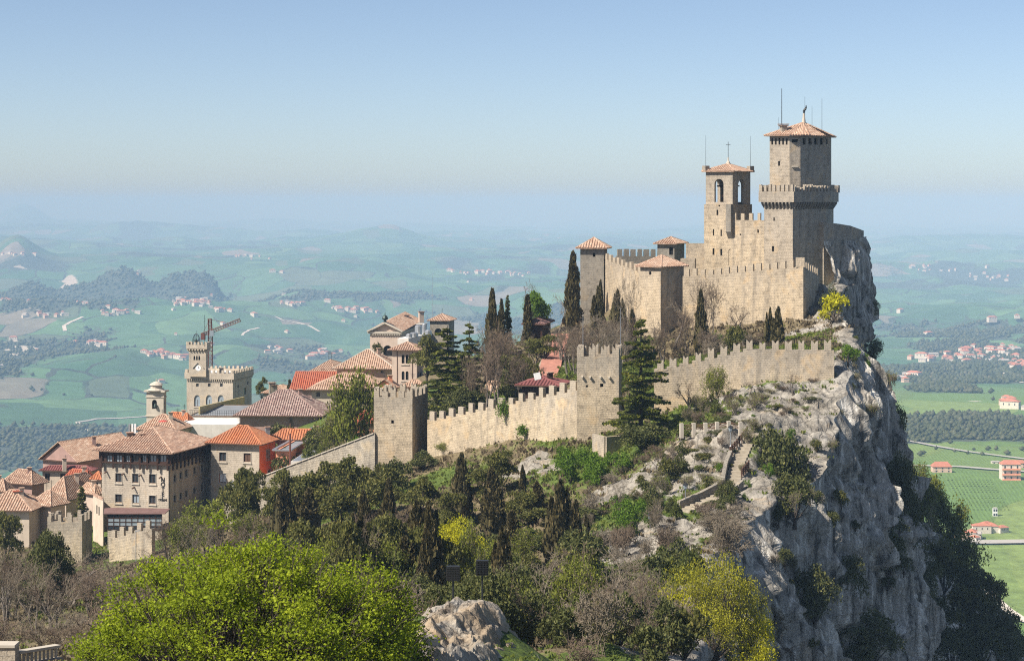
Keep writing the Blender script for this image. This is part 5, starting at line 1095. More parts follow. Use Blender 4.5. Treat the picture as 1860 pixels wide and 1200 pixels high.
face_holes(m, f0, zc - 1, zt_, h3, .3)
for i in (1, 2, 3): f = Face(fc[i], fc[(i + 1) % 4]); m.poly([f.pt(0, zc - 1), f.pt(f.L, zc - 1), f.pt(f.L, zt_), f.pt(0, zt_)])
tw = m.build('clock_tower', M_ashlar, T)
for h in h3: window(tw, f0, h, M_shade, None, .3)
gt = inset(fc, -.55); i2 = inset(gt, .4); zt2 = Z_at(626.5, YP); m = MB()
for i in range(4):
    a, b = gt[i], gt[(i + 1) % 4]; c, d = i2[(i + 1) % 4], i2[i]; m.poly([(*a, zt_), (*b, zt_), (*b, zt2), (*a, zt2)]); m.poly([(*a, zt2), (*b, zt2), (*c, zt2), (*d, zt2)]); m.poly([(*c, zt2), (*d, zt2), (*d, zt2 - .6), (*c, zt2 - .6)])
m.poly([(*p, zt_) for p in gt]); m.poly([(*p, zt2 - .6) for p in i2]); gl = m.build('gallery', M_ashlar, tw)
for i in range(4):
    f, fi = Face(gt[i], gt[(i + 1) % 4]), Face(fc[i], fc[(i + 1) % 4])
    for j in range(6): u = f.L * (j + .5) / 6; p = f.pt(u, zt2, -.22); merlon(tw, p[0], p[1], zt2, .5, .4, .75, math.atan2(f.d[1], f.d[0]), False, M_ashlar)
    for j in range(6): u = fi.L * (j + .5) / 6; m = MB(); m.obox(fi.pt(u, zt_ - .5, .0), fi.pt(u, zt_ - .15, .5), .28, .5); m.build('corbel', M_ashlar, tw)
u = f0.L * .55; zk = Z_at(668, YP); m = MB(); m.obox(f0.pt(u - 1.6, zk - .1, .12), f0.pt(u, zk + 1.5, .12), .3, .22); m.obox(f0.pt(u, zk + 1.5, .12), f0.pt(u + 1.6, zk - .1, .12), .3, .22); m.build('clock_gable', M_trim, tw)
m = MB(); c_ = f0.pt(u, zk - .1, .03); m.poly([f0.pt(u + .8 * math.cos(k * .449), zk - .1 + .8 * math.sin(k * .449), .03) for k in range(14)]); ck = m.build('clock_face', M_pale, tw)
m = MB(); m.obox(f0.pt(u, zk - .1, .06), f0.pt(u + .2, zk + .45, .06), .07, .05); m.obox(f0.pt(u, zk - .1, .06), f0.pt(u + .42, zk - .2, .06), .07, .05); m.build('clock_hands', M_metal, ck)
cb = sum(np.array(p) for p in fc) / 4 + np.array([-.6, 0]); zq = zt2 - .4; m = MB()
for k in range(8):
    t_ = k * math.pi / 4; q = [Vector((cb[0] + r * math.cos(t_), cb[1] + r * math.sin(t_), zq + h)) for r, h in ((1.0, 0), (1.0, 1.5), (.85, 2.4), (.45, 3.1), (.02, 3.4))]
    for a, b in zip(q[:-1], q[1:]): m.tube(a, b, .05, n=4)
for zz in (1.5, .1): 
    for k in range(8): t0, t1 = k * math.pi / 4, (k + 1) * math.pi / 4; m.tube((cb[0] + math.cos(t0), cb[1] + math.sin(t0), zq + zz), (cb[0] + math.cos(t1), cb[1] + math.sin(t1), zq + zz), .05, n=4)
m.tube((*cb, zq + 3.4), (*cb, zq + 4.2), .04, n=4); m.build('bell_cage', M_metal, tw); m = MB(); m.lathe((*cb, zq + .9), [(.55, 0), (.42, .5), (.2, 1.0), (0, 1.05)], 8); m.build('bell', M_bronze, tw)
m = MB(); q = np.array(fc[2]) + np.array([-.6, -2.0]); m.tube((*q, zq), (*q, Z_at(572, YP)), .06, n=5); m.build('flagpole', M_metal, tw)
# tower crane behind the palace
T = thing('tower_crane', 'rust-red tower crane with slanted jib rising behind the palace roof', 'crane', P(382, 700, 560)); YC = 560
def lattice(mb, a, b, w, n, r=.06):
    a, b = Vector(a), Vector(b); d = (b - a).normalized(); up = Vector((0, 1, 0)); x = d.cross(up).normalized(); y = x.cross(d)
    cs = [x * sx * w / 2 + y * sy * w / 2 for sx, sy in ((-1, -1), (1, -1), (1, 1), (-1, 1))]
    for c in cs: mb.tube(a + c, b + c, r * 1.4, n=4)
    for i in range(n):
        p, q = a + (b - a) * (i / n), a + (b - a) * ((i + 1) / n)
        for k in range(4): mb.tube(p + cs[k], q + cs[(k + 1) % 4], r, n=3); mb.tube(q + cs[k], q + cs[(k + 1) % 4], r, n=3)
m = MB(); lattice(m, P(382, 705, YC), P(382, 600, YC), 1.15, 14); m.build('mast', M_rust, T); m = MB(); lattice(m, P(382, 600, YC), P(381, 579, YC), .9, 3, .08); m.build('tower_head', M_rust, T)
m = MB(); lattice(m, P(379, 604, YC), P(436, 581, YC), .95, 13); m.build('jib', M_rust, T); m = MB(); lattice(m, P(384, 602, YC), P(366, 608, YC), .9, 4); m.build('counter_jib', M_rust, T)
m = MB(); q = P(369, 612, YC); m.box((q[0], q[1], q[2] - .8), (1.2, 1.2, 1.8)); m.build('counterweight', M_rust, T); m = MB(); q = P(386, 604, YC); m.box((q[0], q[1] - 1, q[2] - .9), (1.2, 1.4, 1.6)); m.build('cab', M_glass_pale, T)
m = MB(); m.tube(P(381, 580, YC), P(420, 587, YC), .05, n=3); m.tube(P(381, 580, YC), P(367, 607, YC), .05, n=3); m.build('tie_bars', M_rust, T)
# roofs between the palace and the beige tower
T, ft, fcs, zb, zt = house('red_gable_house', 'house with plain bright red tile slope left of the beige tower', 607, 420, 3, 531, 612, 709, M_mauve, 'hip', 3.5, M_tile_red, over=.5, axis=0, ridge_t=.6, depth=9)
T, ft, fcs, zb, zt = house('wide_hip_house', 'house with wide faded tile hip roof below the pink house', 700, 392, 3, 566, 722, 709, M_cream, 'hip', 2.9, M_tile_old, over=.9, axis=0, depth=11, wins=[(0, 578, 716, 7, 8)], glass=M_glass)
T, ft, fcs, zb, zt = house('pink_house', 'pink-walled house with steep tile hip roof joined to the beige tower', 712, 400, 4, 612, 720, 671, M_pink, 'hip', 3.6, M_tile_old, over=.9, axis=0, depth=11, wins=[(0, 694, 675, 5, 5)], capmat=M_trim)
T, ft, fcs, zb, zt = house('eave_house', 'long low tile roof left behind the pink house', 606, 440, 8, 560, 640, 680, M_cream, 'hip', 2.4, M_tile_old, over=.6, axis=0)
for px, py in ((575, 678), (585, 676), (598, 680)): q = P(px, py, 443); chimney(T, q[0], q[1], q[2] - 1.5, q[2] + .7, .7, M_cream)
T, ft, fcs, zb, zt = house('rubble_house', 'cluttered grey stone houses with broken tile roofs beside the palace', 520, 455, 20, 478, 545, 716, M_rubble, 'hip', 1.7, M_tile_old, over=.4); T['label'] = 'grey stone house with uneven tile roof right of the palace'
for px, py in ((494, 696), (498, 700)): q = P(px, py + 4, 450); chimney(T, q[0], q[1], q[2] - 2, q[2] + .6, 1.3, M_rubble)
# beige square tower house
WT = [(0, px, py, 5.2, 16, 'arch') for px in (732.2, 739.4) for py in (652, 682)] + [(1, px, py, 2.6, 16, 'arch') for px in (760, 764.3) for py in (652, 682)]
T, ft, fcs, zb, zt = house('beige_tower', 'beige square tower house with twin arched windows on two floors', 757, 372, 10, 712, 768, 637, M_beige, 'pyramid', 1.35, M_tile_brown, wins=WT, over=.7, cat='tower', glass=M_shade, sill=M_trim, capmat=M_tile_old)
for px in (721.5, 749): u = fcs[0].u_at(px); m = MB(); m.obox(fcs[0].pt(u, zb, .04), fcs[0].pt(u, zt, .04), .12, .1); m.build('drainpipe', M_frame, T)
T, ft, fcs, zb, zt = house('gable_house', 'small tiled roof at the foot of the beige tower, left', 715, 352, 12, 683, 722, 706, M_salmon, 'gable', 1.6, M_tile_old, over=.5, axis=1, cat='house'); T['label'] = 'small house with tiled gable just left of the beige tower foot'
T, ft, fcs, zb, zt = house('porch_house', 'small house with low tiled roof under the beige tower', 770, 350, 8, 733, 775, 704, M_salmon, 'hip', 1.1, M_tile_old, over=.6, axis=0)
T, ft, fcs, zb, zt = house('wall_side_house', 'pink-roofed low house half hidden behind the battlement wall', 925, 298, 10, 872, 930, 722, M_salmon, 'hip', 2.2, M_tile_old, over=.4)
T, ft, fcs, zb, zt = house('lower_house', 'orange-roofed low house behind the leafy tree by the grey tower', 682, 318, 10, 640, 690, 770, M_salmon, 'hip', 1.8, M_tile_red, over=.5)
# basilica with pediment and belfry
ft = foot4(728, 480, 8, 672, 772); zt = Z_at(606, 480); zb = Z_at(660, 480); f0 = Face(ft[0], ft[1])
T = thing('basilica', 'classical church with triangular pediment and pale tile roof above the cedars', 'church', (*ft[1], zb)); m = MB(); h = list(f0.rect(704, 637, 16, 20)) + ['arch']; face_holes(m, f0, zb, zt, [h], .5)
for i in (1, 2, 3): f = Face(ft[i], ft[(i + 1) % 4]); m.poly([f.pt(0, zb), f.pt(f.L, zb), f.pt(f.L, zt), f.pt(0, zt)])
m.build('wall', M_beige, T); window(T, f0, h, M_shade, None, .5)
m = MB(); g = inset(ft, -.5); m.prism(g, zt, zt + .55, bottom=True); m.build('cornice', M_trim, T)
for k in range(18): u = f0.L * (k + .5) / 18; m = MB(); m.obox(f0.pt(u, zt - .18, 0), f0.pt(u, zt - .18, .42), .22, .34); m.build('dentil', M_trim, T)
zr = Z_at(586, 480); r0 = f0.pt(f0.L / 2, zr, .4); a0, b0 = f0.pt(-.6, zt + .56, .5), f0.pt(f0.L + .6, zt + .56, .5); m = MB(); m.poly([f0.pt(0, zt + .56, -.1), f0.pt(f0.L, zt + .56, -.1), f0.pt(f0.L / 2, zr - .2, -.1)]); m.build('pediment', M_beige, T)
m = MB(); m.obox(a0, r0, .9, .35); m.obox(r0, b0, .9, .35); m.build('raking_cornice', M_trim, T)
back = f0.n * -26; m = MB(); rb = (r0[0] + back[0], r0[1] + back[1], zr + 1.2); roof_plane(m, b0, (b0[0] + back[0], b0[1] + back[1], b0[2] + 1.2), [rb, r0]); roof_plane(m, (a0[0] + back[0], a0[1] + back[1], a0[2] + 1.2), a0, [r0, rb]); m.build('roof', M_tile_old, T)
m = MB(); m.lathe(r0, [(.4, 0), (.35, .7), (.7, .8), (.75, 1.2), (.5, 1.7), (.1, 1.9), (.06, 2.6), (0, 2.7)], 8); m.build('finial', M_bronze, T)
for px, py in ((738, 578), (765, 572)): q = P(px, py, 500); chimney(T, q[0], q[1], q[2] - 2, q[2] + .8, 1.2, M_beige)
ft = foot4(815, 505, 10, 781, 825); zt = Z_at(583, 505); zb = Z_at(650, 505); f0 = Face(ft[0], ft[1]); T = thing('church_belfry', 'square belfry with arch and hipped tile roof right of the basilica', 'tower', (*ft[1], zb)); m = MB(); h = list(f0.rect(796, 603, 14, 14)) + ['arch']; face_holes(m, f0, zb, zt, [h], .5)
for i in (1, 2, 3): f = Face(ft[i], ft[(i + 1) % 4]); m.poly([f.pt(0, zb), f.pt(f.L, zb), f.pt(f.L, zt), f.pt(0, zt)])
m.build('tower_wall', M_rubble, T); window(T, f0, h, M_shade, None, .5); roof(T, ft, zt + .1, 1.6, .6, 'pyramid', M_tile_old); cb = sum(np.array(p) for p in ft) / 4; m = MB(); m.tube((*cb, zt + 1.5), (*cb, zt + 3.2), .05, n=4); m.build('cross', M_metal, T)
T, ft, fcs, zb, zt = house('service_building', 'flat white-roofed building with round metal tanks beside the basilica', 742, 440, 15, 722, 800, 615, M_white, 'flat', rmat=M_white_roof, depth=16)
for px, py, Y, r, h in ((760, 600, 452, .85, 2.0), (771, 600, 455, .6, 2.2), (752, 611, 446, 1.0, .7), (778, 606, 450, .8, 1.0), (743, 613, 443, .7, .6)): q = P(px, py, Y); q[2] = max(q[2] - h, zt + .1); m = MB(); m.lathe(q, [(r, 0), (r, h), (r * .6, h + .25), (0, h + .3)], 12); m.build('tank', M_zinc, T)
# brown sheet-roofed pavilions and red path
T, ft, fcs, zb, zt = house('pavilion', 'dark red sheet-roofed pavilion just behind the battlement wall', 1010, 270, 14, 948, 1026, 702, M_timber, 'hip', .9, M_sheet, over=.8, cat='pavilion')
q = P(976, 683, 266); m = MB(); m.obox(Vector(q) + Vector((-.45, 0, -.1)), Vector(q) + Vector((.45, 0, .1)), .12, .95); o = m.build('white_panel', M_pale, T)
T, ft, fcs, zb, zt = house('pavilion', 'brown-roofed kiosk among the bare trees left of the fortress', 985, 330, 10, 955, 1000, 590, M_timber, 'hip', .75, M_sheet_brown, over=.6, cat='pavilion')
m = MB(); pts = [(982, 704, 280, 40), (1000, 672, 296, 36), (1012, 640, 314, 33), (1018, 612, 328, 30)]
for (a, b, Y, w), (a2, b2, Y2, w2) in zip(pts[:-1], pts[1:]):
    N = 8
    for k in range(N):
        f_ = lambda i: (a + (a2 - a) * i / N, Y + (Y2 - Y) * i / N, w + (w2 - w) * i / N)
        (xa, ya, wa), (xb, yb, wb) = f_(k), f_(k + 1); c0, c1 = X_at(xa, ya), X_at(xb, yb); h0, h1 = gz(c0, ya) + .7, gz(c1, yb) + .7
        m.poly([(c0 - 1.6, ya, h0), (c0 + 1.6, ya, h0), (c1 + 1.6, yb, h1), (c1 - 1.6, yb, h1)]); m.poly([(c0 - 1.6, ya, h0 - 1), (c0 - 1.6, ya, h0), (c1 - 1.6, yb, h1), (c1 - 1.6, yb, h1 - 1)]); m.poly([(c0 + 1.6, ya, h0 - 1), (c0 + 1.6, ya, h0), (c1 + 1.6, yb, h1), (c1 + 1.6, yb, h1 - 1)])
tag(m.build('path', M_paving, None, (0, 0, 0)), 'red brick ramp climbing towards the fortress', None, None, 'structure')
T = thing('ramp_wall', 'low stone wall along the red brick ramp', 'wall', P(970, 680, 292)); m = MB(); q = [P(958, 690, 284), P(985, 660, 300), P(1000, 630, 318)]
for a, b in zip(q[:-1], q[1:]): za, zb_ = gz(a[0], a[1]) + .9, gz(b[0], b[1]) + .9; m.obox((*a[:2], za - .6), (*b[:2], zb_ - .6), .4, 1.7)
m.build('wall', M_wall, T)
T = thing('retaining_wall', 'pale retaining wall on the slope left of the red ramp', 'wall', P(925, 665, 306)); m = MB(); a, b = P(885, 652, 312), P(948, 640, 316); m.obox(a - (0, 0, 1.5), b - (0, 0, 1.5), .5, 4.0); m.build('wall', M_wall, T)

# ------------------------------------------------------------------ stairs, railings, lamps on the rocky slope
T = thing('stone_stairs', 'worn stone stairway climbing the rocks towards the battlements', 'stairs', STAIR[3]); sp = np.array(STAIR); sl = np.hypot(*np.diff(sp[:, :2], axis=0).T); cu = np.concatenate([[0], np.cumsum(sl)]); N = 26
def st_at(s): return np.array([np.interp(s, cu, sp[:, k]) for k in range(3)])
for i in range(N):
    s0, s1 = cu[-1] * i / N, cu[-1] * (i + 1) / N; a, b = st_at(s0), st_at(s1); d = (b - a)[:2]; d /= np.linalg.norm(d); c = (a + b) / 2; m = MB(); wd_ = 1.6
    m.box((c[0], c[1], b[2] - .5), (np.linalg.norm((b - a)[:2]) * .97, wd_ * random.uniform(.94, 1.04), .5 + random.uniform(0, .03) + .06), math.atan2(d[1], d[0])); m.build('step', M_step, T)
def side_wall(pts, off, h, nm, mat, T, wdt=.45):
    for a, b in zip(pts[:-1], pts[1:]):
        d = (b - a)[:2]; d = d / np.linalg.norm(d); nn = np.array([-d[1], d[0]]) * off; m = MB(); A, B = np.array([*(a[:2] + nn), a[2]]), np.array([*(b[:2] + nn), b[2]])
        n2 = np.array([-d[1], d[0]]) * wdt / 2; 
        for s_ in (1,): 
            q = [(*(A[:2] - n2), A[2] - 1), (*(B[:2] - n2), B[2] - 1), (*(B[:2] + n2), B[2] - 1), (*(A[:2] + n2), A[2] - 1)]; q2 = [(*(A[:2] - n2), A[2] + h), (*(B[:2] - n2), B[2] + h), (*(B[:2] + n2), B[2] + h), (*(A[:2] + n2), A[2] + h)]
            m.poly(q2)
            for k in range(4): m.poly([q[k], q[(k + 1) % 4], q2[(k + 1) % 4], q2[k]])
        m.build(nm, mat, T)
side_wall([st_at(cu[-1] * f) for f in (.30, .42, .52, .60, .70, .82, .99)], -1.1, .8, 'stair_parapet', M_rubble, T)
side_wall([st_at(cu[-1] * f) for f in (.60, .66, .70)], 1.15, .7, 'stair_parapet', M_rubble, T)
def railing(nm, label, pts, n, T=None, stone=True):
    T = thing(nm, label, 'railing', (pts[0][0], pts[0][1], pts[0][2])); pts = np.array(pts); L = np.concatenate([[0], np.cumsum(np.hypot(*np.diff(pts[:, :2], axis=0).T))]); ps = []
    for i in range(n):
        p = np.array([np.interp(L[-1] * i / (n - 1), L, pts[:, k]) for k in range(3)]); p[2] = max(p[2], gz(p[0], p[1])) ; ps.append(p); m = MB()
        m.box((p[0], p[1], p[2] - .6), (.42, .42, 1.75) if stone else (.14, .14, 1.7), .2); m.build('post', M_trim if stone else M_frame, T)
    for a, b in zip(ps[:-1], ps[1:]):
        for h in (.45, .95): m = MB(); m.obox(a + (0, 0, h), b + (0, 0, h), .09, .09); m.build('rail', M_frame, T)
        m = MB(); m.obox(a + (0, 0, .45), b + (0, 0, .95), .06, .06); m.obox(a + (0, 0, .95), b + (0, 0, .45), .06, .06); m.build('cross_brace', M_frame, T)
railing('terrace_railing', 'railing of stone posts with crossed bars above the rocky slope', [P(1238, 786, 231), P(1268, 785, 231), P(1345, 784, 229)], 6)
railing('stair_railing', 'dark post railing beside the top flight of stairs', [P(1357, 790, 229), P(1340, 812, 226.4), P(1326, 828, 224)], 8, stone=False)
railing('stair_railing', 'short dark railing at the stair bend on the cliff side', [P(1347, 872, 219.2), P(1360, 866, 221)], 5, stone=False)
def lamp(px, ytop, Y, label):
    x = X_at(px, Y); zb = gz(x, Y) - .1; zt = Z_at(ytop, Y); zb = min(zb, zt - 2.5)
    T = thing('street_lamp', label, 'street lamp', (x, Y, zb), 'old-style lamps along the stairs'); m = MB(); m.lathe((x, Y, zb), [(.16, 0), (.14, .5), (.06, .6), (.05, zt - zb - .75)], 8); m.build('lamp_post', M_zinc, T)
    z = zt - .75; m = MB(); m.lathe((x, Y, z), [(.12, 0), (.2, .1), (.27, .5)], 6); m.build('lantern', M_glass_pale, T); m = MB(); m.lathe((x, Y, z), [(.34, .5), (.2, .65), (.06, .72), (0, .82)], 6); m.build('lamp_cap', M_metal, T)
lamp(1245, 876, 212.5, 'old-style lantern lamp at the lower end of the stairs'); lamp(1327, 772, 226, 'old-style lantern lamp halfway up the stairs by the terrace railing'); lamp(1181, 930, 204, 'lantern lamp on the rocks below the stairs')
x, Y = X_at(247, 292), 292; zb = gz(x, Y); T = thing('street_lamp', 'thin grey lamp post in front of the short crenellated wall', 'street lamp', (x, Y, zb)); m = MB(); m.tube((x, Y, zb), (x, Y, Z_at(964, Y)), .07); m.build('lamp_post', M_zinc, T); m = MB(); z = Z_at(964, Y); m.obox((x - .1, Y, z), (x + .7, Y - .2, z + .15), .25, .14); m.build('lamp_head', M_zinc, T)
# floodlights on the near rock
def flood(px, py, w, h, Y, label, mat):
    x = X_at(px, Y); zc = Z_at(py, Y); zb = gz(x, Y); sw, sh = w * Y / F, h * Y / F; T = thing('floodlight', label, 'floodlight', (x, Y, zb)); m = MB(); m.tube((x, Y, zb - .3), (x, Y, zc - sh / 2), .045); m.build('pole', M_metal, T)
    m = MB(); m.prism([(x - sw / 2, Y - .12), (x + sw / 2, Y - .12), (x + sw / 2, Y + .2), (x - sw / 2, Y + .2)], zc - sh / 2, zc + sh / 2, bottom=True); hd = m.build('housing', M_metal, T)
    m = MB(); m.poly([(x - sw * .44, Y - .125, zc - sh * .44), (x + sw * .44, Y - .125, zc - sh * .44), (x + sw * .44, Y - .125, zc + sh * .44), (x - sw * .44, Y - .125, zc + sh * .44)]); m.build('lens', mat, hd)
    m = MB()
    for k in range(9): u = -sw / 2 + sw * k / 8; m.obox((x + u, Y - .16, zc - sh / 2), (x + u, Y - .16, zc + sh / 2), .025, .025); v = -sh / 2 + sh * k / 8; m.obox((x - sw / 2, Y - .17, zc + v), (x + sw / 2, Y - .17, zc + v), .025, .025)
    m.build('wire_guard', M_metal, hd)
flood(823, 1040, 24, 25, 88, 'floodlight behind a wire guard on a pole at the top of the near rock', M_glass); flood(876, 1030, 22, 26, 96, 'second darker floodlight half hidden by the bare bush', M_shade)
# thin masts
for px, y0, y1, Y, lb in ((786, 600, 497, 520, 'tall thin radio mast behind the basilica'), (1059, 640, 572, 262, 'thin flagpole rising behind the cedar tower, at its left corner'), (1127, 640, 560, 264, 'thin flagpole rising behind the cedar tower, at its right corner')):
    T = MB(); a, b = P(px, y0 + 40, Y), P(px, y1, Y); T.tube(a, b, .06, .03, 5); tag(T.build('mast', M_zinc, None, tuple(a)), lb, 'mast', kind='thing')
T = thing('antenna_cluster', 'cluster of phone antennas on a mast behind the hotel roof', 'antenna', P(241, 800, 336)); q = P(241, 790, 336); m = MB(); m.tube(q - (0, 0, 4), q + (0, 0, 1.5), .12); m.build('pole', M_metal, T)
for k, dx in enumerate((-.5, 0, .5)): m = MB(); m.box((q[0] + dx, q[1] - .3, q[2] + .0), (.3, .25, 2.0)); m.build('antenna_panel', M_pale if k else M_zinc, T)
q = P(527, 800, 322); T = thing('chimney_pipe', 'tall rusty pipe standing beside the salmon annex', 'pipe', q - (0, 0, 3)); m = MB(); m.tube(q - (0, 0, 4.5), q + (0, 0, 1.2), .16); m.build('pipe', M_rust, T)
q = P(423, 877, 315.5); T = thing('satellite_dish', 'white satellite dish on the sloping wall by the grey house', 'satellite dish', q - (0, 0, .8)); m = MB(); m.tube(q - (0, 0, 1.2), q, .05); m.build('pole', M_metal, T); m = MB()
for k in range(12):
    t0, t1 = k * math.pi / 6, (k + 1) * math.pi / 6; m.poly([q + (0, -.1, 0), q + (.5 * math.cos(t0), -.3, .55 * math.sin(t0)), q + (.5 * math.cos(t1), -.3, .55 * math.sin(t1))])
m.build('dish', M_pale, T)
# ------------------------------------------------------------------ vegetation kit
M_bark = mat_plain('grey_bark', (0.17, 0.145, 0.12), 0.95, var=0.35, scale=2.0); M_bark_dark = mat_plain('dark_bark', (0.075, 0.06, 0.048), 0.95, var=0.35, scale=2.0); M_twig = mat_plain('brown_twigs', (0.20, 0.165, 0.12), 0.95, var=0.3, scale=0.6); M_twig_red = mat_plain('reddish_twigs', (0.155, 0.115, 0.082), 0.95, var=0.3, scale=0.6)
L_cyp = mat_leaf('cypress_leaves', (0.035, 0.034, 0.016), (0.099, 0.083, 0.034), (0.197, 0.147, 0.067), 0.15)
L_ced = mat_leaf('cedar_needles', (0.041, 0.057, 0.016), (0.131, 0.154, 0.030), (0.331, 0.304, 0.048), 0.3)
L_pine = mat_leaf('pine_needles', (0.040, 0.049, 0.015), (0.125, 0.127, 0.033), (0.283, 0.241, 0.067), 0.25)
L_oak = mat_leaf('evergreen_oak_leaves', (0.029, 0.038, 0.014), (0.094, 0.104, 0.032), (0.234, 0.216, 0.072), 0.2)
L_mapl = mat_leaf('fresh_maple_leaves', (0.105, 0.15, 0.012), (0.29, 0.355, 0.018), (0.46, 0.505, 0.035), 0.48)
L_yell = mat_leaf('yellow_blossom_leaves', (0.24, 0.24, 0.015), (0.48, 0.46, 0.02), (0.62, 0.56, 0.03), 0.4)
L_yell2 = mat_leaf('yellow_green_leaves', (0.13, 0.12, 0.02), (0.30, 0.29, 0.025), (0.52, 0.48, 0.03), 0.35)
L_lite = mat_leaf('pale_spring_leaves', (0.08, 0.10, 0.015), (0.18, 0.20, 0.03), (0.30, 0.30, 0.06), 0.35)
L_olv = mat_leaf('olive_green_leaves', (0.044, 0.056, 0.015), (0.119, 0.138, 0.035), (0.237, 0.237, 0.062), 0.3)
L_green = mat_leaf('bright_green_leaves', (0.06, 0.11, 0.012), (0.13, 0.22, 0.025), (0.22, 0.32, 0.04), 0.4)
L_brown = mat_leaf('russet_buds', (0.06, 0.045, 0.028), (0.125, 0.10, 0.06), (0.20, 0.165, 0.095), 0.25)
L_grass = mat_leaf('grass_blades', (0.07, 0.09, 0.018), (0.15, 0.19, 0.035), (0.30, 0.27, 0.09), 0.35)
L_dry = mat_leaf('dry_brush', (0.08, 0.06, 0.035), (0.16, 0.125, 0.075), (0.26, 0.21, 0.13), 0.25)
L_far = mat_leaf('distant_tree_leaves', (0.035, 0.045, 0.018), (0.075, 0.085, 0.04), (0.14, 0.13, 0.08), 0.1, 0.02)

def unit(v): return v / np.maximum(np.linalg.norm(v, axis=-1, keepdims=True), 1e-9)
def rdir(rng, n): return unit(rng.normal(size=(n, 3)))
def cards(c, d, w, L):
    """diamond leaf cards: centres, long direction, side direction, length"""
    L = np.asarray(L)[:, None]; a = c - d * L * .5; b = c + w * L * .28; e = c + d * L * .5; f = c - w * L * .28
    v = np.stack([a, b, e, f], 1).reshape(-1, 3); fc = np.arange(len(v)).reshape(-1, 4); return v, fc
def side(d, rng, flat=None):
    r = rdir(rng, len(d)); 
    if flat is not None: r = r * (1 - flat) + np.array([0, 0, 1.0]) * flat; r = np.cross(d, r)
    else: r = np.cross(d, r)
    return unit(r)
def leaf_mesh(nm, v, f, mat, rng, extra=None):
    return mesh_np(nm, v, f, mat, attrs={'rnd': ('FACE', np.clip(rng.normal(.5, .24, len(f)) if extra is None else extra, 0, 1))})
def tubes(segs, nm, mat, sides=4):
    p0 = np.array([s[0] for s in segs]); p1 = np.array([s[1] for s in segs]); r0 = np.array([s[2] for s in segs])[:, None, None]; r1 = np.array([s[3] for s in segs])[:, None, None]
    d = unit(p1 - p0); up = np.where(np.abs(d[:, 2:3]) < .9, np.array([[0, 0, 1.0]]), np.array([[0, 1.0, 0]])); x = unit(np.cross(d, up)); y = np.cross(x, d)
    t = np.arange(sides) * 2 * np.pi / sides; off = x[:, None, :] * np.cos(t)[None, :, None] + y[:, None, :] * np.sin(t)[None, :, None]
    v = np.concatenate([p0[:, None] + off * r0, p1[:, None] + off * r1], 1); n = len(segs); b = np.arange(n)[:, None] * 2 * sides; k = np.arange(sides)[None, :]; k2 = (k + 1) % sides
    f = np.stack([b + k, b + k2, b + sides + k2, b + sides + k], -1).reshape(-1, 4); return mesh_np(nm, v.reshape(-1, 3), f, mat, smooth=True)
def grow(rng, H, levels=5, r0=.16, ratio=.7, spread=.55, up=.25, kids=(2, 3), trunk=.28, stems=1, droop=0.0):
    segs = []; tips = []
    st = []
    for s in range(stems):
        d = unit(np.array([rng.normal(0, .10 + .22 * (stems > 1)), rng.normal(0, .10 + .22 * (stems > 1)), 1.0])); st.append((np.array([rng.normal(0, .12 * (stems > 1)), rng.normal(0, .12 * (stems > 1)), -.3]), d, H * trunk, r0 / math.sqrt(stems), 0))
    while st:
        p, d, L, r, lv = st.pop(); n = 3 if lv < 2 else 2; q = p
        for i in range(n):
            d = unit(d + rng.normal(0, .11 + .05 * lv, 3) + np.array([0, 0, up * .12 - droop * .1 * lv])); q2 = q + d * L / n; ra, rb = r * (1 - .28 * i / n), r * (1 - .28 * (i + 1) / n); segs.append((q, q2, ra, rb, lv)); q = q2
            if lv >= 1 and i < n - 1 and lv < levels and rng.random() < .75:
                sd = unit(d + rdir(rng, 1)[0] * 1.1); st.append((q, sd, L * ratio * .75, rb * .5, lv + 1))
        if lv < levels:
            k = rng.integers(kids[0], kids[1] + 1)
            for j in range(k):
                a = rng.normal(size=3); a = unit(a - d * (a @ d)); nd = unit(d + a * spread * rng.uniform(.6, 1.35) + np.array([0, 0, up])); st.append((q, nd, L * ratio * rng.uniform(.75, 1.15), r * .72 * (.62 if k > 2 else .7), lv + 1))
        else: tips.append((q, d))
    return segs, tips
def norm_mesh(parts):
    """height and width of a set of part meshes"""
    mx = 0; mz = 0
    for nm, me in parts:
        co = np.empty(len(me.vertices) * 3, np.float32); me.vertices.foreach_get('co', co); co = co.reshape(-1, 3); mz = max(mz, np.quantile(co[:, 2], .998)); mx = max(mx, 2 * np.quantile(np.hypot(co[:, 0], co[:, 1]), .97))
    return mz, mx
KINDS_ = {}
def register(kind, variants): KINDS_[kind] = [(v, *norm_mesh(v)) for v in variants]

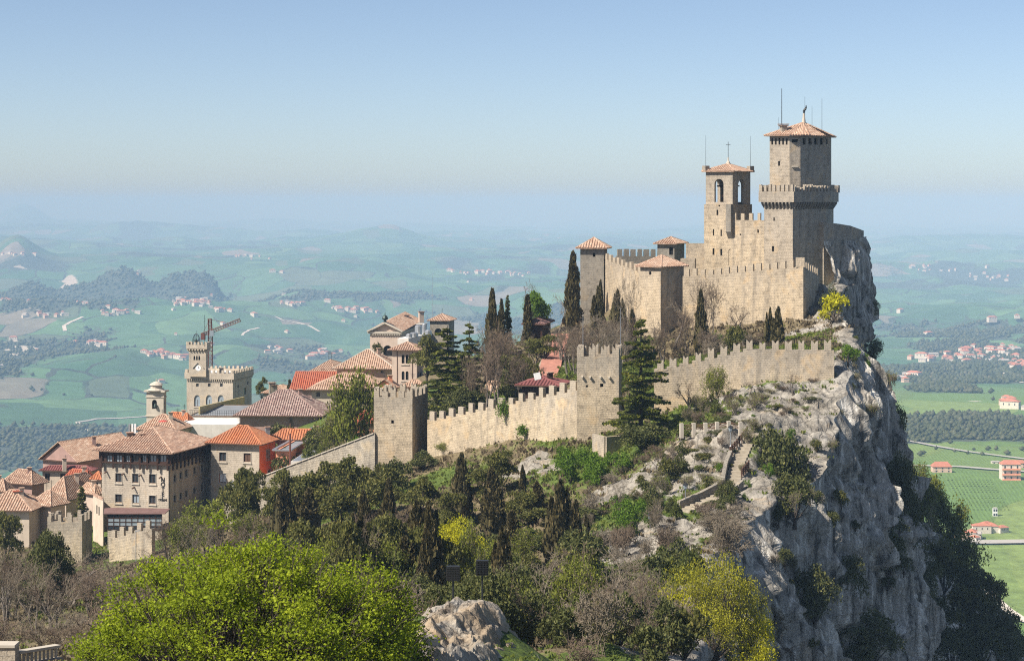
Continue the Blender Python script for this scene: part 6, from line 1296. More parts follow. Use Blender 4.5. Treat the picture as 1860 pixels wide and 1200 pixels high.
def v_bare(rng, tw=M_twig, levels=5, H=7, stems=1, trunk=.26, leaf=None, nleaf=0, lsize=.16, spread=.55, lmat=None, up=.22, ratio=.72):
    segs, tips = grow(rng, H, levels, .17, ratio, spread, up, (2, 3), trunk, stems)
    parts = [('trunk', tubes([s for s in segs if s[4] <= 1], 'trunk', M_bark, 6)), ('crown', tubes([(s[0], s[1], max(s[2], .012), max(s[3], .010)) for s in segs if s[4] > 1], 'crown', tw, 3))]
    if nleaf:
        tp = np.array([t[0] for t in tips]); i = rng.integers(0, len(tp), nleaf); c = tp[i] + rng.normal(0, .28, (nleaf, 3)); d = rdir(rng, nleaf); v, f = cards(c, d, side(d, rng), rng.uniform(.7, 1.3, nleaf) * lsize); parts.append(('leaves', leaf_mesh('leaves', v, f, lmat, rng)))
    return parts
def v_cypress(rng, H=9.0, R=1.25, n=3400, tips=3):
    segs = [(np.array([0, 0, -.4]), np.array([0, 0, H * .5]), .16, .09)]; C = []; D = []
    leaders = [(0, 0, H, R)] + [(rng.normal(0, R * .45), rng.normal(0, R * .45), H * rng.uniform(.66, .93), R * rng.uniform(.45, .7)) for _ in range(tips)]
    for (x, y, h, r) in leaders:
        k = int(n * (h * r) / sum(l[2] * l[3] for l in leaders)); t = rng.random(k) ** .85; a = rng.random(k) * 2 * np.pi
        prof = np.minimum(1, (t + .03) / .18) ** .6 * np.maximum(0, 1 - t ** 2.2) ** .75; lob = .78 + .34 * vnoise(a * 1.1 + x, t * h * .9, 0 * t + y * 5, 7); rad = r * prof * lob * rng.uniform(.72, 1.06, k)
        C.append(np.stack([x * (1 - .25 * t) + rad * np.cos(a), y * (1 - .25 * t) + rad * np.sin(a), t * h], 1)); D.append(unit(np.stack([np.cos(a) * .38, np.sin(a) * .38, np.ones(k)], 1) + rng.normal(0, .22, (k, 3))))
    C = np.concatenate(C); D = np.concatenate(D); v, f = cards(C, D, side(D, rng), rng.uniform(.4, .85, len(C)))
    m = MB()
    for (x, y, h, r) in leaders: m.lathe((x, y, 0), [(.1, .3), (r * .55, h * .16), (r * .62, h * .4), (r * .4, h * .72), (0, h * .92)], 7)
    b = len(v); vv = np.array(m.v); ff = np.array([q if len(q) == 4 else (*q, q[2]) for q in m.f if len(q) == 4]) if m.f else None
    if ff is not None: v = np.concatenate([v, vv]); f = np.concatenate([f, ff + b])
    return [('trunk', tubes(segs, 'trunk', M_bark_dark, 6)), ('crown', leaf_mesh('crown', v, f, L_cyp, rng))]
def v_cedar(rng, H=13, R=4.2, layers=11, n=13000, mat=None, top=.35):
    segs = [(np.array([0, 0, -.5]), np.array([.1, 0, H * .5]), .34, .2), (np.array([.1, 0, H * .5]), np.array([.05, 0, H * .97]), .2, .03)]; C = []; D = []; S = []
    for l in range(layers):
        t = (l + .4) / layers; z = H * (.10 + .86 * t); r = R * (1 - t) ** .8 * rng.uniform(.8, 1.12) + .35; nb = 7 if t < .7 else 5
        for b in range(nb):
            a = 2 * np.pi * (b + rng.random() * .8) / nb + l; rr = r * rng.uniform(.62, 1.12); d = np.array([math.cos(a), math.sin(a), rng.uniform(-.12, .16)]); p0 = np.array([0, 0, z + rng.normal(0, .18)]); p1 = p0 + d * rr; segs.append((p0, p1, .07, .02))
            k = int(n / (layers * nb) * (rr / (R * .55))); s = rng.random(k) ** .7; wdt = .62 * np.sin(np.pi * np.clip(s, .08, .97)) ** .6 * (.5 + rr * .24); lat = np.array([-math.sin(a), math.cos(a), 0]); off = rng.uniform(-1, 1, k) * wdt
            q = p0 + np.outer(s * rr, d) + np.outer(off, lat); q[:, 2] += -.28 * s * s * rr * .35 + rng.normal(0, .055, k) - .12 * np.abs(off); C.append(q); dd = unit(d * .8 + np.outer(np.sign(off) * .6, lat) + rng.normal(0, .35, (k, 3)) + np.array([0, 0, .22])); D.append(dd); S.append(rng.uniform(.28, .52, k))
    C = np.concatenate(C); D = np.concatenate(D); S = np.concatenate(S); v, f = cards(C, D, side(D, rng, .55), S)
    return [('trunk', tubes(segs, 'trunk', M_bark_dark, 5)), ('crown', leaf_mesh('crown', v, f, mat or L_ced, rng))]
def v_clump(rng, H, W, mat, n, lsize, lobes=9, bare=0.0, trunkh=.3, twig=None, flat=.85, hollow=.55):
    """tree or bush whose crown is a heap of leafy lobes on real limbs"""
    L = []; segs = [(np.array([0, 0, -.4]), np.array([0, 0, H * trunkh]), W * .035 + .04, W * .028 + .03)]
    for i in range(lobes):
        a = rng.random() * 2 * np.pi; r = W * .5 * math.sqrt(rng.random()) * .72; z = H * (trunkh + (1 - trunkh) * rng.uniform(.22, .82) * (1 - .35 * (r / (W * .5)) ** 2)); s = rng.uniform(.20, .34) * W; c = np.array([r * math.cos(a), r * math.sin(a), z]); L.append((c, s)); segs.append((np.array([0, 0, H * trunkh * .8]), c, .05 * W * .3 + .02, .02))
    C = []; D = []; tot = sum(s * s for c, s in L)
    for c, s in L:
        k = int(n * s * s / tot); d = rdir(rng, k); d[:, 2] = np.where(d[:, 2] < -.35, -d[:, 2], d[:, 2]); rad = s * (hollow + (1 - hollow) * rng.random(k) ** .5) * (.8 + .35 * vnoise(d[:, 0] * 2.3 + c[0], d[:, 1] * 2.3 + c[1], d[:, 2] * 2.3, 5)); q = c + d * rad[:, None] * np.array([1, 1, flat]); C.append(q); D.append(unit(d * .5 + rdir(rng, k) * .8 + np.array([0, 0, .1])))
    C = np.concatenate(C); D = np.concatenate(D); g = C[:, 2] > .02; C, D = C[g], D[g]; v, f = cards(C, D, side(D, rng), rng.uniform(.65, 1.35, len(C)) * lsize)
    P_ = [('trunk', tubes(segs, 'trunk', M_bark_dark, 5)), ('crown', leaf_mesh('crown', v, f, mat, rng))]
    if twig:
        sg, tp = grow(rng, H, 4, .06, .72, .7, .2, (2, 3), .25, 4); P_.append(('twigs', tubes([(s[0], s[1], max(s[2], .012), max(s[3], .009)) for s in sg], 'twigs', twig, 3)))
    return P_
def v_shrub(rng, tw, H=2.6, stems=7, lmat=None, nleaf=0, levels=4):
    sg, tp = grow(rng, H, levels, .055, .74, .75, .15, (2, 3), .30, stems); P_ = [('branches', tubes([(s[0], s[1], max(s[2], .014), max(s[3], .010)) for s in sg], 'branches', tw, 3))]
    if nleaf:
        t = np.array([q[0] for q in tp]); i = rng.integers(0, len(t), nleaf); c = t[i] + rng.normal(0, .2, (nleaf, 3)); d = rdir(rng, nleaf); v, f = cards(c, d, side(d, rng), rng.uniform(.06, .14, nleaf)); P_.append(('leaves', leaf_mesh('leaves', v, f, lmat, rng)))
    return P_
def G(s): return np.random.default_rng(s)
register('cypress', [v_cypress(G(1)), v_cypress(G(2), tips=5), v_cypress(G(3), tips=2), v_cypress(G(4), tips=7, R=1.6)])
register('cypress_thin', [v_cypress(G(5), R=.7, n=1600, tips=1), v_cypress(G(6), R=.8, n=1800, tips=2)])
register('cedar', [v_cedar(G(7)), v_cedar(G(8), layers=12, R=4.0)])
register('spruce', [v_cedar(G(9), H=9, R=1.9, layers=17, n=5200, mat=L_pine)])
register('pine', [v_clump(G(10 + k), 7, 6.5, L_pine, 5200, .34, 13, trunkh=.22, flat=.6) for k in range(3)])
register('oak', [v_clump(G(20 + k), 4.5, 6, L_oak, 6500, .24, 14, trunkh=.08) for k in range(3)])
register('bush', [v_clump(G(30 + k), 2.4, 3.2, (L_oak, L_pine, L_olv, L_oak)[k], 2000, .22, 8, trunkh=.05) for k in range(4)])
register('green_tree', [v_clump(G(40), 6, 6, L_green, 5000, .24, 10, trunkh=.25)])
register('green_bush', [v_clump(G(43 + k), 2, 3, L_green, 1300, .2, 7, trunkh=.03) for k in range(2)])
register('yellow_bush', [v_clump(G(46 + k), 2, 2.6, L_yell, 1200, .2, 6, trunkh=.05, twig=M_twig) for k in range(2)])
register('yellow_tree', [v_clump(G(50), 5.5, 6.5, L_yell, 8000, .17, 22, trunkh=.05, twig=M_twig), v_clump(G(51), 5, 7, L_yell2, 6500, .15, 26, trunkh=.03, twig=M_twig)])
register('olive_tree', [v_bare(G(60), M_twig, 5, 7, 3, lmat=L_lite, nleaf=5200, lsize=.24, trunk=.22), v_bare(G(61), M_twig, 5, 7, 4, lmat=L_lite, nleaf=3800, lsize=.2, trunk=.24)])
register('bare_tree', [v_bare(G(70 + k), M_twig if k % 2 else M_twig_red, 5, 7.5, 1 + k % 3) for k in range(5)])
register('budding_tree', [v_bare(G(80 + k), M_twig, 5, 7, 2, lmat=(L_brown if k else L_lite), nleaf=1800, lsize=.15) for k in range(2)])
register('bare_shrub', [v_shrub(G(90 + k), M_twig if k % 2 else M_twig_red, lmat=L_brown, nleaf=500 if k > 1 else 0) for k in range(4)])
register('thin_shrub', [v_shrub(G(96), M_twig, 2.4, 6, L_lite, 700)])

def place(kind, px, ytop, Y, wpx, name, label, cat='tree', group=None, var=None, base=None, rng=random, loc=None, minh=1.0):
    """plant one: column, row of its top, distance, width in photo pixels"""
    x = X_at(px, Y) if loc is None else loc[0]; y = Y if loc is None else loc[1]; zb = (gz(x, y) if base is None else base) if loc is None else loc[2]
    zt = Z_at(ytop, Y); H = max(zt - zb, minh); H = min(H, 1.15 * wpx * Y / F) if kind in ('bush', 'green_bush', 'thin_shrub', 'bare_shrub', 'yellow_bush') else H; vs_ = KINDS_[kind]; parts, nh, nw = vs_[rng.randrange(len(vs_)) if var is None else var % len(vs_)]
    T = thing(name, label, cat, (x, y, zb - .1), group); T.rotation_euler = (0, 0, rng.uniform(0, 6.28)); wm = wpx * Y / F * (1.3 if kind.startswith('cypress') else 1.0); T.scale = (wm / nw, wm / nw, H / nh)
    for nm, me in parts: o = bpy.data.objects.new(nm, me); COL.objects.link(o); o.parent = T
    return T
R_ = random.Random(5); MASS = []

# ---- conifers by the fortress and in the walled slope
place('cypress', 1041, 456, 328, 26, 'cypress_tree', 'tall slim cypress touching the grey fortress tower', var=0, rng=R_)
place('cypress', 894, 523, 322, 24, 'cypress_tree', 'tallest of the dark cypresses on the crest above the cedars', var=1, rng=R_)
place('cypress_thin', 911, 541, 321, 12, 'cypress_tree', 'thin cypress leaning beside the tallest crest cypress', rng=R_)
place('spruce', 922, 533, 324, 24, 'spruce_tree', 'small open spruce right of the crest cypresses', rng=R_)
place('cypress_thin', 958, 533, 330, 18, 'cypress_tree', 'narrow dark cypress in front of the bright green crest tree', rng=R_)
place('cypress', 1091, 508, 318, 24, 'cypress_tree', 'ragged cypress below the sunlit left fortress wall', var=2, rng=R_)
place('cypress_thin', 1079, 535, 316, 12, 'cypress_tree', 'little pointed cypress below the grey fortress tower', rng=R_)
place('cypress', 1122, 524, 314, 22, 'cypress_tree', 'brownish cypress left of the edge-on fortress tower', var=3, rng=R_)
place('cypress', 1273, 525, 292, 18, 'cypress_tree', 'single slim cypress against the broad front fortress wall', var=0, rng=R_)
place('cypress', 1399, 557, 272, 18, 'cypress_tree', 'left half of the cypress pair at the fortress corner', var=2, rng=R_); place('cypress', 1414, 555, 271, 19, 'cypress_tree', 'right half of the cypress pair at the fortress corner', var=1, rng=R_)
place('cedar', 1164, 570, 241, 138, 'cedar_tree', 'large layered cedar in front of the outer wall, right of the square tower', var=0, rng=R_)
place('cedar', 812, 590, 300, 124, 'cedar_tree', 'big yellow-green cedar behind the wall, nearest the beige tower', var=1, rng=R_); place('cedar', 853, 581, 312, 92, 'cedar_tree', 'taller darker cedar behind the big yellow-green one', var=0, rng=R_); place('cedar', 838, 636, 291, 112, 'cedar_tree', 'low spreading cedar just behind the battlement wall', var=0, rng=R_); place('pine', 775, 606, 345, 66, 'pine_tree', 'dark pine between the basilica and the cedars', var=1, rng=R_)
place('pine', 684, 622, 425, 26, 'pine_tree', 'small dark tree in front of the basilica facade', var=0, rng=R_)
place('pine', 476, 684, 470, 22, 'pine_tree', 'small conifer right of the palace', var=1, rng=R_); place('cypress', 526, 688, 430, 14, 'cypress_tree', 'dark cypress in front of the red tile slope', var=1, rng=R_)
place('spruce', 148, 880, 306, 42, 'spruce_tree', 'dark spruce between the small corner tower and the hotel', rng=R_); place('pine', 12, 928, 300, 62, 'pine_tree', 'dark pine at the left frame edge below the cream house', var=2, rng=R_); place('spruce', 238, 768, 352, 22, 'spruce_tree', 'dark treetop behind the hotel chimneys', rng=R_)
place('cypress', 1148, 560, 300, 18, 'ivy_clad_tree', 'ivy-clad trunk standing against the edge-on fortress tower', var=2, rng=R_)
# ---- leafy trees on the hill
place('green_tree', 973, 529, 336, 66, 'leafy_tree', 'bright green leafy tree on the crest left of the fortress', rng=R_)
place('olive_tree', 640, 668, 306, 92, 'budding_tree', 'pale green budding tree beside the grey wall tower', var=0, rng=R_); place('olive_tree', 610, 735, 312, 70, 'budding_tree', 'lower pale green tree left of the grey wall tower', var=1, rng=R_); place('green_bush', 655, 760, 300, 50, 'green_bush', 'green bush at the foot of the pale budding tree', 'bush', rng=R_)
place('green_bush', 950, 655, 290, 30, 'green_bush', 'round green bush beside the red brick ramp', 'bush', rng=R_)
place('green_bush', 1300, 585, 285, 34, 'green_bush', 'low green bush under the broad fortress wall', 'bush', rng=R_); place('bush', 1330, 580, 280, 44, 'evergreen_bush', 'dark green bush left of the fortress cypress pair', 'bush', rng=R_)
place('yellow_bush', 1515, 530, 290, 62, 'yellow_bush', 'yellow-green bush on the rocks below the fortress corner', 'bush', var=0, rng=R_); place('bush', 1507, 514, 300, 40, 'evergreen_bush', 'bush among boulders under the return wall', 'bush', rng=R_)
place('green_bush', 1540, 640, 253, 48, 'green_bush', 'fresh green bush at the cliff end of the outer wall', 'bush', rng=R_, minh=2.5)
place('olive_tree', 1300, 660, 243, 60, 'budding_tree', 'upright grey-green tree against the stepped outer wall', var=1, rng=R_)
place('oak', 1170, 766, 236, 96, 'evergreen_oak', 'dark round evergreen oak below the large cedar', var=0, rng=R_); place('bush', 1240, 780, 234, 56, 'evergreen_bush', 'low bush left of the terrace railing', 'bush', rng=R_)
place('oak', 1418, 776, 226, 122, 'evergreen_oak', 'large dark evergreen oak hanging over the cliff beside the stairs', var=1, rng=R_, base=-37.5); place('oak', 1432, 850, 225, 80, 'evergreen_oak', 'shaded lower evergreen bush under the large cliff oak', var=2, rng=R_, base=-41)
# ---- bare trees
for px, yt, Y, w, lb in ((905, 585, 285, 96, 'tall bare tree in front of the crest cypresses'), (880, 625, 280, 70, 'bare tree with fine branches right of the cedars'), (948, 640, 282, 60, 'bare tree left of the red ramp'), (975, 508, 342, 50, 'bare crown rising above the bright green crest tree'), (1015, 530, 335, 52, 'pale bare tree between the green crest tree and the cypress'), (1020, 590, 300, 70, 'spreading bare tree at the top of the red ramp'), (1060, 565, 298, 90, 'wide bare tree behind the cedar tower'), (1095, 580, 285, 84, 'dense bare tree right behind the cedar tower top'), (1040, 590, 290, 80, 'bare tree over the upper end of the red ramp'), (1138, 492, 304, 52, 'slim bare tree in front of the sunlit left fortress wall'),
                         (1225, 540, 302, 72, 'bare tree in front of the shaded tower face'), (1250, 560, 296, 60, 'bare tree at the foot of the edge-on tower'), (1292, 502, 296, 62, 'tall bare tree against the broad fortress wall'), (1355, 548, 285, 70, 'bare tree between the slim cypress and the cypress pair'), (1205, 590, 290, 60, 'bare shrubby tree below the tower corner'), (1255, 690, 243, 62, 'spiky bare tree against the stepped outer wall'), (1360, 690, 243, 44, 'small bare tree midway along the outer wall foot'), (1440, 675, 242, 42, 'gnarled dark bare tree on the rocks at the outer wall'), (1130, 870, 214, 50, 'thin bare tree on the grassy slope below the terrace'), (1195, 810, 225, 62, 'bare tree beside the dark oak on the slope'), (1318, 712, 242, 34, 'low bare bush under the stepped outer wall'), (690, 770, 300, 50, 'bare sapling behind the grey wall tower'), (860, 640, 288, 60, 'fine-twigged bare tree right of the low cedar')):
    place('bare_tree', px, yt, Y, w, 'bare_tree', lb, rng=R_)
place('budding_tree', 1430, 735, 236, 50, 'bare_bush', 'rusty brown bush on the rocks below the outer wall end', 'bush', rng=R_, var=1)
for k in range(16):
    px, Y = R_.uniform(1000, 1160), R_.uniform(278, 308); MASS.append(None); MASS[-1] = place('bare_tree', px, R_.uniform(560, 610), Y, R_.uniform(44, 74), 'bare_tree', 'brown bare tree in the thicket below the grey fortress tower', 'tree', 'thicket of bare trees below the fortress', rng=R_)
for k in range(9):
    px, Y = R_.uniform(1180, 1400), R_.uniform(268, 292); MASS.append(None); MASS[-1] = place('bare_shrub', px, R_.uniform(585, 625), Y, R_.uniform(34, 56), 'bare_shrub', 'bare shrub in the strip between outer wall and fortress', 'shrub', 'shrubs between the walls', rng=R_)
# ---- the wooded hollow in the middle
for px, yt, Y, w, v, lb in ((838, 822, 236, 44, 3, 'broad dark cypress in front of the battlement wall'), (893, 848, 226, 32, 0, 'cypress just right of the broad one below the wall'), (906, 885, 215, 34, 1, 'cypress standing lower right of the broad one'), (949, 843, 232, 20, 2, 'thin cypress under the right part of the battlement wall'), (975, 872, 224, 22, 0, 'brown-green cypress left of the large double cypress'), (1018, 870, 200, 44, 3, 'large double-topped cypress in the hollow'), (1046, 905, 200, 26, 1, 'cypress attached to the right of the large double one'), (1064, 930, 203, 18, 2, 'short cypress at the right end of the hollow'), (757, 908, 192, 50, 3, 'thick cypress between the two yellow shrubs'), (735, 955, 186, 26, 0, 'cypress left of the small yellow shrub'), (706, 868, 216, 32, 1, 'slim cypress among the dark pines'), (660, 890, 212, 40, 3, 'dull brown cypress under the grey tower'), (690, 925, 200, 38, 2, 'lower brown cypress in front of the pines'), (519, 872, 232, 48, 3, 'left cypress of the dark pair above the bright green tree'), (562, 885, 228, 44, 1, 'right cypress of the dark pair above the bright green tree'), (930, 925, 205, 30, 0, 'low cypress behind the yellow shrub, to its right'), (780, 930, 200, 30, 2, 'cypress half hidden behind the tall yellow shrub')):
    place('cypress', px, yt, Y, w, 'cypress_tree', lb, var=v, rng=R_)
for px, yt, Y, w, lb in ((580, 838, 252, 104, 'dark spreading pine below the sloping wall'), (645, 826, 250, 92, 'dark pine at the foot of the grey wall tower, left'), (700, 850, 245, 90, 'dark pine in front of the grey wall tower'), (765, 862, 240, 76, 'olive-green pine below the tower corner'), (912, 815, 242, 66, 'tall open pine against the battlement wall'), (880, 850, 236, 70, 'lower pine beside the tall open one'), (620, 880, 235, 96, 'front dark pine in the middle of the hollow'), (500, 880, 250, 70, 'dark pine left of the paired cypresses'), (940, 890, 222, 70, 'dull pine right of the lower cypresses'), (815, 890, 226, 60, 'small pine left of the broad cypress')):
    place('pine', px, yt, Y, w, 'pine_tree', lb, rng=R_)
place('yellow_tree', 845, 940, 186, 130, 'yellow_shrub', 'tall bright yellow-flowering shrub in the hollow', 'shrub', var=0, rng=R_); place('yellow_tree', 736, 955, 190, 56, 'yellow_shrub', 'small yellow-flowering shrub left of the thick cypress', 'shrub', var=1, rng=R_)
for px, yt, Y, w, bs, v, lb in ((1310, 1000, 147, 130, -33.6, 1, 'topmost of the yellow-green shrubs at the cliff foot, lower right'), (1252, 1018, 145, 110, -33.4, 1, 'yellow-green shrub left of the topmost one at the cliff foot'), (1222, 1062, 141, 90, -33.2, 0, 'leftmost yellow-green shrub at the cliff foot'), (1352, 1052, 148, 110, -35.2, 1, 'yellow-green shrub right of the topmost one, on the cliff brow'), (1292, 1088, 139, 130, -33.6, 1, 'nearest yellow-green shrub at the cliff foot'), (1368, 1115, 147, 100, -37.2, 0, 'rightmost and lowest yellow-green shrub against the cliff')): place('yellow_tree', px, yt, Y, w, 'yellow_shrub', lb, 'shrub', var=v, rng=R_, base=bs)
place('olive_tree', 375, 905, 262, 110, 'budding_tree', 'olive-green budding tree below the hotel corner', var=0, rng=R_); place('olive_tree', 330, 930, 250, 84, 'budding_tree', 'olive-green budding tree left of the hotel corner one', var=1, rng=R_); place('olive_tree', 445, 925, 250, 80, 'budding_tree', 'pale budding tree right below the sloping wall end', var=1, rng=R_); place('olive_tree', 700, 985, 170, 80, 'budding_tree', 'pale green budding tree left of the small yellow shrub', var=0, rng=R_)
place('olive_tree', 810, 800, 280, 44, 'budding_tree', 'pale upright sapling at the foot of the battlement wall', var=1, rng=R_)
def mass(kind, n, xr, yr, Yr, wr, name, label, cat, group, minh=1.2):
    for k in range(n):
        Y = R_.uniform(*Yr); T = place(kind, R_.uniform(*xr), R_.uniform(*yr), Y, R_.uniform(*wr), name, label, cat, group, rng=R_, minh=minh); MASS.append(T)
mass('bare_tree', 26, (-10, 300), (985, 1060), (170, 285), (80, 130), 'bare_tree', 'bare grey-brown tree in the wood below the small corner tower', 'tree', 'bare wood below the corner tower')
mass('bare_tree', 12, (-10, 240), (1060, 1130), (115, 165), (110, 170), 'bare_tree', 'bare tree in the brown wood at the lower left, left of the bright green tree', 'tree', 'bare wood at the lower left')
mass('bare_tree', 12, (300, 480), (930, 985), (215, 270), (60, 100), 'bare_tree', 'bare tree above the bright green tree, left of the cypress pair', 'tree', 'bare trees above the bright green tree')
mass('pine', 14, (560, 1000), (930, 1010), (165, 215), (60, 100), 'pine_tree', 'olive-brown pine in the hollow', 'tree', 'pines in the hollow')
mass('cypress', 12, (600, 1060), (900, 990), (168, 215), (26, 46), 'cypress_tree', 'dark cypress in the hollow', 'tree', 'cypresses in the hollow')
mass('olive_tree', 9, (540, 1000), (930, 1000), (170, 225), (50, 90), 'budding_tree', 'pale budding tree in the hollow', 'tree', 'budding trees in the hollow')
mass('bare_tree', 8, (600, 830), (920, 1000), (170, 215), (50, 90), 'bare_tree', 'bare tree among the dark cypresses of the hollow', 'tree', 'bare trees in the hollow')
mass('oak', 9, (-20, 110), (960, 1060), (200, 280), (50, 90), 'evergreen_bush', 'dark evergreen in the wood at the left edge', 'bush', 'evergreens in the left wood')
mass('olive_tree', 8, (900, 1200), (985, 1080), (120, 185), (70, 120), 'budding_tree', 'pale budding tree on the lower slope', 'tree', 'budding trees on the lower slope')
mass('bare_tree', 12, (880, 1180), (985, 1090), (115, 185), (90, 150), 'bare_tree', 'brown bare tree on the slope right of the near rock', 'tree', 'bare trees right of the near rock')
mass('bare_shrub', 24, (930, 1240), (1030, 1180), (100, 170), (80, 140), 'bare_shrub', 'tangled brown shrub on the lower slope right of the near rock', 'shrub', 'brown shrubs on the lower slope', 2.0)
mass('bush', 46, (900, 1260), (1000, 1190), (105, 185), (60, 110), 'evergreen_bush', 'dark evergreen bush on the lower slope right of the near rock', 'bush', 'dark bushes on the lower slope', 1.6)
mass('bush', 70, (480, 1070), (935, 1050), (165, 232), (46, 100), 'evergreen_bush', 'dark bush on the floor of the wooded hollow', 'bush', 'dark bushes in the hollow', 1.8)
mass('oak', 16, (560, 980), (1010, 1090), (110, 165), (80, 140), 'evergreen_bush', 'dark evergreen behind the near rock', 'bush', 'evergreens behind the near rock', 1.8)
mass('bare_shrub', 30, (620, 900), (1000, 1110), (100, 175), (70, 120), 'bare_shrub', 'bare shrub behind the near rock and its floodlights', 'shrub', 'shrubs behind the near rock', 1.8)
mass('bare_shrub', 26, (1060, 1230), (850, 985), (185, 232), (30, 60), 'bare_shrub', 'small bare shrub on the slope left of the stairs', 'shrub', 'bare shrubs left of the stairs')
mass('green_bush', 14, (1020, 1130), (805, 850), (228, 248), (26, 50), 'green_bush', 'green bush on the grassy slope under the cedar tower', 'bush', 'green bushes under the cedar tower', .8)
mass('green_bush', 12, (1110, 1200), (885, 960), (196, 218), (26, 46), 'green_bush', 'green bush on the bank below the dark oak', 'bush', 'green bushes below the dark oak', .7)
mass('thin_shrub', 16, (1180, 1340), (835, 905), (212, 228), (22, 44), 'thin_shrub', 'pale thin shrub on the rocks left of the stairs', 'shrub', 'thin shrubs on the rocks by the stairs', .8)
mass('bare_shrub', 14, (1280, 1345), (915, 985), (188, 212), (50, 90), 'bare_shrub', 'brown shrub on the cliff brow below the stairs', 'shrub', 'brown shrubs below the stairs', 2.0)
mass('bush', 12, (1150, 1260), (960, 1030), (165, 195), (40, 70), 'evergreen_bush', 'dark bush on the rocks under the lowest lamp', 'bush', 'bushes under the lowest lamp', 1.2)
mass('thin_shrub', 12, (1240, 1420), (705, 770), (236, 246), (20, 40), 'thin_shrub', 'thin dry shrub on the ledges under the outer wall', 'shrub', 'dry shrubs under the outer wall', .7)
mass('bush', 26, (1200, 1510), (700, 860), (221, 245), (14, 34), 'evergreen_bush', 'low dark bush', 'bush', 'low bushes on the lit rocks', .5)
mass('thin_shrub', 26, (1190, 1520), (700, 900), (212, 245), (14, 34), 'thin_shrub', 'thin pale shrub', 'shrub', 'thin shrubs on the lit rocks', .6)
mass('green_bush', 14, (1190, 1520), (700, 900), (212, 245), (12, 26), 'green_bush', 'small green bush', 'bush', 'green tufts on the lit rocks', .4)
mass('pine', 12, (420, 660), (838, 895), (262, 284), (50, 86), 'pine_tree', 'dark pine below the sloping wall', 'tree', 'pines below the sloping wall', 2)
mass('bush', 34, (1150, 1330), (790, 920), (208, 234), (16, 40), 'evergreen_bush', 'low dark bush', 'bush', 'scrub by the stairs', .6)
mass('bare_shrub', 20, (1200, 1500), (700, 860), (221, 246), (18, 40), 'bare_shrub', 'bare brown shrub', 'shrub', 'bare scrub on the lit rocks', .7)
mass('bush', 10, (600, 790), (800, 850), (262, 278), (30, 60), 'evergreen_bush', 'dark bush against the foot of the grey wall tower', 'bush', 'bushes at the grey tower foot', 1.0)
mass('bush', 12, (870, 990), (640, 700), (285, 306), (26, 50), 'evergreen_bush', 'bush on the slope between the cedars and the red ramp', 'bush', 'bushes by the red ramp', 1.0)
mass('bare_tree', 10, (860, 1000), (590, 650), (300, 330), (50, 80), 'bare_tree', 'bare tree on the slope between the cedars and the ramp', 'tree', 'bare trees by the red ramp')
mass('oak', 10, (760, 900), (690, 745), (285, 312), (40, 70), 'evergreen_bush', 'dark evergreen behind the battlement wall', 'bush', 'evergreens behind the battlement wall', 1.5)
mass('pine', 8, (860, 1000), (600, 680), (296, 325), (40, 66), 'pine_tree', 'pine on the slope behind the wall', 'tree', 'pines behind the wall', 2)
mass('bush', 10, (440, 640), (740, 820), (318, 345), (30, 60), 'evergreen_bush', 'bush in the gardens behind the sloping wall', 'bush', 'bushes behind the sloping wall', 1.2)

# ---- growth on and beyond the cliff
def on_cliff(kind, Y, t, w, h, name, label, cat, group):
    p = cliff_pt(Y, t); T = place(kind, 0, 0, p[1], w * F / p[1], name, label, cat, group, rng=R_, loc=(p[0] - .3 * w * .5, p[1], p[2] - .35 * h)); vs_ = [v for v in KINDS_[kind]]; T.scale[2] = h / np.mean([v[1] for v in vs_]); return T
def cliff_px2(px, py):
    d = (_cpx - px) ** 2 + (_cpy - py) ** 2 + 1e6 * (CYy < 385); i = np.unravel_index(np.argmin(d), d.shape); return np.array([CXx[i], CYy[i], CZ[i]])
def at_cliff(kind, px, py, wpx, hpx, name, label, cat, group):
    p = cliff_px(px, py); s = p[1] / F; T = place(kind, 0, 0, p[1], wpx, name, label, cat, group, rng=R_, loc=(p[0] + wpx * s * .10, p[1] - wpx * s * .1, p[2] - hpx * s * .5)); T.scale[2] = hpx * s / np.mean([v[1] for v in KINDS_[kind]]); return T
for px, py, w, h, lb in ((1608, 790, 62, 120, 'tall dark growth hanging on the upper right cliff edge'), (1628, 880, 60, 110, 'dark growth below the one on the upper right cliff edge'), (1592, 640, 36, 60, 'dark bush on the cliff level with the outer wall'), (1545, 865, 50, 70, 'dark bush in the cleft right of the large cliff oak'), (1430, 905, 90, 90, 'shaded bush in the hollow below the large cliff oak'), (1470, 1085, 90, 110, 'large dark bush low on the near cliff face'), (1530, 1055, 70, 90, 'dark bush right of the large low cliff bush'), (1400, 1010, 56, 70, 'dark bush beside the yellow-green shrub on the cliff'), (1560, 1165, 130, 110, 'wide dark bush at the bottom edge of the cliff'), (1605, 1000, 60, 110, 'dark upright bush in the middle right of the cliff'), (1640, 960, 70, 130, 'long dark growth down the right side of the cliff'), (1665, 1050, 70, 110, 'dark bush on the lower right cliff buttress'), (1580, 560, 30, 40, 'bush on the summit rock flank'), (1548, 432, 22, 20, 'small dark bush on the summit rock below the parapet'), (1500, 960, 36, 44, 'small bush in the middle of the near cliff face'), (1620, 1120, 80, 90, 'dark bush near the bottom of the cliff, right of the wide one'), (1560, 950, 40, 60, 'narrow dark bush in the central cliff cleft')):
    at_cliff('oak', px, py, w, h, 'cliff_bush', lb, 'bush', None)
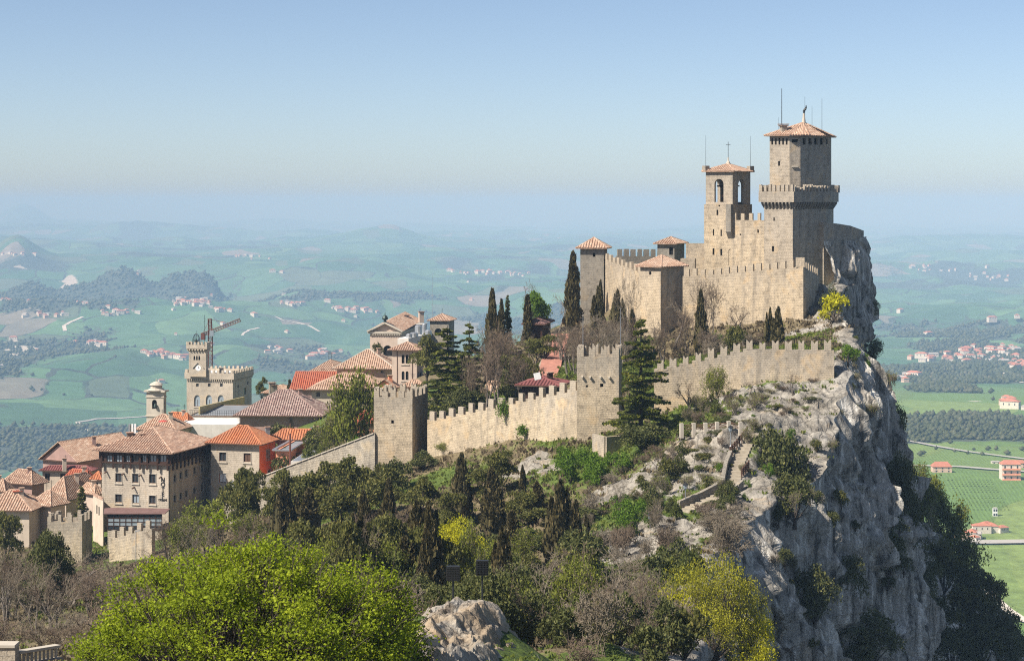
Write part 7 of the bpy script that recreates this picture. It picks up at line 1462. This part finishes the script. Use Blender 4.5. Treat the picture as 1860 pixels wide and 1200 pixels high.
for px, py, w, h, kd, lb in ((1672, 870, 70, 70, 'olive_tree', 'pale budding tree highest on the slope right of the cliff'), (1700, 905, 80, 90, 'olive_tree', 'budding tree just below the highest slope tree'), (1690, 960, 80, 110, 'budding_tree', 'brown budding tree in the middle of the right slope'), (1725, 955, 80, 110, 'olive_tree', 'yellowish tree sticking out of the right slope'), (1740, 1020, 90, 110, 'olive_tree', 'olive tree lower on the right slope'), (1715, 1040, 80, 110, 'pine', 'dark tree inside the right slope wood'), (1765, 1070, 80, 100, 'oak', 'dark tree on the outer right slope'), (1790, 1100, 80, 100, 'pine', 'dark round tree near the foot of the right slope'), (1815, 1150, 80, 110, 'oak', 'lowest dark tree at the right slope foot'), (1750, 1120, 90, 120, 'pine', 'dark tree under the outer slope trees'), (1780, 1170, 100, 110, 'oak', 'dark tree at the bottom edge of the right slope'), (1690, 1120, 70, 90, 'oak', 'dark shrub tree against the lower cliff buttress'), (1730, 1180, 90, 90, 'oak', 'dark shrub tree at the bottom edge beside the cliff'), (1835, 1195, 60, 90, 'oak', 'last dark tree at the lower right corner')):
    lit = kd not in ('oak', 'pine'); Y = 440 if lit else 322 - (py - 870) * .06
    if lit: p = cliff_px2(px, py + h * .45); T = place(kd, px, py - h / 2, p[1], w, 'slope_tree', lb, 'tree', None, rng=R_, loc=(p[0], p[1], p[2] - .5)); continue
    x = X_at(px, Y); T = place(kd, px, py - h / 2, Y, w, 'slope_tree', lb, 'tree', None, rng=R_, loc=(x, Y, Z_at(py + h * .55, Y)))
for k in range(26):
    Y = R_.uniform(385, 470); t = R_.uniform(6, 62); w = R_.uniform(5, 8); MASS.append(None); MASS[-1] = on_cliff(R_.choice(['olive_tree', 'budding_tree', 'bare_tree', 'oak']), Y, t, w, R_.uniform(6, 9), 'slope_tree', 'tree in the sunlit wood far down the slope right of the cliff', 'tree', 'far slope wood')
for px, py, w in ((1330, 1150, 90), (1385, 1120, 80), (1400, 1180, 90), (1280, 1180, 90), (1350, 1060, 60), (1300, 1195, 80)):
    at_cliff('bare_shrub', px, py, w, w * .8, 'bare_shrub', 'bare brown shrub on the near cliff brow at the bottom, beside the yellow-green shrub', 'shrub', 'bare shrubs on the near cliff brow')
for k in range(64):
    on = R_.uniform(0, 1); px = R_.uniform(1410, 1640); py = R_.uniform(620, 1180); w = R_.uniform(12, 38); MASS.append(None); MASS[-1] = at_cliff(R_.choice(['bush', 'oak', 'thin_shrub']), px, py, w, w * R_.uniform(.8, 1.3), 'cliff_shrub', 'small shrub rooted in a crack of the shaded cliff', 'shrub', 'small shrubs in cliff cracks')
for k in range(30):
    Y = R_.uniform(200, 340); t = R_.uniform(.5, 4); w = R_.uniform(1.0, 2.4); on_cliff(R_.choice(['bush', 'thin_shrub', 'bare_shrub', 'green_bush']), Y, t, w, w * .8, 'cliff_shrub', 'small shrub rooted along the upper cliff edge', 'shrub', 'shrubs along the cliff edge')
# ---- ivy on the battlement wall
def ivy(px, py, w, h, Y, label):
    rng = G(int(px)); n = 700; c = np.stack([X_at(px, Y) + rng.normal(0, w * Y / F / 3.2, n), np.full(n, Y) + rng.uniform(-.35, .1, n), Z_at(py, Y) + rng.normal(0, h * Y / F / 3.2, n)], 1); d = rdir(rng, n); v, f = cards(c, d, side(d, rng), rng.uniform(.16, .34, n)); o = tag(obj_of('ivy', leaf_mesh('ivy', v - c.mean(0), f, L_green, rng), None, c.mean(0)), label, 'ivy', kind='thing')
ivy(913, 742, 18, 26, 267.6, 'green ivy tuft spilling over the battlements'); ivy(949, 782, 12, 14, 263.8, 'small ivy patch in the middle of the battlement wall')

# ---- the big bright tree in the foreground
def big_tree(px, ytop, Y, wpx, seed, label, n, base):
    rng = G(seed); x = X_at(px, Y); H = Z_at(ytop, Y) - base; Wd = wpx * Y / F; T = thing('maple_tree', label, 'tree', (x, Y, base)); segs = []; cl = []
    segs.append((np.array([0, 0, -.5]), np.array([0, 0, H * .22]), .42, .34)); R = Wd / 2
    for i in range(1150):
        a = rng.random() * 2 * np.pi; u = rng.random(); ph = math.acos(1 - 1.08 * u); rr = rng.uniform(.82, 1.0) if i % 6 else rng.uniform(.35, .7); lump = .92 + .13 * float(vnoise(np.array([math.cos(a) * 2.4]), np.array([math.sin(a) * 2.4]), np.array([ph * 2.2]), seed)[0])
        c = np.array([R * math.sin(ph) * math.cos(a), R * math.sin(ph) * math.sin(a), 0]) * rr * lump; c[2] = H * .28 + (H * .72) * math.cos(ph) * rr * lump; cl.append(c)
    for c in cl:
        hub = np.array([c[0] * .25, c[1] * .25, H * .22 + (c[2] - H * .22) * .35]); mid = hub * .45 + c * .55 + rng.normal(0, .18, 3) + np.array([0, 0, .12]); segs += [(np.array([0, 0, H * .2]), hub, .08, .05), (hub, mid, .055, .03), (mid, c, .03, .012)]
        for j in range(3): e = c + rng.normal(0, .38, 3); segs.append((mid * .4 + c * .6, e, .016, .008))
    obj_of('trunk', tubes(segs, 'trunk', M_bark_dark, 5), T); cl = np.array(cl); k = rng.integers(0, len(cl), n); off = rdir(rng, n) * (rng.random(n) ** .4 * .6)[:, None] * np.array([1, 1, .6]); C = cl[k] + off; d = unit(rdir(rng, n) + np.array([0, 0, -.25])); w = unit(np.cross(d, unit(np.array([0, 0, 1.0]) + rng.normal(0, .7, (n, 3)))))
    L = rng.uniform(.05, .13, n); v, f = cards(C, d, w * 1.35, L); obj_of('crown', leaf_mesh('crown', v, f, L_mapl, rng, np.clip(rng.normal(.42, .2, n) + .7 * (rng.random(len(cl))[k] - .5), 0, 1)), T); return T
big_tree(432, 934, 62, 800, 3, 'large fresh lime-green leafy tree filling the lower left foreground', 185000, -23)
big_tree(650, 1010, 66, 330, 4, 'smaller lime-green tree leaning out right of the large one', 60000, -22.5)

# ---- low growth nobody could count
def scatter(n, kind, seed, mat, name, label, size, accept):
    rng = G(seed); V, Fc, b = [], [], 0; X = rng.uniform(-105, 52, n * 6); Y = 60 + 260 * rng.random(n * 6) ** .8
    ex, _ = edge_at(Y); ok = (X < ex - .6) & (np.abs(X) < Y * .29); X, Y = X[ok], Y[ok]
    i = np.clip(np.searchsorted(ys, Y) - 1, 0, len(ys) - 2); j = np.array([np.clip(np.searchsorted(GX[a], x) - 1, 0, len(uu) - 2) for a, x in zip(i, X)]); rkv = rk[i, j]; gv = gm[i, j]; Z = GZ[i, j]; pdv = pd[i, j]
    ok = accept(rkv, gv, rng, X, Y) & (pdv > 1.6); X, Y, Z = X[ok][:n], Y[ok][:n], Z[ok][:n]; k = 7; c = np.repeat(np.stack([X, Y, Z], 1), k, 0); m = len(c); sz = np.repeat(rng.uniform(.6, 1.4, len(X)) * np.clip(Y / 220, .3, 1.1), k) * size
    d = unit(np.stack([rng.normal(0, .45, m), rng.normal(0, .45, m), np.ones(m)], 1)); c = c + np.stack([rng.normal(0, .35, m), rng.normal(0, .35, m), np.zeros(m)], 1) * np.repeat(np.clip(Y / 220, .4, 1.1), k)[:, None] * size * 1.6 + d * (sz * .42)[:, None]; v, f = cards(c, d, side(d, rng), sz); tag(obj_of(name, leaf_mesh(name, v, f, mat, rng)), label, None, None, 'stuff')
scatter(12000, 0, 201, L_grass, 'grass', 'green grass tufts over the hilltop slopes', .42, lambda r, g, rng, X, Y: (r < .45 + .5 * (rng.random(len(r)) < .18)) & (g + rng.normal(0, .25, len(r)) > .42))
scatter(14000, 0, 202, L_dry, 'undergrowth', 'dry brown brush over the slopes of the hollow', .55, lambda r, g, rng, X, Y: (r < .35 + .65 * (rng.random(len(r)) < .22)) & (g < .75))

# ---- say of each mass plant where it stands, by the nearest landmark one can find
LMK = [(1672, 870, 'the highest right-slope tree'), (1725, 955, 'the yellowish slope tree'), (1740, 1020, 'the lower olive slope tree'), (1790, 1100, 'the round slope tree'), (1835, 1190, 'the last corner tree'), (1075, 520, 'the grey fortress tower'), (1200, 560, 'the edge-on fortress tower'), (1041, 510, 'the tall slim cypress'), (1091, 540, 'the ragged cypress'), (1273, 570, 'the slim wall cypress'), (1407, 590, 'the cypress pair'), (1330, 600, 'the dark bush under the fortress'), (1138, 560, 'the slim bare tree'), (1608, 790, 'the tall upper cliff growth'), (1470, 1085, 'the large low cliff bush'), (1545, 865, 'the cleft bush'), (1605, 1000, 'the upright cliff bush'), (1500, 960, 'the mid-cliff bush'), (1592, 640, 'the upper cliff bush'), (1560, 1165, 'the wide bottom bush'), (1540, 660, 'the outer wall end'), (1400, 720, 'the outer wall foot'), (1250, 860, 'the pale rock slope'), (1480, 760, 'the pale rock brow'), (450, 1000, 'the large lime-green tree'), (650, 1060, 'the smaller lime-green tree'), (850, 1120, 'the pale near outcrop'), (823, 1040, 'the guarded floodlight'), (876, 1027, 'the second floodlight'), (850, 985, 'the tall yellow shrub'), (736, 980, 'the small yellow shrub'), (1305, 1090, 'the large yellow-green shrub'), (1225, 1090, 'the smaller yellow-green shrub'), (1245, 900, 'the lower stair lamp'), (1181, 945, 'the lamp on the rocks'), (1327, 795, 'the upper stair lamp'), (1335, 860, 'the stone stairs'), (1163, 700, 'the large cedar'), (1090, 720, 'the cedar tower'), (713, 790, 'the grey wall tower'), (120, 980, 'the small corner tower'), (245, 960, 'the glasshouse porch'), (247, 985, 'the thin lamp post'), (148, 930, 'the dark spruce'), (40, 1180, 'the near parapet'), (838, 890, 'the broad dark cypress'), (1018, 960, 'the double-topped cypress'), (757, 970, 'the thick cypress'), (519, 915, 'the left paired cypress'), (562, 925, 'the right paired cypress'), (912, 850, 'the tall open pine'), (580, 880, 'the spreading dark pine'), (375, 940, 'the olive budding tree'), (1170, 800, 'the round dark oak'), (1418, 840, 'the large cliff oak'), (1010, 650, 'the red brick ramp'), (976, 690, 'the dark red pavilion'), (840, 690, 'the low spreading cedar'), (950, 660, 'the round green bush'), (1285, 786, 'the terrace railing'), (1300, 690, 'the upright grey-green tree'), (1440, 700, 'the gnarled bare tree'), (12, 960, 'the dark edge pine'), (545, 860, 'the sloping wall'), (560, 835, 'the pale sheet-roof shed'), (1105, 795, 'the low terrace wall'), (660, 920, 'the dull brown cypress'), (930, 960, 'the low cypress'), (1130, 910, 'the thin bare tree')]
for T in MASS:
    x, y, zz = T.location; px, py = CX + x / y * F, HZ - (zz + .55 * T.scale[2] * 4) / y * F; w = T.scale[0]
    lx, ly, nm = min(LMK, key=lambda l: (l[0] - px) ** 2 + (l[1] - py) ** 2); dx, dy = px - lx, py - ly; r = math.hypot(dx, dy); a = math.degrees(math.atan2(-dy, dx)) % 360
    dr = ('right of', 'above right of', 'above', 'above left of', 'left of', 'below left of', 'below', 'below right of')[int(((a + 22.5) % 360) // 45)]; ds = 'close' if r < 22 else 'just' if r < 55 else 'somewhat' if r < 100 else 'well'
    bs = T.name.split('.')[0].replace('_', ' '); T['label'] = ('broad ' if w > 1.25 else 'slight ' if w < .7 else '') + {'bare tree': 'bare brown tree', 'bare shrub': 'bare brown shrub', 'evergreen bush': 'dark evergreen bush', 'green bush': 'fresh green bush', 'thin shrub': 'thin pale shrub', 'pine tree': 'olive pine', 'cypress tree': 'dark cypress', 'cliff shrub': 'small cliff shrub', 'budding tree': 'pale budding tree'}.get(bs, bs) + ' ' + ds + ' ' + dr + ' ' + nm

from collections import defaultdict
_by = defaultdict(list)
for T in MASS: _by[T['label']].append(T)
for lb, ts in _by.items():
    if len(ts) > 1:
        ts.sort(key=lambda T: T.location.x / T.location.y)
        for i, T in enumerate(ts): T['label'] = lb + ', ' + ((('left one', 'right one') if len(ts) == 2 else ('left one', 'middle one', 'right one') if len(ts) == 3 else ('leftmost', 'second from left', 'third from left', 'fourth from left', 'fifth from left', 'sixth from left', 'seventh from left', 'rightmost'))[min(i, 7)])
# ------------------------------------------------------------------ far houses, roads and woods
def far_mesh(w, d, h, rh, wall, rf, hip=True):
    m = MB(); ft = [(-w / 2, -d / 2), (w / 2, -d / 2), (w / 2, d / 2), (-w / 2, d / 2)]; m.prism(ft, -4, h, 0); o = .6; e = [(-w / 2 - o, -d / 2 - o, h), (w / 2 + o, -d / 2 - o, h), (w / 2 + o, d / 2 + o, h), (-w / 2 - o, d / 2 + o, h)]; k = d / 2 if hip else 0; r0, r1 = (-w / 2 + k, 0, h + rh), (w / 2 - k, 0, h + rh)
    m.poly([e[0], e[1], r1, r0], 1); m.poly([e[2], e[3], r0, r1], 1); m.poly([e[1], e[2], r1], 1); m.poly([e[3], e[0], r0], 1)
    for s in (-1, 1):
        for k in range(3): u = w * (k - 1) * .3; m.poly([(u - .6, s * (d / 2 + .03), h * .5), (u + .6, s * (d / 2 + .03), h * .5), (u + .6, s * (d / 2 + .03), h * .78), (u - .6, s * (d / 2 + .03), h * .78)], 2)
    me = bpy.data.meshes.new('house'); me.from_pydata(m.v, [], m.f); [me.materials.append(x) for x in (wall, rf, M_glass)]; me.polygons.foreach_set('material_index', m.m); me.update(); set_uv(me, h); return me
M_farwall = mat_plaster('far_white_wall', (0.62, 0.56, 0.47)); M_farpink = mat_plaster('far_pink_wall', (0.58, 0.42, 0.32)); M_farroof = mat_plain('far_red_roof', (0.42, 0.17, 0.11), 0.9, var=.2, scale=.05); M_fargrey = mat_plain('far_grey_roof', (0.36, 0.33, 0.30), 0.9)
FM = [far_mesh(14, 10, 6.5, 2.6, M_farwall, M_farroof), far_mesh(11, 9, 7, 2.4, M_farpink, M_farroof), far_mesh(22, 11, 9, 2.6, M_farwall, M_farroof), far_mesh(16, 10, 6, 2.2, M_farwall, M_fargrey, False)]
def village(px, py, n, sx, sy, label, group, sc=1.0):
    for k in range(n):
        for tr in range(6):
            a, b = R_.gauss(px, sx * .5), R_.gauss(py, sy * .5); q = far_hit(a, b)
            if q is not None: break
        if q is None: continue
        o = bpy.data.objects.new('house', R_.choice(FM)); COL.objects.link(o); s = sc * min(1.0, max(.42, q[1] / 2400)) * R_.uniform(.75, 1.25) * (1 + max(0, q[1] - 8000) / 9000); o.location = (q[0], q[1], far_z(q[0], q[1])); o.scale = (s, s, s); o.rotation_euler = (0, 0, R_.uniform(0, 3.14)); tag(o, label, 'house', group, 'thing')
for a in ((350, 550, 34, 46, 7, 'small red-roofed house in the village at the foot of the wooded double hill', 'hill foot village'), (395, 563, 9, 30, 6, 'house scattered right of the village under the double hill', 'houses right of the hill village'), (205, 570, 18, 32, 6, 'house in the hamlet below the left wooded peak', 'hamlet below the wooded peak'), (90, 574, 11, 34, 5, 'house along the winding road on the left hillside', 'houses on the winding road'), (148, 552, 4, 12, 3, 'small house just under the left wooded ridge', 'houses under the left ridge'), (10, 546, 4, 12, 4, 'house at the left frame edge under the wooded ridge', 'houses at the left edge'), (285, 645, 20, 26, 5, 'house in the village left of the palace tower', 'village left of the palace tower'), (326, 651, 9, 16, 4, 'house right behind the palace bell cage', 'houses by the palace tower'), (165, 624, 8, 34, 6, 'farmhouse on the bright slope above the big fields', 'farms above the fields'), (530, 553, 9, 24, 4, 'house in the far village right of the crane', 'village right of the crane'), (610, 563, 6, 20, 4, 'house on the far slope above the red roofs', 'houses above the red roofs'), (590, 645, 12, 26, 7, 'house on the winding lane above the pink house', 'houses on the lane'), (505, 638, 8, 20, 6, 'house on the slope right of the crane mast', 'houses right of the crane mast'), (665, 566, 12, 34, 5, 'house in the far village left of the radio mast', 'village left of the radio mast'),
          (860, 496, 14, 60, 5, 'tiny house in the hazy village above the cedars', 'hazy village above the cedars'), (930, 498, 12, 40, 5, 'tiny house in the hazy village left of the fortress', 'hazy village left of the fortress'), (440, 466, 8, 30, 5, 'tiny house on the hazy hills beyond the double hill', 'hazy hill houses'), (25, 463, 9, 30, 3, 'tiny house on the hazy hilltop at the left edge', 'hilltop houses at the left edge'),
          (1790, 645, 46, 70, 15, 'red-roofed house in the town right of the cliff', 'town right of the cliff'), (1700, 652, 14, 36, 5, 'house at the near end of the town right of the cliff', 'town end houses'), (1850, 665, 14, 24, 8, 'house at the right frame edge of the far town', 'town houses at the right edge'), (1655, 690, 5, 20, 4, 'house on the green slope below the far town', 'houses below the far town'), (1835, 738, 7, 24, 6, 'house among the woods below the far town', 'houses in the woods'), (1760, 978, 5, 18, 5, 'house on the lower road at the right', 'houses on the lower road'), (1690, 490, 12, 60, 8, 'tiny house in the hazy plain right of the keep', 'hazy plain houses'), (1790, 506, 12, 50, 8, 'tiny pale house in the hazy plain at the right', 'hazy plain houses at the right'), (1745, 1000, 3, 16, 8, 'red-roofed house glimpsed through the slope trees', 'houses behind the slope trees', .6), (1800, 965, 6, 40, 4, 'low house on the lower valley road', 'valley road houses')):
    village(*a)
for k in range(46): village(R_.uniform(0, 900) if k % 6 else R_.uniform(1600, 1860), R_.uniform(470, 700), 1, 4, 2, 'lone farmhouse scattered over the far country', 'lone far farmhouses')
# nearer buildings on the right
def far_building(name, label, px, py, wpx, hpx, wall, rf, floors=1, cat='house', stripes=None, rh=.3):
    q = far_hit(px, py); Y = q[1]; w, h = wpx * Y / F, hpx * Y / F; T = thing(name, label, cat, q); m = MB(); m.box((q[0], q[1] + w * .3, q[2] - 3), (w, w * .6, h * (1 - rh) + 3)); m.build('wall', wall, T); z1 = q[2] + h * (1 - rh); y0 = q[1]
    x0, x1 = q[0] - w * .53, q[0] + w * .53; ya, yb, ym = y0 - w * .04, y0 + w * .64, y0 + w * .3; zr = z1 + h * rh; k = w * .2
    m = MB(); m.poly([(x0, ya, z1), (x1, ya, z1), (x1 - k, ym, zr), (x0 + k, ym, zr)]); m.poly([(x1, yb, z1), (x0, yb, z1), (x0 + k, ym, zr), (x1 - k, ym, zr)]); m.poly([(x1, ya, z1), (x1, yb, z1), (x1 - k, ym, zr)]); m.poly([(x0, yb, z1), (x0, ya, z1), (x0 + k, ym, zr)]); m.poly([(x0, ya, z1 - .05), (x1, ya, z1 - .05), (x1, yb, z1 - .05), (x0, yb, z1 - .05)]); m.build('roof', rf, T)
    n = max(2, int(w / 4))
    for f in range(floors):
        zc = q[2] + h * (1 - rh) * (f + .5) / floors
        for i in range(n):
            x = q[0] - w / 2 + w * (i + .5) / n; m = MB(); s = h * (1 - rh) / floors * .28; m.poly([(x - .6, y0 - .03, zc - s), (x + .6, y0 - .03, zc - s), (x + .6, y0 - .03, zc + s), (x - .6, y0 - .03, zc + s)]); m.build('window', M_glass, T)
        if stripes: m = MB(); zb = q[2] + h * (1 - rh) * f / floors; m.box((q[0], y0 - .8, zb - .1), (w * .98, 1.5, 1.1)); m.build('balcony', stripes, T)
far_building('farmhouse', 'long house with red hip roof on the green field right of the cliff', 1712, 858, 34, 19, M_farpink, M_farroof, 2, rh=.45)
far_building('apartment_block', 'unfinished block with orange balconies at the right frame edge', 1837, 872, 34, 36, M_farwall, M_farroof, 3, 'building', M_salmon, .2); far_building('apartment_block', 'red-roofed block behind the orange-balconied one', 1850, 850, 30, 14, M_farpink, M_farroof, 2, 'building', None, .35)
far_building('barn', 'low grey barn left of the orange-balconied block', 1810, 842, 16, 5, M_farwall, M_fargrey, 1, 'barn'); far_building('water_tower', 'small white tower standing in the green valley at the right', 1808, 938, 8, 17, M_pale, M_fargrey, 2, 'tower', rh=.08)
far_building('roadside_house', 'house beside the lower valley road behind the slope trees', 1768, 978, 16, 14, M_farpink, M_farroof, 1); far_building('white_house', 'lone white house at the left edge of the fields', 3, 667, 6, 6, M_pale, M_fargrey, 1)
def road(pts, w, label, mat):
    q = [far_hit(*p) for p in pts]; q = [p for p in q if p is not None]; m = MB(); s = []
    for a, b in zip(q[:-1], q[1:]):
        n = max(2, int(np.linalg.norm((b - a)[:2]) / 40)); s += [a[:2] + (b - a)[:2] * i / n for i in range(n)]
    s.append(q[-1][:2]); s = np.array(s); d = np.gradient(s, axis=0); d = d / np.maximum(np.linalg.norm(d, axis=1, keepdims=True), 1e-6); nn = np.stack([-d[:, 1], d[:, 0]], 1) * w / 2
    for i in range(len(s) - 1):
        L = [s[i] - nn[i], s[i] + nn[i], s[i + 1] + nn[i + 1], s[i + 1] - nn[i + 1]]; m.poly([(*p, far_z(*p) + 1.2) for p in L])
    tag(m.build('road', mat, None, (0, 0, 0)), label, None, None, 'structure')
M_road = mat_plain('pale_far_road', (0.42, 0.39, 0.35), 0.9, scale=.01); M_track = mat_plain('white_gravel_track', (0.55, 0.50, 0.42), 0.9, scale=.01)
road([(1480, 850), (1560, 846), (1640, 846), (1690, 848), (1740, 849), (1800, 854), (1860, 858), (1960, 862)], 9, 'pale road past the red-roofed farmhouse', M_road); road([(1480, 990), (1600, 984), (1740, 985), (1780, 987), (1860, 986), (1960, 980)], 10, 'lower valley road at the right', M_road); road([(1500, 790), (1640, 800), (1700, 812), (1760, 822), (1860, 835), (1960, 842)], 6, 'upper lane across the right fields', M_road); road([(1700, 1020), (1790, 1075), (1830, 1110), (1860, 1130), (1960, 1160)], 6, 'gravel track at the lower right', M_track)
road([(140, 768), (150, 776), (165, 785), (180, 789)], 8, 'white looping track in the left fields', M_track); road([(140, 768), (175, 762), (260, 758), (420, 752)], 7, 'farm lane along the left fields', M_road); road([(118, 602), (116, 592), (128, 585), (150, 576)], 11, 'winding pale road on the left hillside', M_track); road([(500, 575), (530, 585), (580, 603)], 11, 'pale dry stream on the far slope', M_track); road([(440, 610), (452, 600), (470, 596)], 8, 'curving lane behind the crane', M_track); road([(1820, 672), (1840, 690), (1858, 696)], 8, 'road leaving the far town', M_track)
# woods: too many to count
rng = G(300); v, f, mi = [], [], []; pf = fbm
iy, ix = np.meshgrid(np.arange(len(rr)), np.arange(len(ang)), indexing='ij'); wsel = woods.copy(); area = np.gradient(rr)[:, None] * (FY * np.gradient(ang)[None, :]); pr = np.clip((wsel - .22) / .1, 0, 1) * area * ((FY > 900) & (FY < 8200)) * (np.abs(fpx - 930) < 990)
edge_d = .04 * area * ((FY > 900) & (FY < 5200)) * (np.abs(fpx - 930) < 990) * (vnoise(FX / 130, FY / 130, 0 * FX, 9) > .45); pr = (pr + edge_d) / np.maximum(FY, 900) ** 1.45; pr = pr.ravel() / pr.sum(); pick = rng.choice(len(pr), 26000, p=pr); X = FX.ravel()[pick] + rng.normal(0, 6, 26000); Y = FY.ravel()[pick] + rng.normal(0, 8, 26000); Z = far_height(X, Y); n = len(X); s = rng.uniform(2.0, 4.6, n) * (1 + Y / 9000) * np.clip(Y / 2600, .5, 1)
oct_ = np.array([(1, 0, .55), (.31, .95, .6), (-.81, .59, .5), (-.81, -.59, .62), (.31, -.95, .5), (.25, 0.1, 1.5), (0, 0, -.1)]); jit = rng.uniform(.75, 1.25, (n, 7, 1)); Vt = np.stack([X, Y, Z], 1)[:, None] + oct_[None] * jit * s[:, None, None]; tri = [(0, 1, 5), (1, 2, 5), (2, 3, 5), (3, 4, 5), (4, 0, 5), (1, 0, 6), (2, 1, 6), (3, 2, 6), (4, 3, 6), (0, 4, 6)]
Ft = (np.arange(n)[:, None, None] * 7 + np.array(tri)[None]).reshape(-1, 3); me = mesh_np('far_woods', Vt.reshape(-1, 3), Ft, L_far, smooth=True, attrs={'rnd': ('FACE', np.repeat(np.clip(rng.normal(.45, .25, n), 0, 1), 10))}); tag(obj_of('far_woods', me), 'grey-brown spring woods and hedges across the far valley', None, None, 'stuff')
# vine rows on the right-hand field
m = MB()
for i in range(12):
    for j in range(16):
        q = far_hit(1722 + i * 7 + j * 2.2, 872 + j * 3.6)
        if q is not None: m.box((q[0], q[1], q[2] - .2), (.9, .7, .8), .4)
tag(m.build('vine_rows', L_grass, None, (0, 0, 0)), 'rows of small vines on the green field at the right', None, None, 'stuff')
# ------------------------------------------------------------------ the air: thin even haze round everything
hz = MB(); hz.prism([(-70000, -300), (70000, -300), (70000, 88000), (-70000, 88000)], -760, 58, bottom=True)
t = bpy.data.materials.new('haze_air'); t.use_nodes = True; tn = t.node_tree; tn.nodes.remove(tn.nodes['Principled BSDF'])
pv = tn.nodes.new('ShaderNodeVolumePrincipled'); pv.inputs['Color'].default_value = (0.34, 0.535, 0.77, 1); pv.inputs['Absorption Color'].default_value = (0.2, 0.073, 0.0, 1); pv.inputs['Density'].default_value = 0.00012; pv.inputs['Anisotropy'].default_value = -0.2
tn.links.new(pv.outputs[0], tn.nodes['Material Output'].inputs['Volume'])
hzo = hz.build('haze', t, None, (0, 0, 0)); tag(hzo, 'thin pale blue haze over the countryside', None, None, 'stuff')
